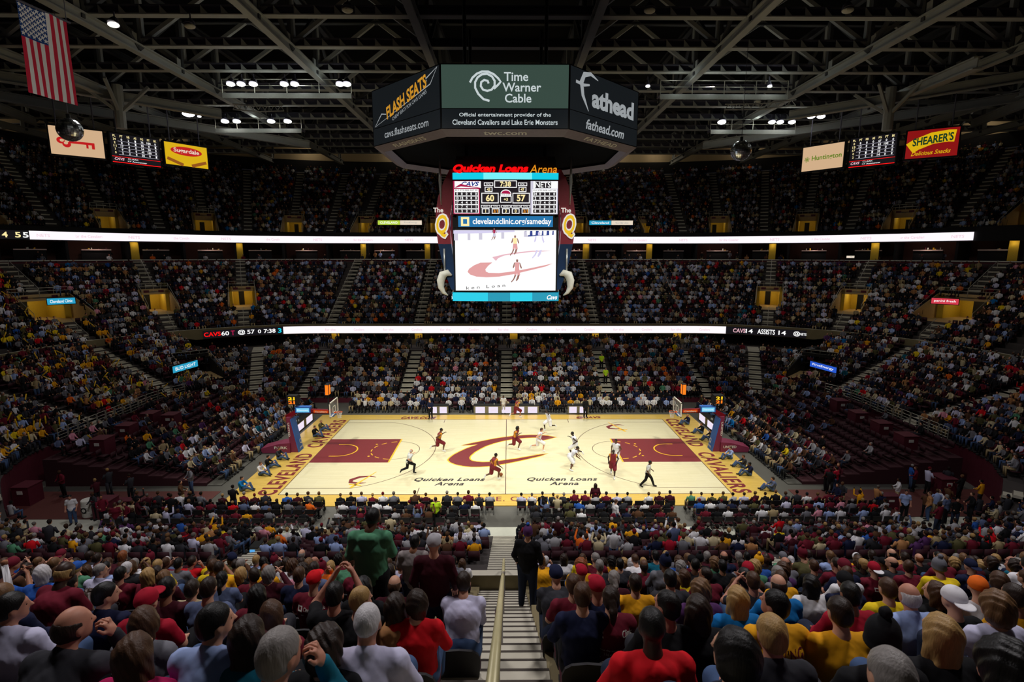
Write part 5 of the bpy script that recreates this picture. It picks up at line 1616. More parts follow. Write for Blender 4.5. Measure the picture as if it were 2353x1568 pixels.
def head_prims(fr, neck):
    H = [el((0, 0, .02), (.077, .098, .1), .02, fr), el((0, .035, -.05), (.058, .062, .068), .03, fr), el((0, .07, -.085), (.028, .025, .024), .02, fr),
         rc((0, .095, .015), (0, .118, -.028), .011, .016, .012, fr=fr), el((0, .082, .03), (.05, .018, .014), .015, fr)]
    for s in (-1, 1):
        H.append(el((s * .078, -.005, -.015), (.011, .024, .034), .008, fr))
        H.append(el((s * .032, .101, .005), (.017, .014, .012), -1, fr))
    return H
def face_bits(fr):
    """eyes and lips as small spheres in the head frame"""
    out = []
    R, t = fr
    for c, r, k in (((-.032, .082, .006), .012, 1), ((.032, .082, .006), .012, 1), ((0, .089, -.063), .012, 2)):
        mb = MB(); mb.ball((0, 0, 0), (r * (2.0 if k == 2 else 1), r * .8, r * (.6 if k == 2 else 1)), None, 8, 6)
        V = (np.array(mb.v) + c) @ R.T + t
        out.append((V, mb.f, k))
    return out
HAND = {}
def hand_mesh(curl):
    """right hand, wrist at origin, fingers along +Y, palm facing -Z, thumb to -X"""
    if curl in HAND: return HAND[curl]
    P_ = [rc((-.012, .012, 0), (-.026, .085, 0), .022, .014, .02, (1, 1, .62)), rc((.014, .012, 0), (.03, .078, 0), .02, .013, .02, (1, 1, .62)), rc((0, -.03, 0), (0, .02, 0), .025, .024, .02, (1, 1, .8))]
    for x, ln, y in ((-.029, .074, .088), (-.010, .084, .094), (.010, .077, .09), (.028, .058, .08)):
        a = curl; p = np.array([x, y - .012, 0]); L = ln / 2.6
        for sgm in range(3):
            ang = a * (sgm + .6) * .75
            q = p + np.array([x * .05, math.cos(ang), -math.sin(ang)]) * L
            P_.append(rc(tuple(p), tuple(q), .0092 - .001 * sgm, .0086 - .001 * sgm, .003)); p = q; L *= .85
    P_.append(rc((-.02, .02, -.004), (-.052, .05, -.014), .014, .011, .012)); P_.append(rc((-.052, .05, -.014), (-.06, .083, -.024), .0105, .009, .004))
    HAND[curl] = sdf_mesh(P_, 0.0065)
    return HAND[curl]
def place_hand(w, e, right, curl=0.6, palm=None):
    """hand at wrist w continuing the forearm e->w"""
    V, F = hand_mesh(curl)
    V = V.copy()
    if not right:
        V[:, 0] *= -1; F = F[:, ::-1]
    y = np.array(w, float) - np.array(e, float); y /= np.linalg.norm(y)
    z = -np.array(palm if palm is not None else (0, 0, -1), float)
    z = z - y * (z @ y); z /= np.linalg.norm(z)
    x = np.cross(y, z)
    return (V * 1.05) @ np.stack([x, y, z]) + np.array(w, float), F

SKIN = [mat('skin_fair', (214, 160, 132), .55, vary=.06), mat('skin_rosy', (196, 136, 112), .55, vary=.06), mat('skin_tan', (160, 108, 80), .55, vary=.06), mat('skin_brown', (98, 64, 46), .5, vary=.06), mat('skin_deep', (58, 38, 30), .45, vary=.06)]
M_EYE = mat('eye_dark', (30, 24, 22), .2, vary=0); M_LIP = mat('lip_rose', (150, 82, 76), .5, vary=0)
def hair_mat(n, c):
    """strands: noise stretched along the fall of the hair drives colour and bump"""
    m = bpy.data.materials.new('hair_' + n.replace(' ', '_')); m.use_nodes = True
    nt = m.node_tree; b = nt.nodes['Principled BSDF']; b.inputs['Roughness'].default_value = .5; b.inputs['Specular IOR Level'].default_value = .35
    tc = nt.nodes.new('ShaderNodeTexCoord'); mp = nt.nodes.new('ShaderNodeMapping'); mp.inputs['Scale'].default_value = (120, 120, 14)
    nz = nt.nodes.new('ShaderNodeTexNoise'); nz.inputs['Scale'].default_value = 1.0; nz.inputs['Detail'].default_value = 3
    rp = nt.nodes.new('ShaderNodeMix'); rp.data_type = 'RGBA'; k = srgb(*c)
    rp.inputs['A'].default_value = tuple(v * .55 for v in k[:3]) + (1,); rp.inputs['B'].default_value = tuple(min(1, v * 1.35) for v in k[:3]) + (1,)
    bp = nt.nodes.new('ShaderNodeBump'); bp.inputs['Strength'].default_value = .5; bp.inputs['Distance'].default_value = .006
    L = nt.links.new
    L(tc.outputs['Object'], mp.inputs['Vector']); L(mp.outputs['Vector'], nz.inputs['Vector']); L(nz.outputs['Fac'], rp.inputs['Factor']); L(rp.outputs['Result'], b.inputs['Base Color'])
    L(nz.outputs['Fac'], bp.inputs['Height']); L(bp.outputs['Normal'], b.inputs['Normal'])
    return m
HAIRM = {n: hair_mat(n, c) for n, c in {'black': (18, 15, 14), 'dark brown': (44, 30, 22), 'brown': (78, 52, 34), 'light brown': (116, 84, 54), 'blond': (176, 140, 86), 'grey': (138, 132, 128), 'white': (206, 202, 204), 'ginger': (140, 78, 40)}.items()}
_CL = {}
def cloth(name, col):
    if name not in _CL:
        _CL[name] = mat('cloth_' + name.replace(' ', '_'), col, .85, vary=.16, scale=9, spec=.2, bump=.25)
    return _CL[name]
COLS = {'maroon': (112, 26, 44), 'dark maroon': (70, 20, 32), 'crimson': (170, 22, 46), 'red': (214, 20, 32), 'gold': (240, 168, 26), 'yellow': (240, 206, 30), 'black': (22, 22, 25), 'charcoal': (52, 52, 58), 'grey': (116, 116, 124), 'light grey': (176, 174, 178), 'white': (232, 230, 234), 'lavender white': (206, 204, 232), 'pale blue': (158, 178, 226), 'blue': (44, 92, 176), 'bright blue': (20, 118, 190), 'navy': (26, 32, 62), 'slate blue': (92, 104, 138), 'teal': (20, 104, 128), 'green': (84, 142, 108), 'olive': (88, 84, 52), 'tan': (186, 132, 84), 'beige': (206, 190, 152), 'brown': (92, 62, 42), 'purple': (88, 50, 100), 'orange': (238, 110, 30), 'pink': (226, 150, 170), 'magenta': (190, 20, 92), 'lime': (190, 230, 40), 'plaid grey': (150, 140, 138), 'dark denim': (38, 46, 66), 'denim': (70, 92, 130), 'khaki': (170, 150, 112)}
M_SHOE = mat('shoe_black', (24, 24, 26), .5); M_SHOEW = mat('shoe_white', (230, 230, 232), .5)

# ---- skeleton -> meshes
def build_body(nm, J, res=0.016, fem=False, sleeves=('short',), head=(0, 0), curl=0.7, hands=True, palms=None, extra_shirt=()):
    """J: joints dict; returns meshes: body, shirt per sleeve kind, trousers, shoes, head frame"""
    g = lambda k: np.array(J[k], float)
    w = 0.9 if fem else 1.0
    pel, ch, nk, hd = g('pelvis'), g('chest'), g('neck'), g('head')
    fr = frame(hd, J.get('yaw', 0) + head[0], J.get('nod', 0) + head[1])
    lean = frame((0, 0, 0), J.get('tyaw', 0))[0]
    sx = lean @ np.array([1, 0, 0])
    waist = pel * .45 + ch * .55 + np.array((0, 0, -.05))
    sh = {s: (nk + np.array((0, 0, -.085)) + sx * (.185 * w) * (1 if s == 'R' else -1)) for s in 'LR'}
    for s in 'LR':
        if 'sho' + s in J: sh[s] = g('sho' + s)
    S1 = (1.22 * w, .86, 1)
    tor = [rc(pel, waist, .135, .128, .05, S1), rc(waist, ch, .13, .142, .05, S1), rc(ch, nk - np.array((0, 0, .10)), .142, .085, .05, (1.3 * w, .88, 1)), rc(sh['L'], sh['R'], .062, .062, .05), el(pel, (.175, .14, .12), .05)]
    neck = [rc(nk - np.array((0, 0, .05)), nk, .07, .056, .03), rc(nk, hd + np.array((0, -.02, -.04)), .056, .054, .02)]
    arms = []; leg = []
    for s in 'LR':
        e, wr = g('elb' + s), g('wri' + s)
        arms += [rc(sh[s], e, .056 * w, .043 * w, .03), rc(e, wr, .043 * w, .027, .02)]
        hp = pel + sx * (.095 if s == 'R' else -.095) + np.array((0, 0, -.02))
        k_, a_, t_ = g('kne' + s), g('ank' + s), g('toe' + s)
        calf = k_ * .68 + a_ * .32 + np.array((0, -.018, 0)) * 0
        leg += [rc(hp, k_, .098, .06, .05), rc(k_, calf, .06, .058, .02), rc(calf, a_, .058, .036, .02), rc(a_, a_ * .1 + t_ * .9, .038, .034, .02)]
    V, F = sdf_mesh(tor + neck + arms + leg + head_prims(fr, nk), res)
    parts = [(V, F, 0)]
    if hands:
        for s in 'LR':
            hv, hf = place_hand(g('wri' + s), g('elb' + s), s == 'R', curl, None if palms is None else palms[s])
            parts.append((hv, hf, 0))
    parts += face_bits(fr)
    out = {'body': mesh_of(nm + '_body', parts, [SKIN[0], M_EYE, M_LIP]), 'fr': fr, 'head': hd}
    def shirt(kind):
        d = .016
        T = [rc(p[1], p[2], p[3] + d, p[4] + d, p[6], p[5]) if p[0] == 'rc' else el(p[1], [r + d for r in p[2]], p[3]) for p in tor]
        for s in 'LR':
            e, wr = g('elb' + s), g('wri' + s)
            if kind in ('long', 'hood', 'collar'):
                T += [rc(sh[s], e, .07, .058, .03), rc(e, e + (wr - e) * .93, .058, .04, .02)]
            elif kind == 'short':
                T += [rc(sh[s], sh[s] + (e - sh[s]) * .72, .072, .066, .03)]
            elif kind == 'none':
                T += [el(sh[s] - sx * (.03 if s == 'R' else -.03), (.06, .07, .075), .03)]
        up = nk - ch; up = up / np.linalg.norm(up)
        if kind == 'hood':
            T += [rc(nk + np.array((-.07, -.08, -.05)), nk + np.array((.07, -.08, -.05)), .055, .055, .03), rc(nk + np.array((-.06, -.1, -.06)), nk + np.array((0, -.11, -.16)), .05, .03, .03), rc(nk + np.array((.06, -.1, -.06)), nk + np.array((0, -.11, -.16)), .05, .03, .03), rc(nk + np.array((-.075, .0, -.03)), nk + np.array((.075, .0, -.03)), .04, .04, .03)]
        if kind == 'collar':
            T += [rc(nk + np.array((0, -.012, -.05)), nk + np.array((0, -.008, .005)), .072, .066, .02)]
        T += list(extra_shirt)
        return mesh_of(nm + '_shirt_' + kind, [(*sdf_mesh(T, res, noise=.0022), 0)], [M_WHITE])
    for k in sleeves: out['shirt_' + k] = shirt(k)
    def pants(frac, d):
        T = [el(pel, (.175 + d, .14 + d, .125), .05), rc(pel, pel + np.array((0, 0, .07)), .135 + d, .13 + d, .04, S1)]
        for s in 'LR':
            hp = pel + sx * (.095 if s == 'R' else -.095) + np.array((0, 0, -.02)); k_, a_ = g('kne' + s), g('ank' + s)
            if frac >= 1: T += [rc(hp, k_, .105 + d, .07 + d, .05), rc(k_, k_ + (a_ - k_) * .93, .07 + d, .05 + d, .02)]
            else: T += [rc(hp, hp + (k_ - hp) * .95, .115 + d, .105 + d, .05)]
        return mesh_of(nm + '_trousers', [(*sdf_mesh(T, res), 0)], [M_WHITE])
    out['trousers'] = pants(1, .012)
    if 'shorts' in J: out['shorts'] = pants(.5, .02)
    T = []
    for s in 'LR':
        a_, t_ = g('ank' + s), g('toe' + s)
        T += [rc(a_ + np.array((0, 0, -.02)), t_, .05, .042, .02), rc(a_, a_ + np.array((0, 0, .02)), .045, .045, .02)]
    out['shoes'] = mesh_of(nm + '_shoes', [(*sdf_mesh(T, max(res, .016)), 0)], [M_SHOE])
    return out
def P3(*a): return a
SEAT = dict(pelvis=(0, 0, .5), chest=(0, -.05, .86), neck=(0, -.02, 1.05), head=(0, .03, 1.2), elbL=(-.27, .06, .74), elbR=(.27, .06, .74), wriL=(-.15, .27, .64), wriR=(.15, .27, .64),
            kneL=(-.14, .44, .52), kneR=(.14, .44, .52), ankL=(-.14, .42, .1), ankR=(.14, .42, .1), toeL=(-.16, .56, .04), toeR=(.16, .56, .04))
def var(base, **k):
    d = dict(base); d.update(k); return d
POSES = {}
def pose(n, J, **k): POSES[n] = build_body(n, J, **k)
SL = ('short', 'long', 'hood')
pose('lap', SEAT, sleeves=SL + ('collar',))
pose('turn', var(SEAT, yaw=-.75, head=(.01, .03, 1.2)), sleeves=SL + ('collar',))
pose('left', var(SEAT, yaw=.65, nod=-.15), sleeves=SL)
pose('fem', var(SEAT, chest=(0, -.04, .83), neck=(0, -.01, 1.0), head=(0, .035, 1.14), elbL=(-.22, .08, .72), elbR=(.22, .08, .72)), fem=True, sleeves=SL + ('collar',))
pose('femturn', var(SEAT, chest=(0, -.04, .83), neck=(0, -.01, 1.0), head=(0, .035, 1.14), elbL=(-.22, .08, .72), elbR=(.22, .08, .72), yaw=.5), fem=True, sleeves=('short', 'long'))
pose('lean', var(SEAT, chest=(0, .12, .83), neck=(0, .22, 1.0), head=(0, .31, 1.13), elbL=(-.2, .36, .6), elbR=(.2, .36, .6), wriL=(-.05, .5, .7), wriR=(.05, .5, .7)), sleeves=SL)
pose('clap', var(SEAT, elbL=(-.3, .16, .82), elbR=(.3, .16, .82), wriL=(-.06, .34, 1.0), wriR=(.06, .34, 1.0)), sleeves=('short', 'long'), curl=.25, palms={'L': (1, 0, 0), 'R': (-1, 0, 0)})
pose('chin', var(SEAT, yaw=-.45, chest=(.02, .0, .85), neck=(.03, .05, 1.03), head=(.05, .11, 1.17), elbR=(.24, .3, .78), wriR=(.19, .24, 1.03)), sleeves=('short', 'long', 'collar'), curl=1.4, palms={'L': (0, 0, -1), 'R': (-1, -.3, 0)})
pose('phone', var(SEAT, elbL=(-.26, .2, .98), elbR=(.26, .2, .98), wriL=(-.08, .34, 1.24), wriR=(.08, .34, 1.24)), sleeves=('short', 'long'), curl=.9, palms={'L': (1, 0, 0), 'R': (-1, 0, 0)})
STAND = dict(pelvis=(0, 0, .95), chest=(0, -.02, 1.3), neck=(0, -.01, 1.5), head=(0, .02, 1.65), elbL=(-.27, -.02, 1.16), elbR=(.27, -.02, 1.16), wriL=(-.25, .12, .95), wriR=(.25, .12, .95),
             kneL=(-.11, .02, .5), kneR=(.11, .02, .5), ankL=(-.12, -.02, .1), ankR=(.12, -.02, .1), toeL=(-.14, .14, .04), toeR=(.14, .14, .04))
pose('stand', STAND, sleeves=('short', 'long', 'hood', 'collar'))
pose('standdown', var(STAND, nod=-.35, head=(.03, .07, 1.63), elbL=(-.25, .0, 1.18), elbR=(.24, .06, 1.18), wriL=(-.1, .25, 1.12), wriR=(.08, .28, 1.12), yaw=-.3), sleeves=('long', 'hood', 'short'))
pose('floor', dict(pelvis=(0, 0, .13), chest=(0, -.06, .48), neck=(0, -.02, .68), head=(0, .04, .83), elbL=(-.26, .14, .42), elbR=(.26, .14, .42), wriL=(-.12, .34, .4), wriR=(.12, .34, .4),
                   kneL=(-.2, .42, .4), kneR=(.24, .44, .3), ankL=(-.12, .62, .1), ankR=(.05, .7, .08), toeL=(-.13, .75, .05), toeR=(.1, .83, .06)), res=.022, sleeves=('short', 'long'))
# ---- hair and hats, in the head frame
def hairmesh(n, prims, clip, res=.008, noise=.0015):
    return mesh_of('hair_' + n, [(*sdf_mesh(prims, res, clip, noise), 0)], [M_BLACK])
EARS = [el((s * .098, .012, -.022), (.034, .034, .046), -1) for s in (-1, 1)]
CAPS = el((0, -.006, .026), (.085, .105, .105), .02)
HAIR = {
    'short': hairmesh('short', [CAPS, el((0, -.05, -.03), (.068, .054, .058), .03)] + EARS, lambda X, Y, Z: np.maximum(.74 * Y - .67 * Z - .025, -.075 - Z + .3 * np.abs(X))),
    'crop': hairmesh('crop', [el((0, -.006, .024), (.081, .102, .101), .02)] + EARS, lambda X, Y, Z: np.maximum(.74 * Y - .67 * Z - .015, -.05 - Z), noise=.001),
    'fringe': hairmesh('fringe', [el((0, -.012, .0), (.084, .103, .1), .02)] + EARS, lambda X, Y, Z: np.maximum(np.maximum(.9 * Y - .1 * Z - .02, -.08 - Z), Z - .045 + .25 * Y), noise=.001),
    'long': hairmesh('long', [el((0, -.01, .028), (.091, .111, .109), .02), rc((0, -.06, 0), (0, -.085, -.24), .084, .07, .04, (1.15, .6, 1)), rc((-.072, -.01, .0), (-.085, -.02, -.2), .032, .026, .03), rc((.072, -.01, .0), (.085, -.02, -.2), .032, .026, .03)], lambda X, Y, Z: np.maximum(.74 * Y - .67 * Z - .04 - .05 * (Z < -.06), Y - .055), noise=.0025),
    'bob': hairmesh('bob', [el((0, -.01, .028), (.095, .112, .11), .02), rc((0, -.05, -.02), (0, -.06, -.09), .085, .07, .04, (1.1, .8, 1)), rc((-.076, 0, 0), (-.08, 0, -.09), .03, .024, .03), rc((.076, 0, 0), (.08, 0, -.09), .03, .024, .03)], lambda X, Y, Z: np.maximum(.74 * Y - .67 * Z - .045, Y - .06), noise=.002),
    'curly': hairmesh('curly', [el((0, -.015, .036), (.112, .122, .119), .02), el((0, -.06, -.04), (.11, .085, .09), .04)], lambda X, Y, Z: np.maximum(.74 * Y - .67 * Z - .045, Y - .065), noise=.0055),
    'ponytail': hairmesh('ponytail', [CAPS, el((0, -.05, -.03), (.068, .054, .054), .03), rc((0, -.1, .03), (0, -.14, -.04), .03, .036, .02), rc((0, -.14, -.04), (0, -.115, -.24), .038, .02, .02)], lambda X, Y, Z: .74 * Y - .67 * Z - .025, noise=.002),
}
def hatmesh(n, parts): return mesh_of('hat_' + n, parts, [M_WHITE, M_WHITE])
cap_dome = sdf_mesh([el((0, -.004, .035), (.096, .114, .104), .02), el((0, -.004, .142), (.012, .012, .008), .01)], .011, lambda X, Y, Z: .012 - Z)
brim = sdf_mesh([el((0, .13, .028), (.085, .085, .014), .01)], .008, lambda X, Y, Z: .06 - Y)
bb = brim[0].copy(); bb[:, :2] *= -1
HAT = {'cap': hatmesh('cap', [(*cap_dome, 0), (*brim, 0)]), 'backcap': hatmesh('backcap', [(*cap_dome, 0), (bb, brim[1], 1)]),
       'beanie': hatmesh('beanie', [(*sdf_mesh([el((0, -.008, .05), (.094, .112, .118), .02), rc((-.0, -.008, -.005), (0, -.008, .0), .098, .098, .01, (1, 1.16, .4))], .011, lambda X, Y, Z: -.035 - Z), 0), (*sdf_mesh([el((0, -.01, .19), (.036, .036, .036), .02)], .011, noise=.004), 1)])}

NP = [0]
def person(p, rz, posen, hair, hairc, shirtc, sleeve='long', trs='dark denim', skin=0, hat=None, hatc=None, scale=1.0, hatc2=None, shorts=None, shoes=None, pname='person', bodies=None, group=None, label='', shirtname=None):
    B = (bodies or POSES)[posen]
    root = empty(pname, p, rz)
    root.scale = (scale, scale, scale)
    def part(nm, me, m, parent=root):
        o = bpy.data.objects.new(nm, me); COL.objects.link(o); o.parent = parent
        if m is not None:
            for k, mm in enumerate(m if isinstance(m, (list, tuple)) else [m]):
                o.material_slots[k].link = 'OBJECT'; o.material_slots[k].material = mm
        return o
    b = part('body', B['body'], SKIN[skin])
    sm = shirtc if isinstance(shirtc, bpy.types.Material) else cloth(shirtc, COLS[shirtc])
    sk = 'shirt_' + sleeve
    if sk not in B: sk = [k for k in B if k.startswith('shirt_')][0]
    sh = part(shirtname or {'short': 'tee_shirt', 'long': 'pullover', 'hood': 'hooded_top', 'collar': 'collared_shirt', 'none': 'jersey'}[sk[6:]], B[sk], sm)
    if shorts: part('shorts', B['shorts'], cloth(shorts, COLS[shorts]) if isinstance(shorts, str) else shorts)
    else: part('trousers', B['trousers'], cloth(trs, COLS[trs]))
    part('shoes', B['shoes'], shoes or M_SHOE)
    R, t = B['fr']
    MW = Matrix.Translation(t) @ Matrix(R.tolist()).to_4x4()
    if hair:
        h = part('hair', HAIR[hair], HAIRM[hairc]); h.matrix_local = MW
        h.rotation_mode = 'QUATERNION'
    if hat:
        m1 = cloth(hatc, COLS[hatc]); m2 = cloth(hatc2, COLS[hatc2]) if hatc2 else m1
        h = part({'cap': 'cap', 'backcap': 'cap', 'beanie': 'beanie'}[hat], HAT[hat], [m1, m2][:len(HAT[hat].materials)]); h.matrix_local = MW
    tag(root, label, 'person', group)
    NP[0] += 1
    return root, sh, B
def letter_back(sh, B, sk, items, m):
    """print lettering on the back of a garment: items (text, x, z, w, h) in body space"""
    me = B[sk]
    bvh = BVHTree.FromPolygons([v.co[:] for v in me.vertices], [tuple(p.vertices) for p in me.polygons])
    mb = MB()
    for (t, x, z, w, h) in items:
        if t == '[]':
            for a, b, c, d in ((-1, 1, -1, -.5), (-1, 1, .5, 1), (-1, -.5, -1, 1), (.5, 1, -1, 1)):
                rect(mb, (x, -1, z), (1, 0, 0), (0, 0, 1), a * w / 2, b * w / 2, c * h / 2, d * h / 2, m)
        elif t == '-': rect(mb, (x, -1, z), (1, 0, 0), (0, 0, 1), -w / 2, w / 2, -h / 2, h / 2, m)
        else: text(mb, t, (x, -1, z), (1, 0, 0), (0, 0, 1), m, w=w, h=h, bold=.01)
    vv = []
    for v in mb.v:
        hit = bvh.ray_cast(Vector((v[0], -1, v[2])), Vector((0, 1, 0)))
        vv.append((v[0], (hit[0].y if hit[0] else 0) - .005, v[2]))
    mb.v = vv
    o = mb.obj('shirt_lettering', sh)
    return o
# ================================================================ players, officials, coaches, photographers
def jersey_mat(name, base, mark):
    """jersey cloth: body colour with side panels in a second colour"""
    m = bpy.data.materials.new(name); m.use_nodes = True
    nt = m.node_tree; b = nt.nodes['Principled BSDF']
    tc = nt.nodes.new('ShaderNodeTexCoord'); sp = nt.nodes.new('ShaderNodeSeparateXYZ')
    ab = nt.nodes.new('ShaderNodeMath'); ab.operation = 'ABSOLUTE'
    gt = nt.nodes.new('ShaderNodeMath'); gt.operation = 'GREATER_THAN'; gt.inputs[1].default_value = .155
    mx = nt.nodes.new('ShaderNodeMix'); mx.data_type = 'RGBA'
    mx.inputs['A'].default_value = srgb(*base); mx.inputs['B'].default_value = srgb(*mark)
    nt.links.new(tc.outputs['Object'], sp.inputs[0]); nt.links.new(sp.outputs['X'], ab.inputs[0]); nt.links.new(ab.outputs[0], gt.inputs[0])
    nt.links.new(gt.outputs[0], mx.inputs['Factor']); nt.links.new(mx.outputs['Result'], b.inputs['Base Color'])
    b.inputs['Roughness'].default_value = .7
    return m
J_WINE = jersey_mat('wine_jersey', (128, 26, 40), (210, 140, 30)); J_WHITE = jersey_mat('white_jersey', (238, 238, 246), (206, 206, 220))
S_WINE = mat('wine_shorts', (116, 22, 36), .75); S_WHITE = mat('white_shorts', (236, 236, 244), .75)
J_REF = mat('referee_grey', (206, 208, 206), .75, vary=.08)
RUN = dict(pelvis=(0, 0, .93), chest=(0, .1, 1.27), neck=(0, .17, 1.46), head=(0, .22, 1.61), elbL=(-.28, .28, 1.2), elbR=(.28, -.16, 1.2), wriL=(-.16, .46, 1.34), wriR=(.24, .06, 1.06),
           kneL=(-.1, -.05, .5), kneR=(.1, .38, .66), ankL=(-.1, -.48, .46), ankR=(.1, .3, .18), toeL=(-.1, -.56, .34), toeR=(.1, .45, .1), shorts=1)
PLAY = {}
def ppose(n, J, **k): PLAY[n] = build_body('player_' + n, J, res=.018, sleeves=('none', 'short', 'long'), **k)
ppose('run', RUN)
ppose('run2', var(RUN, kneL=(-.1, .36, .64), ankL=(-.1, .2, .16), toeL=(-.1, .36, .08), kneR=(.1, -.02, .5), ankR=(.1, -.44, .4), toeR=(.1, -.52, .28), elbL=(-.28, -.16, 1.2), wriL=(-.24, .06, 1.04), elbR=(.28, .26, 1.2), wriR=(.16, .44, 1.32)))
ppose('dribble', var(RUN, elbR=(.32, .14, 1.12), wriR=(.36, .38, .92), elbL=(-.3, .02, 1.18), wriL=(-.22, .24, 1.1)))
ppose('stride', dict(pelvis=(0, 0, .9), chest=(0, .05, 1.25), neck=(0, .08, 1.44), head=(0, .12, 1.59), elbL=(-.3, .06, 1.14), elbR=(.3, -.06, 1.14), wriL=(-.24, .28, 1.02), wriR=(.26, .1, .9),
                     kneL=(-.12, .26, .52), kneR=(.12, -.12, .5), ankL=(-.13, .4, .1), ankR=(.12, -.42, .14), toeL=(-.14, .56, .04), toeR=(.12, -.28, .04), shorts=1))
ppose('armsup', var(RUN, elbL=(-.26, .2, 1.5), wriL=(-.1, .34, 1.72), elbR=(.26, .1, 1.5), wriR=(.08, .28, 1.74)))
ppose('bent', dict(pelvis=(0, -.1, .84), chest=(0, .16, 1.1), neck=(0, .3, 1.26), head=(0, .4, 1.38), elbL=(-.3, .3, .96), elbR=(.3, .3, .96), wriL=(-.28, .5, .8), wriR=(.28, .5, .8),
                   kneL=(-.22, .2, .5), kneR=(.22, .12, .5), ankL=(-.34, .02, .1), ankR=(.34, -.08, .1), toeL=(-.38, .18, .04), toeR=(.38, .08, .04), shorts=1))
D = math.radians
def player(px, py, rz, pose, hair, hairc, team, skin, label, sc=1.12, sleeve='none', num=None, lift=0.0):
    p = at_z(px, py, lift)
    wine = team == 'wine'
    r, sh, B = person((p.x, p.y, lift - .0), D(rz), pose, hair, hairc, J_WINE if wine else J_WHITE, sleeve, skin=skin, scale=sc, shorts=S_WINE if wine else S_WHITE, shoes=M_SHOEW if team != 'wine2' else M_SHOE, bodies=PLAY, group='players on the court', label=label, shirtname='jersey')
    if num: letter_back(sh, B, 'shirt_none', [(num, 0, B['head'][2] - .4, .2, .2)], M_GOLD if wine else M_BLACK)
    return r
player(1008, 1041, -75, 'run', 'crop', 'black', 'wine', 3, 'player in wine jersey sprinting by the left three-point arc', num='2')
player(1133, 1107, -55, 'dribble', 'crop', 'black', 'wine', 3, 'player in wine jersey dribbling the ball left of the centre line', num='1')
player(1183, 1036, -115, 'run2', 'curly', 'black', 'wine', 3, 'bushy-haired player in wine jersey running on the far arm of the C', sc=1.14, num='17')
player(1237, 1040, -85, 'run', 'short', 'brown', 'white', 0, 'fair-skinned player in white jersey running over the tip of the C', num='0')
player(1262, 992, 110, 'armsup', 'crop', 'black', 'white', 4, 'player in white jersey with raised arms near the far sideline', num='8')
player(1322, 1052, 70, 'run2', 'crop', 'black', 'white', 4, 'tall player in white jersey turned away by the right three-point arc', sc=1.15, num='34')
player(1312, 1078, -90, 'bent', 'crop', 'black', 'white', 3, 'player in white jersey bending low in a wide stance', sc=1.12)
player(1408, 1094, 165, 'stride', 'crop', 'black', 'wine', 4, 'big player in wine jersey walking near the right foul line', sc=1.13)
player(1415, 1071, 150, 'stride', 'crop', 'black', 'white', 3, 'player in white jersey behind the big wine-jersey player', sc=1.2)
player(1186, 963, -60, 'run', 'crop', 'black', 'wine', 2, 'player in wine jersey running off at the far end of the centre line', sc=1.12, num='23')
def official(px, py, rz, pose, hair, hairc, skin, label):
    p = at_z(px, py, 0)
    return person((p.x, p.y, 0), D(rz), pose, hair, hairc, J_REF, 'short', 'black', skin, scale=1.06, bodies=PLAY, group='referees on the court', label=label, shirtname='referee_shirt')
official(940, 1093, -50, 'run', 'fringe', 'white', 0, 'bald referee in grey shirt running by the left arc')
official(1487, 1119, -100, 'stride', 'crop', 'black', 3, 'referee in grey shirt and black trousers striding near the right corner')
p = at_z(990, 963, 0); person((p.x, p.y, 0), D(170), 'standdown', 'short', 'grey', 'navy', 'long', 'black', 0, scale=1.05, group='coaches at the far sideline', label='coach in a dark suit standing by the far sideline lettering')
p = at_z(1345, 960, 0); person((p.x, p.y, 0), D(200), 'stand', 'crop', 'black', 'black', 'collar', 'black', 3, scale=1.06, group='coaches at the far sideline', label='coach in black standing before the lit table right of centre')
p = at_z(1157, 951, 0); person((p.x, p.y, 0), D(180), 'stand', 'crop', 'black', 'white', 'short', 'light grey', 3, scale=1.02, label='person in white shirt standing at the middle of the scorer table')
PH = [(600, 1092, 'white', 'brown', 'white-shirted photographer sitting on the floor at the left baseline'), (617, 1076, 'black', 'black', 'photographer in black sitting left of the left baseline lettering'), (642, 1056, 'charcoal', 'brown', 'photographer in charcoal sitting by the left hoop base'), (557, 1128, 'bright blue', 'dark brown', 'person in bright blue sitting at the near left court corner'),
      (738, 990, 'olive', 'blond', 'photographer in olive behind the left post'), (724, 1004, 'black', 'brown', 'photographer in black beside the left post'),
      (1678, 1054, 'pale blue', 'brown', 'photographer in pale blue sitting in front of the right hoop base'), (1722, 1092, 'navy', 'black', 'photographer in navy sitting at the right baseline'), (1708, 1074, 'charcoal', 'brown', 'photographer in charcoal right of the baseline lettering'), (1775, 1128, 'slate blue', 'dark brown', 'person in slate blue at the near right court corner'),
      (1580, 975, 'navy', 'blond', 'person in navy sitting on the floor below the right backboard'), (1612, 996, 'black', 'brown', 'photographer in black left of the right post'), (1632, 1012, 'charcoal', 'black', 'photographer in charcoal beside the right post')]
for (x, y, c, hc, lab) in PH:
    p = at_z(x, y, 0)
    face_ = math.atan2(-p.x * .6 - 0, 0 - p.y) if False else None
    rz = -90 if p.x < 0 else 90
    person((p.x, p.y, 0), D(rz + random.uniform(-15, 15)), 'floor', 'short', hc, c, 'long', 'denim', random.choice([0, 1, 0, 3]), group='people sitting on the floor round the court', label=lab)

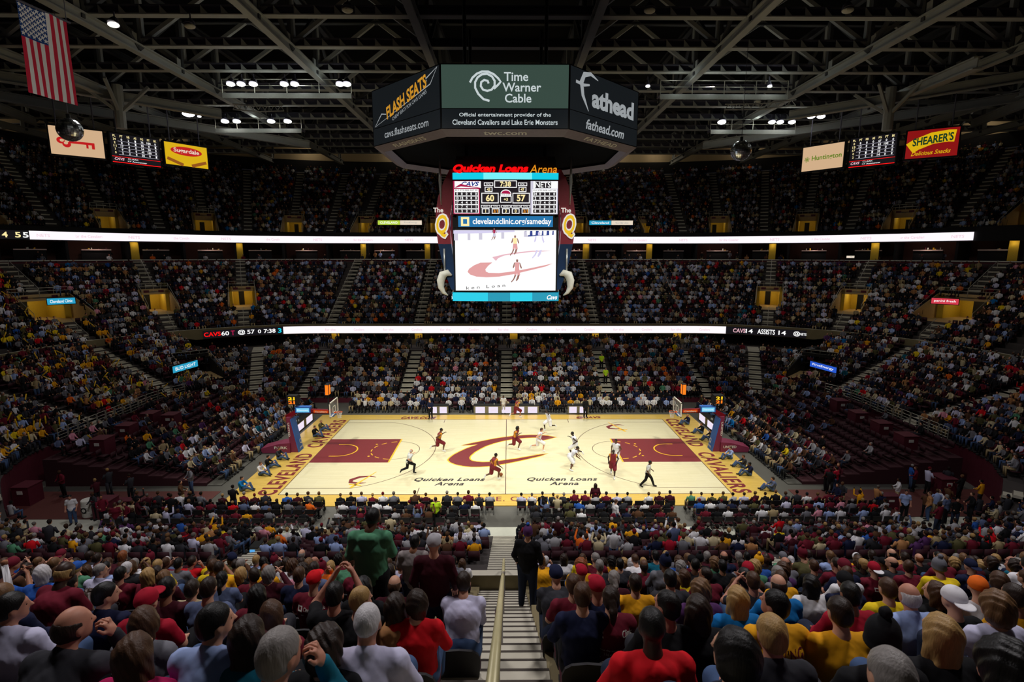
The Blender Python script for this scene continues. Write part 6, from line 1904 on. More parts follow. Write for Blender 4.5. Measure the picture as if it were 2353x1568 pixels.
for (x, y, rz, pz_, hr, hc, sh_, sl, tr, sk, lab) in (
        (1003, 1212, 0, 'stand', 'short', 'dark brown', 'lime', 'short', 'black', 1, 'usher in a lime yellow top standing behind the near courtside chairs'),
        (1413, 1217, -70, 'stand', 'short', 'brown', 'white', 'long', 'denim', 0, 'standing person in white pullover and jeans right of midcourt'),
        (1367, 1176, 0, 'stand', 'long', 'dark brown', 'dark maroon', 'long', 'black', 0, 'standing long-haired person in dark maroon at the near sideline chairs'),
        (272, 1226, 20, 'stand', 'short', 'brown', 'maroon', 'short', 'grey', 0, 'person in maroon tee and grey trousers standing on the white floor at the left'),
        (170, 1206, 200, 'stand', 'short', 'black', 'white', 'short', 'denim', 1, 'person in white jersey top standing left of the white drum'),
        (2075, 1192, 160, 'stand', 'crop', 'black', 'pale blue', 'short', 'black', 1, 'person in pale blue uniform shirt standing on the right red floor'),
        (2130, 1196, 60, 'stand', 'short', 'brown', 'tan', 'long', 'denim', 0, 'person in tan jacket standing on the right red floor'),
        (2168, 1204, 20, 'stand', 'short', 'grey', 'slate blue', 'short', 'black', 0, 'grey-haired person in slate blue shirt standing at the far right floor'),
        (1917, 1132, 30, 'stand', 'short', 'black', 'crimson', 'long', 'denim', 0, 'person in crimson top standing behind the right court corner'),
        (1897, 1128, 30, 'stand', 'crop', 'black', 'maroon', 'none', 'black', 3, 'person in sleeveless maroon jersey standing behind the right court corner')):
    p = at_z(x, y, -.04)
    person((p.x, p.y, -.05), D(rz), pz_, hr, hc, sh_, sl, tr, sk, group='people standing round the floor', label=lab)
for (yy, lab) in ((15.6, 'lower'), (18.2, 'upper')):
    kk = int((yy - HY - .4) // PITCH_ROW); p = (10.5, yy)
    person((10.5, yy, zlow1(.4 + PITCH_ROW * kk, p) + .2), D(180), 'stand', 'short', 'black', 'lime', 'short', 'black', 1, group='ushers on the far stairs', label='%s of two ushers in lime yellow on the far stairs right of centre' % lab)
# ================================================================ the near stand: every spectator
def row_floor(k): return Z2 + RISE2 * k
def row_y(k): return -HY - O2 - PITCH_ROW * k
FG = []      # x, y, k, head z, spec
def fg(px, py, hair, hairc, shirt, sleeve='long', pose='lap', skin=0, hat=None, hatc=None, hatc2=None, print_=None, pm=None, hs=None, turn=0.0):
    r = ray_px(px, py)
    best = None
    ph = POSES[pose]['head'] if pose in POSES else np.array((0, 0, 1.2))
    for k in range(N2):
        z = row_floor(k) + float(ph[2]); t = (z - CH) / r.z
        if t < 0: continue
        y = CY + r.y * t; hip = y - float(ph[1])
        lo, hi = row_y(k) - .85 + .14, row_y(k) - .36
        e = max(lo - hip, hip - hi, 0)
        if best is None or e < best[0]: best = (e, k, min(max(hip, lo), hi))
    e, k, hip = best
    t = (hip + float(ph[1]) - CY) / r.y
    q = Vector((CX, CY, CH)) + r * t
    sc = min(1.12, max(.86, (q.z - row_floor(k)) / float(ph[2])))
    FG.append(dict(x=q.x, y=hip, k=k, sc=sc, hair=hair, hairc=hairc, shirt=shirt, sleeve=sleeve, pose=pose, skin=skin, hat=hat, hatc=hatc, hatc2=hatc2, pr=print_, pm=pm, turn=turn))
# front rows as they sit in the photograph (column, row of the head)
fg(24, 1398, 'short', 'black', 'lavender white', 'collar', 'turn', 1)
fg(149, 1440, 'fringe', 'dark brown', 'charcoal', 'collar', 'chin', 1)
fg(240, 1368, 'short', 'black', 'navy', 'collar', 'turn', 0)
fg(338, 1385, None, '', 'crimson', 'short', 'lap', 0, 'cap', 'crimson')
fg(160, 1342, 'short', 'black', 'crimson', 'long', 'lap', 1)
fg(330, 1432, 'bob', 'brown', 'grey', 'short', 'femturn', 0)
fg(312, 1504, 'long', 'brown', 'magenta', 'long', 'fem', 0)
fg(490, 1432, 'short', 'black', 'pale blue', 'collar', 'turn', 0)
fg(572, 1462, 'long', 'dark brown', 'teal', 'long', 'fem', 0)
fg(480, 1352, 'short', 'dark brown', 'slate blue', 'short', 'lap', 0)
fg(384, 1352, 'short', 'black', 'dark maroon', 'short', 'lap', 2)
fg(442, 1355, 'short', 'dark brown', 'beige', 'short', 'fem', 0)
fg(32, 1290, 'short', 'brown', 'blue', 'short', 'clap', 0)
fg(136, 1315, 'short', 'brown', 'black', 'long', 'turn', 0)
fg(176, 1306, 'short', 'blond', 'green', 'short', 'lap', 0, 'cap', 'blue')
fg(229, 1312, 'short', 'grey', 'lavender white', 'collar', 'turn', 0)
fg(341, 1323, 'long', 'blond', 'maroon', 'short', 'fem', 0)
fg(378, 1328, 'long', 'light brown', 'dark maroon', 'long', 'fem', 0)
fg(410, 1296, 'short', 'black', 'grey', 'long', 'lap', 2)
fg(277, 1320, 'short', 'black', 'maroon', 'short', 'lap', 1, print_=[('GET', -.03, .92, .16, .07), ('LOUD', 0, .82, .2, .07)], pm='w')
fg(554, 1320, 'bob', 'blond', 'black', 'long', 'fem', 0)
fg(584, 1322, 'short', 'dark brown', 'maroon', 'short', 'left', 1)
fg(592, 1370, 'long', 'black', 'maroon', 'short', 'fem', 0)
fg(618, 1505, 'short', 'grey', 'teal', 'long', 'chin', 1)
fg(748, 1488, 'curly', 'dark brown', 'black', 'long', 'fem', 0)
fg(845, 1432, 'crop', 'white', 'lavender white', 'collar', 'lap', 1)
fg(909, 1393, 'long', 'dark brown', 'tan', 'hood', 'fem', 0)
fg(957, 1385, 'bob', 'dark brown', 'red', 'long', 'left', 0)
fg(907, 1345, 'fringe', 'brown', 'dark maroon', 'long', 'lap', 0)
fg(896, 1312, 'long', 'dark brown', 'maroon', 'short', 'fem', 0)
fg(722, 1335, None, '', 'maroon', 'short', 'lap', 0, 'cap', 'red', None, [('[]', -.13, .93, .06, .06), ('Cleveland Clinic', .05, .93, .26, .045), ('-', -.05, .86, .12, .015)], 'w')
fg(770, 1367, 'short', 'black', 'black', 'short', 'phone', 1)
fg(760, 1302, 'long', 'blond', 'maroon', 'short', 'fem', 0, print_=[('CAVALIERS', 0, .86, .28, .07)], pm='g')
fg(826, 1378, 'short', 'blond', 'black', 'long', 'turn', 0)
fg(688, 1322, 'short', 'brown', 'navy', 'short', 'lap', 0)
fg(618, 1318, 'bob', 'grey', 'dark maroon', 'long', 'clap', 0)
fg(624, 1415, 'short', 'brown', 'maroon', 'short', 'left', 1)
fg(1042, 1290, 'short', 'black', 'grey', 'hood', 'lap', 0)
fg(1066, 1338, 'short', 'dark brown', 'lavender white', 'hood', 'lean', 0)
fg(1278, 1322, None, '', 'charcoal', 'hood', 'lean', 0, 'cap', 'navy')
fg(1296, 1284, 'long', 'dark brown', 'white', 'long', 'fem', 0)
fg(1337, 1316, None, '', 'brown', 'long', 'lap', 0, 'cap', 'crimson')
fg(1318, 1344, 'short', 'brown', 'maroon', 'short', 'lap', 0, print_=[('[]', -.08, .93, .07, .07), ('-', -.02, .82, .2, .012)], pm='w')
fg(1372, 1350, None, '', 'navy', 'short', 'lap', 1, 'cap', 'crimson')
fg(1338, 1368, 'short', 'brown', 'navy', 'long', 'lap', 0)
fg(1404, 1376, 'ponytail', 'dark brown', 'maroon', 'short', 'fem', 0, print_=[('[]', -.13, .9, .06, .06), ('Clinic', .13, .9, .1, .05), ('-', 0, .78, .28, .01), ('same day appointments', 0, .74, .28, .03), ('216.444.2273', 0, .69, .18, .03), ('-', 0, .64, .24, .01)], pm='w')
fg(1460, 1340, 'short', 'dark brown', 'gold', 'short', 'lap', 0)
fg(1498, 1440, 'crop', 'black', 'red', 'hood', 'lap', 4)
fg(1534, 1392, 'short', 'black', 'black', 'long', 'left', 1)
fg(1609, 1357, 'curly', 'light brown', 'purple', 'short', 'fem', 0)
fg(1603, 1402, 'long', 'dark brown', 'black', 'long', 'fem', 0)
fg(1694, 1376, 'long', 'blond', 'bright blue', 'long', 'fem', 0)
fg(1540, 1330, 'short', 'black', 'charcoal', 'hood', 'lap', 0)
fg(1730, 1335, 'short', 'brown', 'charcoal', 'short', 'clap', 1)
fg(1688, 1505, 'bob', 'black', 'black', 'long', 'femturn', 0)
fg(1773, 1458, 'short', 'blond', 'charcoal', 'collar', 'lap', 1)
fg(1411, 1330, 'ponytail', 'grey', 'dark maroon', 'long', 'fem', 0)
fg(1782, 1390, 'short', 'black', 'gold', 'short', 'left', 1, print_=[('IRVING', .02, .92, .26, .07), ('2', 0, .76, .13, .18)], pm='m')
fg(1789, 1345, 'fringe', 'dark brown', 'bright blue', 'short', 'lap', 0)
fg(1863, 1342, 'long', 'black', 'white', 'short', 'fem', 2)
fg(1930, 1407, 'short', 'dark brown', 'gold', 'none', 'lap', 0, print_=[('IRVING', .03, .92, .27, .08), ('2', 0, .76, .13, .18)], pm='m')
fg(1941, 1336, None, '', 'navy', 'long', 'lap', 1, 'backcap', 'black')
fg(1954, 1366, 'short', 'black', 'crimson', 'long', 'lap', 2)
fg(2008, 1307, None, '', 'maroon', 'short', 'lap', 0, 'backcap', 'crimson', 'white', [('[]', -.06, .92, .06, .06)], 'w')
fg(2040, 1352, 'short', 'brown', 'yellow', 'short', 'lap', 0, print_=[('Quicken', 0, .86, .25, .07)], pm='b')
fg(2090, 1370, 'fringe', 'white', 'pale blue', 'collar', 'lap', 1)
fg(2024, 1472, None, '', 'black', 'long', 'turn', 0, 'beanie', 'black')
fg(2160, 1456, 'long', 'blond', 'black', 'long', 'fem', 0)
fg(2245, 1350, None, '', 'white', 'long', 'turn', 0, 'cap', 'orange')
fg(2287, 1395, 'curly', 'light brown', 'lavender white', 'long', 'fem', 0)
fg(2304, 1534, 'curly', 'black', 'pink', 'long', 'fem', 0)
fg(2149, 1360, 'long', 'brown', 'black', 'long', 'femturn', 0)
fg(2191, 1378, None, '', 'black', 'short', 'lap', 0, 'backcap', 'white')
fg(2295, 1334, 'bob', 'brown', 'slate blue', 'long', 'fem', 0)
fg(2047, 1556, 'short', 'grey', 'navy', 'long', 'lap', 0)
fg(2087, 1302, 'short', 'brown', 'maroon', 'long', 'turn', 0)
fg(1870, 1300, 'short', 'brown', 'black', 'short', 'lap', 0)
fg(1660, 1300, 'short', 'black', 'black', 'long', 'lap', 2)
fg(1480, 1300, 'fringe', 'dark brown', 'maroon', 'short', 'lap', 3, print_=[('-', 0, .9, .26, .02), ('-', 0, .82, .26, .02)], pm='w')
fg(1425, 1296, 'short', 'black', 'charcoal', 'short', 'lap', 0)
fg(1378, 1300, 'short', 'grey', 'charcoal', 'long', 'lap', 0)
fg(2112, 1283, 'fringe', 'ginger', 'black', 'long', 'lap', 0)
fg(2230, 1300, None, '', 'navy', 'long', 'lap', 0, 'backcap', 'navy')
fg(2330, 1370, 'short', 'dark brown', 'gold', 'short', 'lap', 1)
# people on their feet
ST = []
def stander(px, py_head, y, pose, hair, hairc, shirt, sleeve, trs, skin, hat, hatc, hatc2, label, rz=0.0, smax=1.12):
    """someone on their feet at depth y: on a row, or on the half steps of the stairs"""
    r = ray_px(px, py_head); ph = POSES[pose]['head']
    k = int((-HY - y - O2) // PITCH_ROW); j = int(((-HY - y - O2) % PITCH_ROW) > PITCH_ROW / 2)
    t = (y - CY) / r.y; x = CX + r.x * t; z = row_floor(k) + (j * RISE2 / 2 if abs(x) < .62 else 0) + .005
    s = min(smax, max(.85, (CH + r.z * t - z) / float(ph[2])))
    person((x, y, z), rz, pose, hair, hairc, shirt, sleeve, trs, skin, hat, hatc, s, hatc2, label=label, group='standing spectators in the near stand')
    ST.append((x, y, k))
stander(849, 1196, -32.1, 'standdown', 'crop', 'black', 'green', 'hood', 'black', 3, None, None, None, 'standing person in a green hooded top looking down left of the stairs', smax=1.22)
stander(997, 1252, -32.95, 'stand', None, '', 'dark maroon', 'long', 'dark denim', 0, 'cap', 'light grey', None, 'standing person in dark maroon pullover and light grey cap left of the stairs')
stander(949, 1250, -31.2, 'standdown', 'short', 'black', 'plaid grey', 'short', 'dark denim', 2, None, None, None, 'dark-haired standing person in plaid shirt between the green and maroon tops')
stander(1213, 1226, -28.75, 'stand', None, '', 'black', 'long', 'dark denim', 0, 'beanie', 'purple', 'blue', 'person in dark coat and bobbled purple beanie standing on the near stairs', rz=-.25)
# fill the remaining seats
PAL = ['black'] * 16 + ['charcoal'] * 9 + ['navy'] * 8 + ['dark maroon'] * 8 + ['maroon'] * 14 + ['grey'] * 7 + ['slate blue'] * 4 + ['white'] * 6 + ['lavender white'] * 4 + ['gold'] * 6 + ['yellow'] * 3 + ['pale blue'] * 4 + ['blue'] * 2 + ['brown'] * 3 + ['olive'] * 3 + ['red'] * 3 + ['tan'] * 2 + ['beige'] * 2 + ['orange'] * 2 + ['green', 'purple', 'teal', 'pink']
HC = ['black'] * 6 + ['dark brown'] * 8 + ['brown'] * 7 + ['light brown'] * 3 + ['blond'] * 4 + ['grey'] * 3 + ['white', 'ginger']
fill = []
NEAR_MAX = 262
for k in range(0, 15):
    y0 = row_y(k) - .6
    for s in (-1, 1):
        x = .98
        while x < 26:
            X = s * x + random.uniform(-.05, .05); x += .53
            v = in_view(X, y0, row_floor(k) + 1.2, 30, 10)
            if not v or v[2] < 4.2: continue
            if any(abs(X - q['x']) < .43 and abs(y0 - q['y']) < .5 for q in FG): continue
            if any(abs(X - q[0]) < .55 and abs(y0 - q[1]) < .55 for q in ST): continue
            # leave the sight lines of the hand-placed heads clear
            if any(abs(v[0] - w[0]) < 20 * 12 / v[2] and w[2] > v[2] + .3 and 0 < w[1] - v[1] + 30 * 12 / v[2] < 40 * 12 / v[2] for w in [in_view(q['x'], q['y'], row_floor(q['k']) + 1.2 * q['sc'], 500, 500) for q in FG if q['k'] < k] if w): continue
            fill.append((v[2], X, y0, k))
random.shuffle(fill)
fill = [f for f in fill if random.random() < .95]
fill.sort()
NEAR_USED = max(0, NEAR_MAX - len(FG))
for (dp, X, y0, k) in fill[:NEAR_USED]:
    fem = random.random() < .42
    hat = None; hatc = None
    hair = random.choice(['long', 'long', 'bob', 'ponytail', 'curly']) if fem else random.choice(['short', 'short', 'short', 'crop', 'fringe'])
    hc = random.choice(HC)
    if not fem and random.random() < .2: hat = random.choice(['cap', 'cap', 'backcap', 'beanie']); hatc = random.choice(['crimson', 'maroon', 'navy', 'black', 'grey', 'white', 'gold']); hair = None
    shirt = random.choice(PAL)
    po = random.choice(['fem', 'fem', 'femturn']) if fem else random.choice(['lap', 'lap', 'lap', 'turn', 'left', 'lean', 'clap', 'chin'])
    pr = None; pm = None
    if shirt in ('maroon', 'dark maroon') and po in ('lap', 'fem', 'turn') and random.random() < .75:
        pr = [('[]', -.1, .9, .06, .06), ('Cleveland Clinic', .06, .9, .24, .04), ('-', 0, .8, .26, .012), ('-', 0, .75, .2, .012)]; pm = 'w'
    FG.append(dict(x=X, y=y0 + random.uniform(-.08, .08), k=k, sc=random.uniform(.94, 1.05), hair=hair, hairc=hc, shirt=shirt, sleeve=random.choice(['short', 'long', 'long', 'hood'] if shirt not in ('gold', 'yellow', 'maroon') else ['short']), pose=po, skin=random.choice([0, 0, 0, 0, 1, 1, 1, 2, 3, 4]), hat=hat, hatc=hatc, hatc2=None, pr=pr, pm=pm, turn=random.uniform(-.2, .2)))
LEFT_OVER = fill[NEAR_USED:]
def garment(s): return {'short': 'tee', 'long': 'pullover', 'hood': 'hooded top', 'collar': 'collared shirt', 'none': 'sleeveless jersey'}[s]
def headword(q):
    if q['hat']: return {'cap': '%s-capped', 'backcap': '%s-capped', 'beanie': '%s-beanied'}[q['hat']] % q['hatc'].replace(' ', '-')
    if q['hair'] == 'fringe': return 'balding'
    return ('long-' if q['hair'] == 'long' else 'curly-' if q['hair'] == 'curly' else '') + q['hairc'].replace(' ', '-') + '-haired'
# seats
M_SEATB = mat('seat_shell', (30, 27, 30), .55, vary=.1); M_SEATP = mat('seat_pad', (74, 24, 36), .8)
sm = MB()
pts = [(-.21, .4), (-.225, .66), (-.2, .74), (-.14, .785), (0, .8), (.14, .785), (.2, .74), (.225, .66), (.21, .4)]
sm.prism([(x, -.245 - (z - .4) * .22, z) for x, z in pts], (0, -.03, 0), M_SEATB); ME_BACK = sm.obj('b').data
sm = MB(); sm.prism([(-.21, -.2, .3), (.21, -.2, .3), (.2, .24, .33), (-.2, .24, .33)], (0, 0, .045), M_SEATP); ME_PAN = sm.obj('b').data
sm = MB()
for s in (-1, 1):
    sm.box((s * .19 - .02, -.26, 0.0), (s * .19 + .02, -.2, .42), M_SEATB); sm.box((s * .19 - .02, -.26, .24), (s * .19 + .02, .1, .29), M_SEATB)
ME_ARM = sm.obj('b').data
for n in ('b', 'b.001', 'b.002'):
    if n in bpy.data.objects: bpy.data.objects.remove(bpy.data.objects[n])
def near_seat(x, y, z, label):
    r = empty('stadium_seat', (x, y, z)); tag(r, label, 'seat', 'seats of the near stand')
    for n, me in (('backrest', ME_BACK), ('seat_pan', ME_PAN), ('seat_bracket', ME_ARM)):
        o = bpy.data.objects.new(n, me); COL.objects.link(o); o.parent = r
byrow = {}
for q in FG: byrow.setdefault((q['k'], 'left' if q['x'] < 0 else 'right'), []).append(q)
PMAT = {'w': M_WHITE, 'g': M_GOLD, 'm': cloth('maroon', COLS['maroon']), 'b': M_BLACK}
CARD = ORD + ['twenty-first', 'twenty-second', 'twenty-third', 'twenty-fourth', 'twenty-fifth', 'twenty-sixth', 'twenty-seventh', 'twenty-eighth', 'twenty-ninth', 'thirtieth']
for (k, sd), L in sorted(byrow.items(), key=lambda a: (a[0][0], a[0][1])):
    L.sort(key=lambda q: abs(q['x']))
    for i, q in enumerate(L):
        pl = '%s row above parapet, %s %s of stairs' % (CARD[k], CARD[i], sd)
        r, sh, B = person((q['x'], q['y'], row_floor(k)), q['turn'], q['pose'], q['hair'], q['hairc'], q['shirt'], q['sleeve'], random.choice(['dark denim', 'denim', 'black', 'charcoal']), q['skin'], q['hat'], q['hatc'], q['sc'], q['hatc2'],
                          label='%s person in %s %s, %s' % (headword(q), q['shirt'], garment(q['sleeve']), pl), group='spectators seated in the near stand')
        if q['pr']:
            sk = 'shirt_' + q['sleeve']
            if sk in B: letter_back(sh, B, sk, [(t, x, z, w, h) for t, x, z, w, h in q['pr']], PMAT[q['pm']])
        near_seat(q['x'], q['y'] - .02, row_floor(k), 'dark seat under a spectator, ' + pl)
print('NEAR', len(FG), 'PERSONS', NP[0])
# ================================================================ the rest of the crowd (thousands of small figures) and its seats
def template(kind):
    """low detail seated / standing figure: vertices, faces, part ids (0 skin 1 hair 2 shirt 3 trousers 4 shoes)"""
    mb = MB(); pid = []
    def start(): return len(mb.v)
    def done(a, k): pid.extend([k] * (len(mb.v) - a))
    def ring(cs, n, cap=True):
        vs = []
        for (x, y, z, rx, ry) in cs:
            for i in range(n):
                a = 2 * PI * (i + .5) / n; vs.append((x + rx * math.cos(a), y + ry * math.sin(a), z))
        fs = []
        for j in range(len(cs) - 1):
            for i in range(n): fs.append((j * n + i, j * n + (i + 1) % n, (j + 1) * n + (i + 1) % n, (j + 1) * n + i))
        if cap: fs.append(tuple(range((len(cs) - 1) * n, len(cs) * n)))
        mb.add(vs, fs, None)
    st = kind == 'stand'; up = kind == 'up'
    dz = .45 if st else 0
    a = start(); ring([(0, 0, .44 + dz, .17, .13), (0, -.03, .62 + dz, .165, .125), (0, -.04, .86 + dz, .2, .125), (0, -.03, .98 + dz, .19, .09), (0, -.01, 1.06 + dz, .07, .06)], 7); done(a, 2)
    a = start(); mb.ball((0, .035, 1.2 + dz), (.076, .094, .115), None, 7, 5); done(a, 0)
    a = start(); mb.ball((0, .012, 1.235 + dz), (.087, .1, .098), None, 7, 4); done(a, 1)
    for s in (-1, 1):
        a = start()
        if up: mb.tube([(s * .2, -.02, .98), (s * .27, .16, 1.0), (s * .2, .24, 1.3)], [.06, .05, .035], None, 5)
        else: mb.tube([(s * .2, -.02, .98 + dz), (s * .26, .05, .74 + dz), (s * .14, .26, .66 + dz)], [.062, .05, .038], None, 5)
        done(a, 2)
        a = start(); e = (s * .2, .25, 1.33) if up else (s * .13, .29, .65 + dz); mb.ball(e, .045, None, 5, 3); done(a, 0)
        a = start()
        if st: mb.tube([(s * .09, 0, .9), (s * .1, .02, .5), (s * .11, 0, .08)], [.1, .07, .05], None, 5)
        else: mb.tube([(s * .09, .02, .5), (s * .14, .44, .54), (s * .14, .42, .08)], [.1, .07, .05], None, 5)
        done(a, 3)
        a = start(); y0 = 0 if st else .42; mb.box((s * .14 - .05, y0 - .05, 0), (s * .14 + .05, y0 + .2, .1), None); done(a, 4)
    F = mb.f
    return np.array(mb.v), F, np.array(pid)
def lowtemplate():
    mb = MB(); pid = []
    vs = []
    for (x, y, z, rx, ry) in [(0, 0, .42, .18, .14), (0, -.04, .86, .21, .13), (0, -.02, 1.05, .08, .07)]:
        for i in range(5):
            a = 2 * PI * (i + .5) / 5; vs.append((x + rx * math.cos(a), y + ry * math.sin(a), z))
    fs = [(j * 5 + i, j * 5 + (i + 1) % 5, (j + 1) * 5 + (i + 1) % 5, (j + 1) * 5 + i) for j in range(2) for i in range(5)]
    mb.add(vs, fs, None); pid += [2] * 15
    a = len(mb.v); mb.ball((0, .03, 1.2), (.078, .09, .115), None, 5, 4); pid += [0] * (len(mb.v) - a)
    a = len(mb.v); mb.ball((0, .01, 1.24), (.087, .1, .09), None, 5, 3); pid += [1] * (len(mb.v) - a)
    for s in (-1, 1):
        a = len(mb.v); mb.tube([(s * .22, -.02, .96), (s * .25, .08, .74), (s * .12, .28, .66)], [.06, .05, .04], None, 3); pid += [2] * (len(mb.v) - a)
        a = len(mb.v); mb.tube([(s * .1, .02, .5), (s * .14, .45, .54), (s * .14, .42, .05)], [.1, .07, .05], None, 3); pid += [3] * (len(mb.v) - a)
    return np.array(mb.v), mb.f, np.array(pid)
TPL = {'sit': template('sit'), 'up': template('up'), 'stand': template('stand'), 'low': lowtemplate()}
lin = lambda c: np.array(srgb(*c)[:3])
SKC = [lin(c) for c in ((214, 160, 132), (200, 142, 116), (206, 150, 120), (160, 108, 80), (98, 64, 46), (62, 42, 34))]
HRC = [lin(c) for c in ((18, 15, 14), (44, 30, 22), (58, 40, 28), (78, 52, 34), (116, 84, 54), (170, 136, 86), (110, 104, 98), (34, 26, 22), (22, 18, 16), (92, 66, 44), (150, 144, 140), (110, 20, 34), (30, 30, 40))]
SHC = {'dark': ['black'] * 36 + ['charcoal'] * 20 + ['navy'] * 10 + ['dark maroon'] * 9 + ['maroon'] * 7 + ['grey'] * 16 + ['light grey'] * 12 + ['white'] * 13 + ['lavender white'] * 6 + ['slate blue'] * 8 + ['pale blue'] * 6 + ['gold'] * 2 + ['yellow'] + ['olive'] * 7 + ['brown'] * 8 + ['beige'] * 6 + ['tan'] * 4 + ['khaki'] * 4 + ['red'] * 2 + ['crimson', 'orange', 'purple', 'teal', 'pink', 'blue', 'bright blue', 'green']}
SHC['end'] = SHC['dark'] + ['gold'] * 9 + ['yellow'] * 6 + ['maroon'] * 10
SHC['near'] = SHC['dark'] + ['maroon'] * 18 + ['white'] * 4 + ['gold'] * 2
SHC['bench'] = ['black'] * 6 + ['white'] * 9 + ['charcoal'] * 4 + ['navy'] * 4 + ['gold'] * 2 + ['light grey'] * 4 + ['beige'] * 3 + ['pale blue'] * 2
CR = {k: [] for k in TPL}
SEATS = []
def seat_person(x, y, z, nx, ny, pal, occ=.9, seat=True, lod=None, shift=0.0):
    """(nx, ny) points outwards; the figure faces inwards"""
    v = in_view(x, y, z + 1.1, 420, 40)
    if not v: return
    ang = math.atan2(-ny, -nx) - PI / 2
    if seat: SEATS.append((x, y, z, ang))
    if random.random() > occ: return
    k = lod or ('low' if v[2] > 62 else 'sit')
    if k == 'sit':
        q = random.random()
        if q < .05: k = 'up'
        elif q < .07: k = 'stand'
    CR[k].append((x, y, z, ang + random.gauss(0, .18), random.uniform(.92, 1.07), pal))
def near_line(V, t, o, half): return any(abs(t - a) < half_t(a, o, half) for a in V)
def fill_rows(rows, ks, AIS, VOM, occ, pal, skip=None, hide=None):
    for k in ks:
        o, zf, d = rows[k]
        oo = o + .5
        t = 0.0
        while t < 8:
            dt = half_t(t, oo, .54); t += dt
            if near_line(AIS, t, oo, .85): continue
            if in_vom(VOM, t, o + 2, k, .25): continue
            p = P(t, oo)
            if skip and skip(p, k): continue
            z = zf(P(t, o))
            oc = occ(p, k) if callable(occ) else occ
            seat_person(p[0] + random.uniform(-.04, .04), p[1], z, p[2], p[3], pal(p) if callable(pal) else pal, oc)
pal_f = lambda p: 'end' if p[0] < -27 and p[1] < 16 else ('near' if p[1] < -12 else 'dark')
# lower stand: the sides stop where the concourse starts
def skip1(p, k):
    w = wend(p)
    if w < .5 and k > 9: return True
    if p[1] < -12 and (k < 1): return True
    if p[1] < -20.5 and abs(p[0]) < 24: return True     # hidden behind the parapet
    return False
fill_rows(ROWS1[:14], range(14), AIS1, VOM1, lambda p, k: .9 if p[1] > -10 else .82, pal_f, skip1)
# a few people on the concourse ledge under the lower ribbon
for i in range(150):
    x = random.uniform(-27, 27); y = HY + random.choice([10.2, 11.3, 12.6]); seat_person(x, y, 3.9, 0, 1, 'dark', .9, False)
# middle stand, except the part of the near side built person by person
def skip2(p, k): return p[1] < -25 and (abs(p[0]) < 3 or p[1] < -33 or in_view(p[0], p[1], Z2 + RISE2 * k + 1.2, 32, 2000) is not None)
for (dp, X, y0, k) in LEFT_OVER: seat_person(X, y0, row_floor(k), 0, -1, 'near', 1.0)
fill_rows(ROWS2, range(15), AIS2, VOM2, lambda p, k: .93 if abs(p[0]) < 30 else .88, pal_f, skip2)
fill_rows(ROWS3, range(N3), AIS3, VOM3, lambda p, k: .9 if k < 14 else .75, 'dark', lambda p, k: p[1] < -8)
# suites
for i in range(260):
    t = random.uniform(0, 8); p = P(t, 28.1 + random.choice([0, .5, 2.0]))
    if p[1] < -4: continue
    seat_person(p[0], p[1], 13.6, p[2], p[3], 'dark', 1.0, False, 'stand' if random.random() < .25 else 'sit')
# far courtside: bench, table staff, first rows
for r, (y, z) in enumerate(((10.45, 0), (11.45, .05), (12.35, .2))):
    x = -15.5
    while x < 15.5:
        x += .62
        if r == 0 and False: continue
        if abs(x) < .7 and r > 0: continue
        seat_person(x, y + random.uniform(-.05, .05), z - .04, 0, 1, 'bench', .9, True)
# near courtside folding chairs: three rows on the floor behind the near sideline
CHAIRS = []
for r, y in enumerate((-10.0, -10.95, -11.9)):
    for s in (-1, 1):
        x = .45 if r else .3
        i = 0
        while x < 21.5:
            x += .62
            if 9.6 < x < 10.8 or (r and x < 1.1): continue
            CHAIRS.append((s * x, y, r, s, i)); i += 1
            occ = .93 if r < 2 else (.6 if s < 0 else .88)
            seat_person(s * x, y, -.03, 0, -1, 'near', occ, False)
# end risers: rows parallel to the baselines
M_MARD = mat('maroon_riser', (62, 26, 34), .8)
mbr = {-1: MB(), 1: MB()}
for s in (-1, 1):
    for k in range(12):
        x = 18.6 + .95 * k; z = .16 * k
        yN = -6.2; yF = 11.2 if k < 7 else 11.2 - (k - 6) * .7
        mbr[s].box((min(s * x, s * (x + .95)), yN, -.05), (max(s * x, s * (x + .95)), yF, z + .01), M_MARD if k else M_FLOOR)
        y = yN + .3
        sparse = .8 if k < 6 else .5
        if s > 0: sparse = .85 if k < 4 else .45 if k < 8 else .3
        while y < yF - .3:
            y += .58
            if abs(y - 2.2) < .6 and k > 3: continue
            if any(abs(s * (x + .55) - c[0]) < .85 and abs(y - c[1]) < .85 for c in CABS): continue
            if s > 0 and y < 0 and 3 < k: oc = .1
            else: oc = sparse
            seat_person(s * (x + .55), y, z, s, 0, 'end' if k > 5 and s < 0 else 'dark', oc)
    struct(mbr[s].obj('floor_end_riser'))
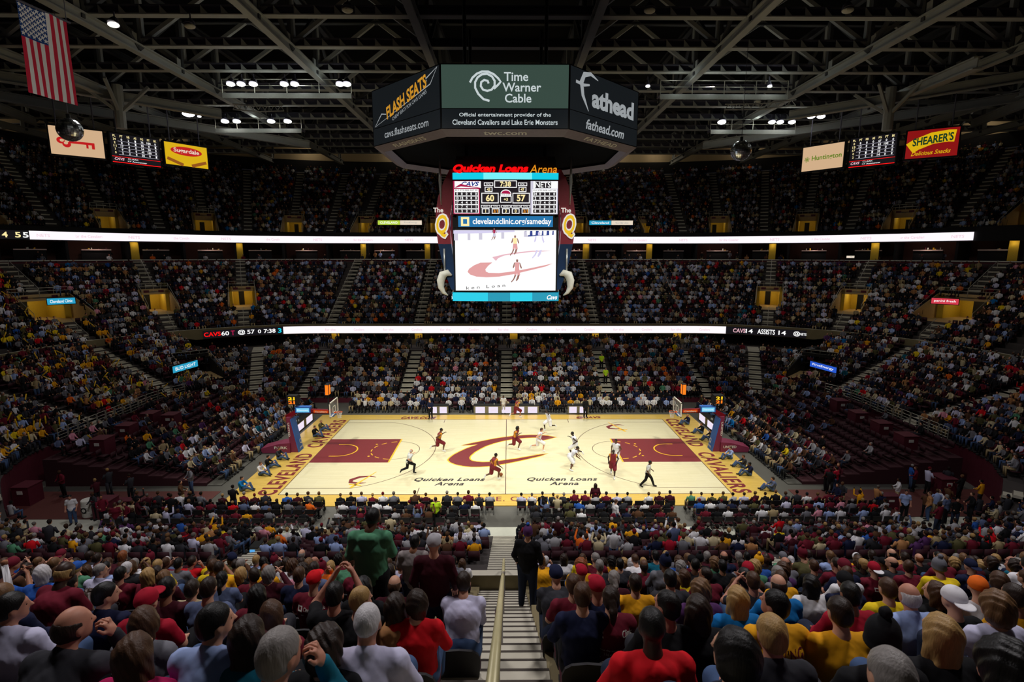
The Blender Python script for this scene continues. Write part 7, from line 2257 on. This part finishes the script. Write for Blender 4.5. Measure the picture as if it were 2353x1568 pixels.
# standing groups on the near corner floor
for s in (-1, 1):
    for i in range(11 if s < 0 else 26):
        x = s * random.uniform(18.5, 29); y = random.uniform(-12.8, -6.9)
        a = random.uniform(0, 2 * PI)
        seat_person(x, y, -.03, math.cos(a), math.sin(a), 'near', .9, False, 'stand')
    for i in range(6 if s < 0 else 14):
        x = s * random.uniform(26.5, 30); y = random.uniform(-13.5, -10.5)
        seat_person(x, y, -.03, s * .4, -1, 'near', .9, True)
def crowd_object(name, lists, label):
    Vs = []; Fl = []; Fn = []; Cs = []; off = 0
    for k, L in lists.items():
        if not L: continue
        tv, tf, tp = TPL[k]
        n = len(L); A = np.array([(a[0], a[1], a[2], a[3], a[4]) for a in L])
        c, s = np.cos(A[:, 3]), np.sin(A[:, 3])
        w = A[:, 4] * rng.uniform(.92, 1.1, n)
        X = tv[None, :, 0] * w[:, None]; Y = tv[None, :, 1] * A[:, 4:5] + (tv[None, :, 2] - .5) * rng.normal(0, .05, n)[:, None]; Z = tv[None, :, 2] * A[:, 4:5]
        Vx = X * c[:, None] - Y * s[:, None] + A[:, 0:1]; Vy = X * s[:, None] + Y * c[:, None] + A[:, 1:2]; Vz = Z + A[:, 2:3]
        Vs.append(np.stack([Vx, Vy, Vz], -1).reshape(-1, 3))
        nv = len(tv)
        fl = np.concatenate([np.array(f) for f in tf]); fn = np.array([len(f) for f in tf])
        Fl.append((fl[None, :] + (np.arange(n) * nv)[:, None]).reshape(-1) + off); Fn.append(np.tile(fn, n))
        off += n * nv
        cols = np.zeros((n, 5, 3))
        cols[:, 0] = [random.choice(SKC) for _ in L]; cols[:, 1] = [random.choice(HRC) for _ in L]
        cols[:, 2] = [lin(COLS[random.choice(SHC[a[5]])]) for a in L]
        cols[:, 3] = [lin(COLS[random.choice(['dark denim', 'denim', 'black', 'black', 'charcoal', 'khaki'])]) for _ in L]; cols[:, 4] = .02
        Cs.append(cols[:, tp].reshape(-1, 3))
    V = np.concatenate(Vs); FL = np.concatenate(Fl); FN = np.concatenate(Fn); C = np.concatenate(Cs)
    me = bpy.data.meshes.new(name)
    me.vertices.add(len(V)); me.vertices.foreach_set('co', V.astype(np.float32).ravel())
    me.loops.add(len(FL)); me.loops.foreach_set('vertex_index', FL.astype(np.int32))
    me.polygons.add(len(FN)); st = np.concatenate([[0], np.cumsum(FN)[:-1]])
    me.polygons.foreach_set('loop_start', st.astype(np.int32)); me.polygons.foreach_set('loop_total', FN.astype(np.int32))
    me.polygons.foreach_set('use_smooth', np.ones(len(FN), bool))
    me.update(calc_edges=True)
    at = me.color_attributes.new('garments', 'FLOAT_COLOR', 'POINT')
    at.data.foreach_set('color', np.concatenate([C, np.ones((len(C), 1))], 1).astype(np.float32).ravel())
    m = bpy.data.materials.new('crowd_clothing'); m.use_nodes = True
    b = m.node_tree.nodes['Principled BSDF']; a = m.node_tree.nodes.new('ShaderNodeVertexColor'); a.layer_name = 'garments'
    m.node_tree.links.new(a.outputs['Color'], b.inputs['Base Color']); b.inputs['Roughness'].default_value = .85; b.inputs['Specular IOR Level'].default_value = .2
    me.materials.append(m)
    o = bpy.data.objects.new(name, me); COL.objects.link(o)
    tag(o, label, 'crowd', kind='stuff')
    return o
print('CROWD', {k: len(v) for k, v in CR.items()}, 'SEATS', len(SEATS))
crowd_object('crowd', CR, 'thousands of spectators filling the stands all round the arena')
# seats of the stands as one mass
sv = []
for z0, z1_, y0, y1 in ((.4, .46, -.22, .24), (.46, .84, -.3, -.25)):
    for x in (-.22, .22):
        for y in (y0, y1):
            for z in (z0, z1_): sv.append((x, y, z))
sv = np.array(sv); sf = np.array([(0, 1, 3, 2), (4, 6, 7, 5), (0, 4, 5, 1), (2, 3, 7, 6), (0, 2, 6, 4), (1, 5, 7, 3)]); sf = np.concatenate([sf, sf + 8])
A = np.array(SEATS); c, s = np.cos(A[:, 3])[:, None], np.sin(A[:, 3])[:, None]
V = np.stack([sv[None, :, 0] * c - sv[None, :, 1] * s + A[:, 0:1], sv[None, :, 0] * s + sv[None, :, 1] * c + A[:, 1:2], np.broadcast_to(sv[None, :, 2], (len(A), 16)) + A[:, 2:3]], -1).reshape(-1, 3)
Fq = (sf[None] + (np.arange(len(A)) * 16)[:, None, None]).reshape(-1, 4)
me = bpy.data.meshes.new('stadium_seats')
me.vertices.add(len(V)); me.vertices.foreach_set('co', V.astype(np.float32).ravel())
me.loops.add(Fq.size); me.loops.foreach_set('vertex_index', Fq.astype(np.int32).ravel())
me.polygons.add(len(Fq)); me.polygons.foreach_set('loop_start', (np.arange(len(Fq)) * 4).astype(np.int32)); me.polygons.foreach_set('loop_total', np.full(len(Fq), 4, np.int32))
me.update(calc_edges=True); me.materials.append(mat('stand_seat_maroon', (58, 20, 30), .7))
o = bpy.data.objects.new('stadium_seats', me); COL.objects.link(o); tag(o, 'dark maroon seats of the stands under the crowd', 'seats', kind='stuff')
# folding chairs, one object each
mb = MB()
mb.prism([(-.22, -.2, .43), (.22, -.2, .43), (.22, .2, .45), (-.22, .2, .45)], (0, 0, .04), M_SEATP)
mb.prism([(-.22, -.22, .6), (.22, -.22, .6), (.22, -.26, .9), (-.22, -.26, .9)], (0, -.03, 0), M_SEATB)
for s in (-1, 1):
    mb.tube([(s * .23, -.27, .9), (s * .23, -.2, .45), (s * .23, .2, 0)], .014, M_SEATB, 5); mb.tube([(s * .23, .16, .45), (s * .23, -.2, 0)], .014, M_SEATB, 5)
fc = mb.obj('folding_chair'); ME_FC = fc.data; bpy.data.objects.remove(fc)
for (x, y, r, s, i) in CHAIRS:
    if not in_view(x, y, .5, 0, 0): continue
    o = bpy.data.objects.new('folding_chair', ME_FC); COL.objects.link(o); o.location = (x, y, -.05)
    n = CARD[i] if i < 30 else 'thirty-' + ['first', 'second', 'third', 'fourth', 'fifth', 'sixth'][i - 30]
    tag(o, 'dark folding chair, %s row behind the near sideline, %s %s of midcourt' % (CARD[r], n, 'left' if s < 0 else 'right'), 'chair', 'folding chairs behind the near sideline')
# yellow inflatable noise sticks held up in the left end
M_STICK = mat('yellow_inflatable', (240, 190, 20), .35)
mb = MB(); mb.tube([(0, 0, 0), (0, 0, .03), (0, 0, .55), (0, 0, .58)], [.02, .045, .045, .02], M_STICK, 8); fs_ = mb.obj('noise_stick', smooth=True); ME_NS = fs_.data; bpy.data.objects.remove(fs_)
ends = [a for a in CR['sit'] + CR['up'] if a[5] == 'end' and a[0] < -26 and a[2] > 1.5 and in_view(a[0], a[1], a[2] + 1, 0, 0)]
random.shuffle(ends)
for a in ends[:90]:
    o = bpy.data.objects.new('noise_stick', ME_NS); COL.objects.link(o)
    o.location = (a[0] + random.uniform(.15, .35), a[1] + random.uniform(-.2, .2), a[2] + random.uniform(.75, 1.05)); o.rotation_euler = (random.uniform(-.9, .9), random.uniform(-.9, .9), 0)
    tag(o, 'yellow inflatable noise stick held up in the left end crowd', 'noise stick', 'yellow noise sticks in the left end crowd')
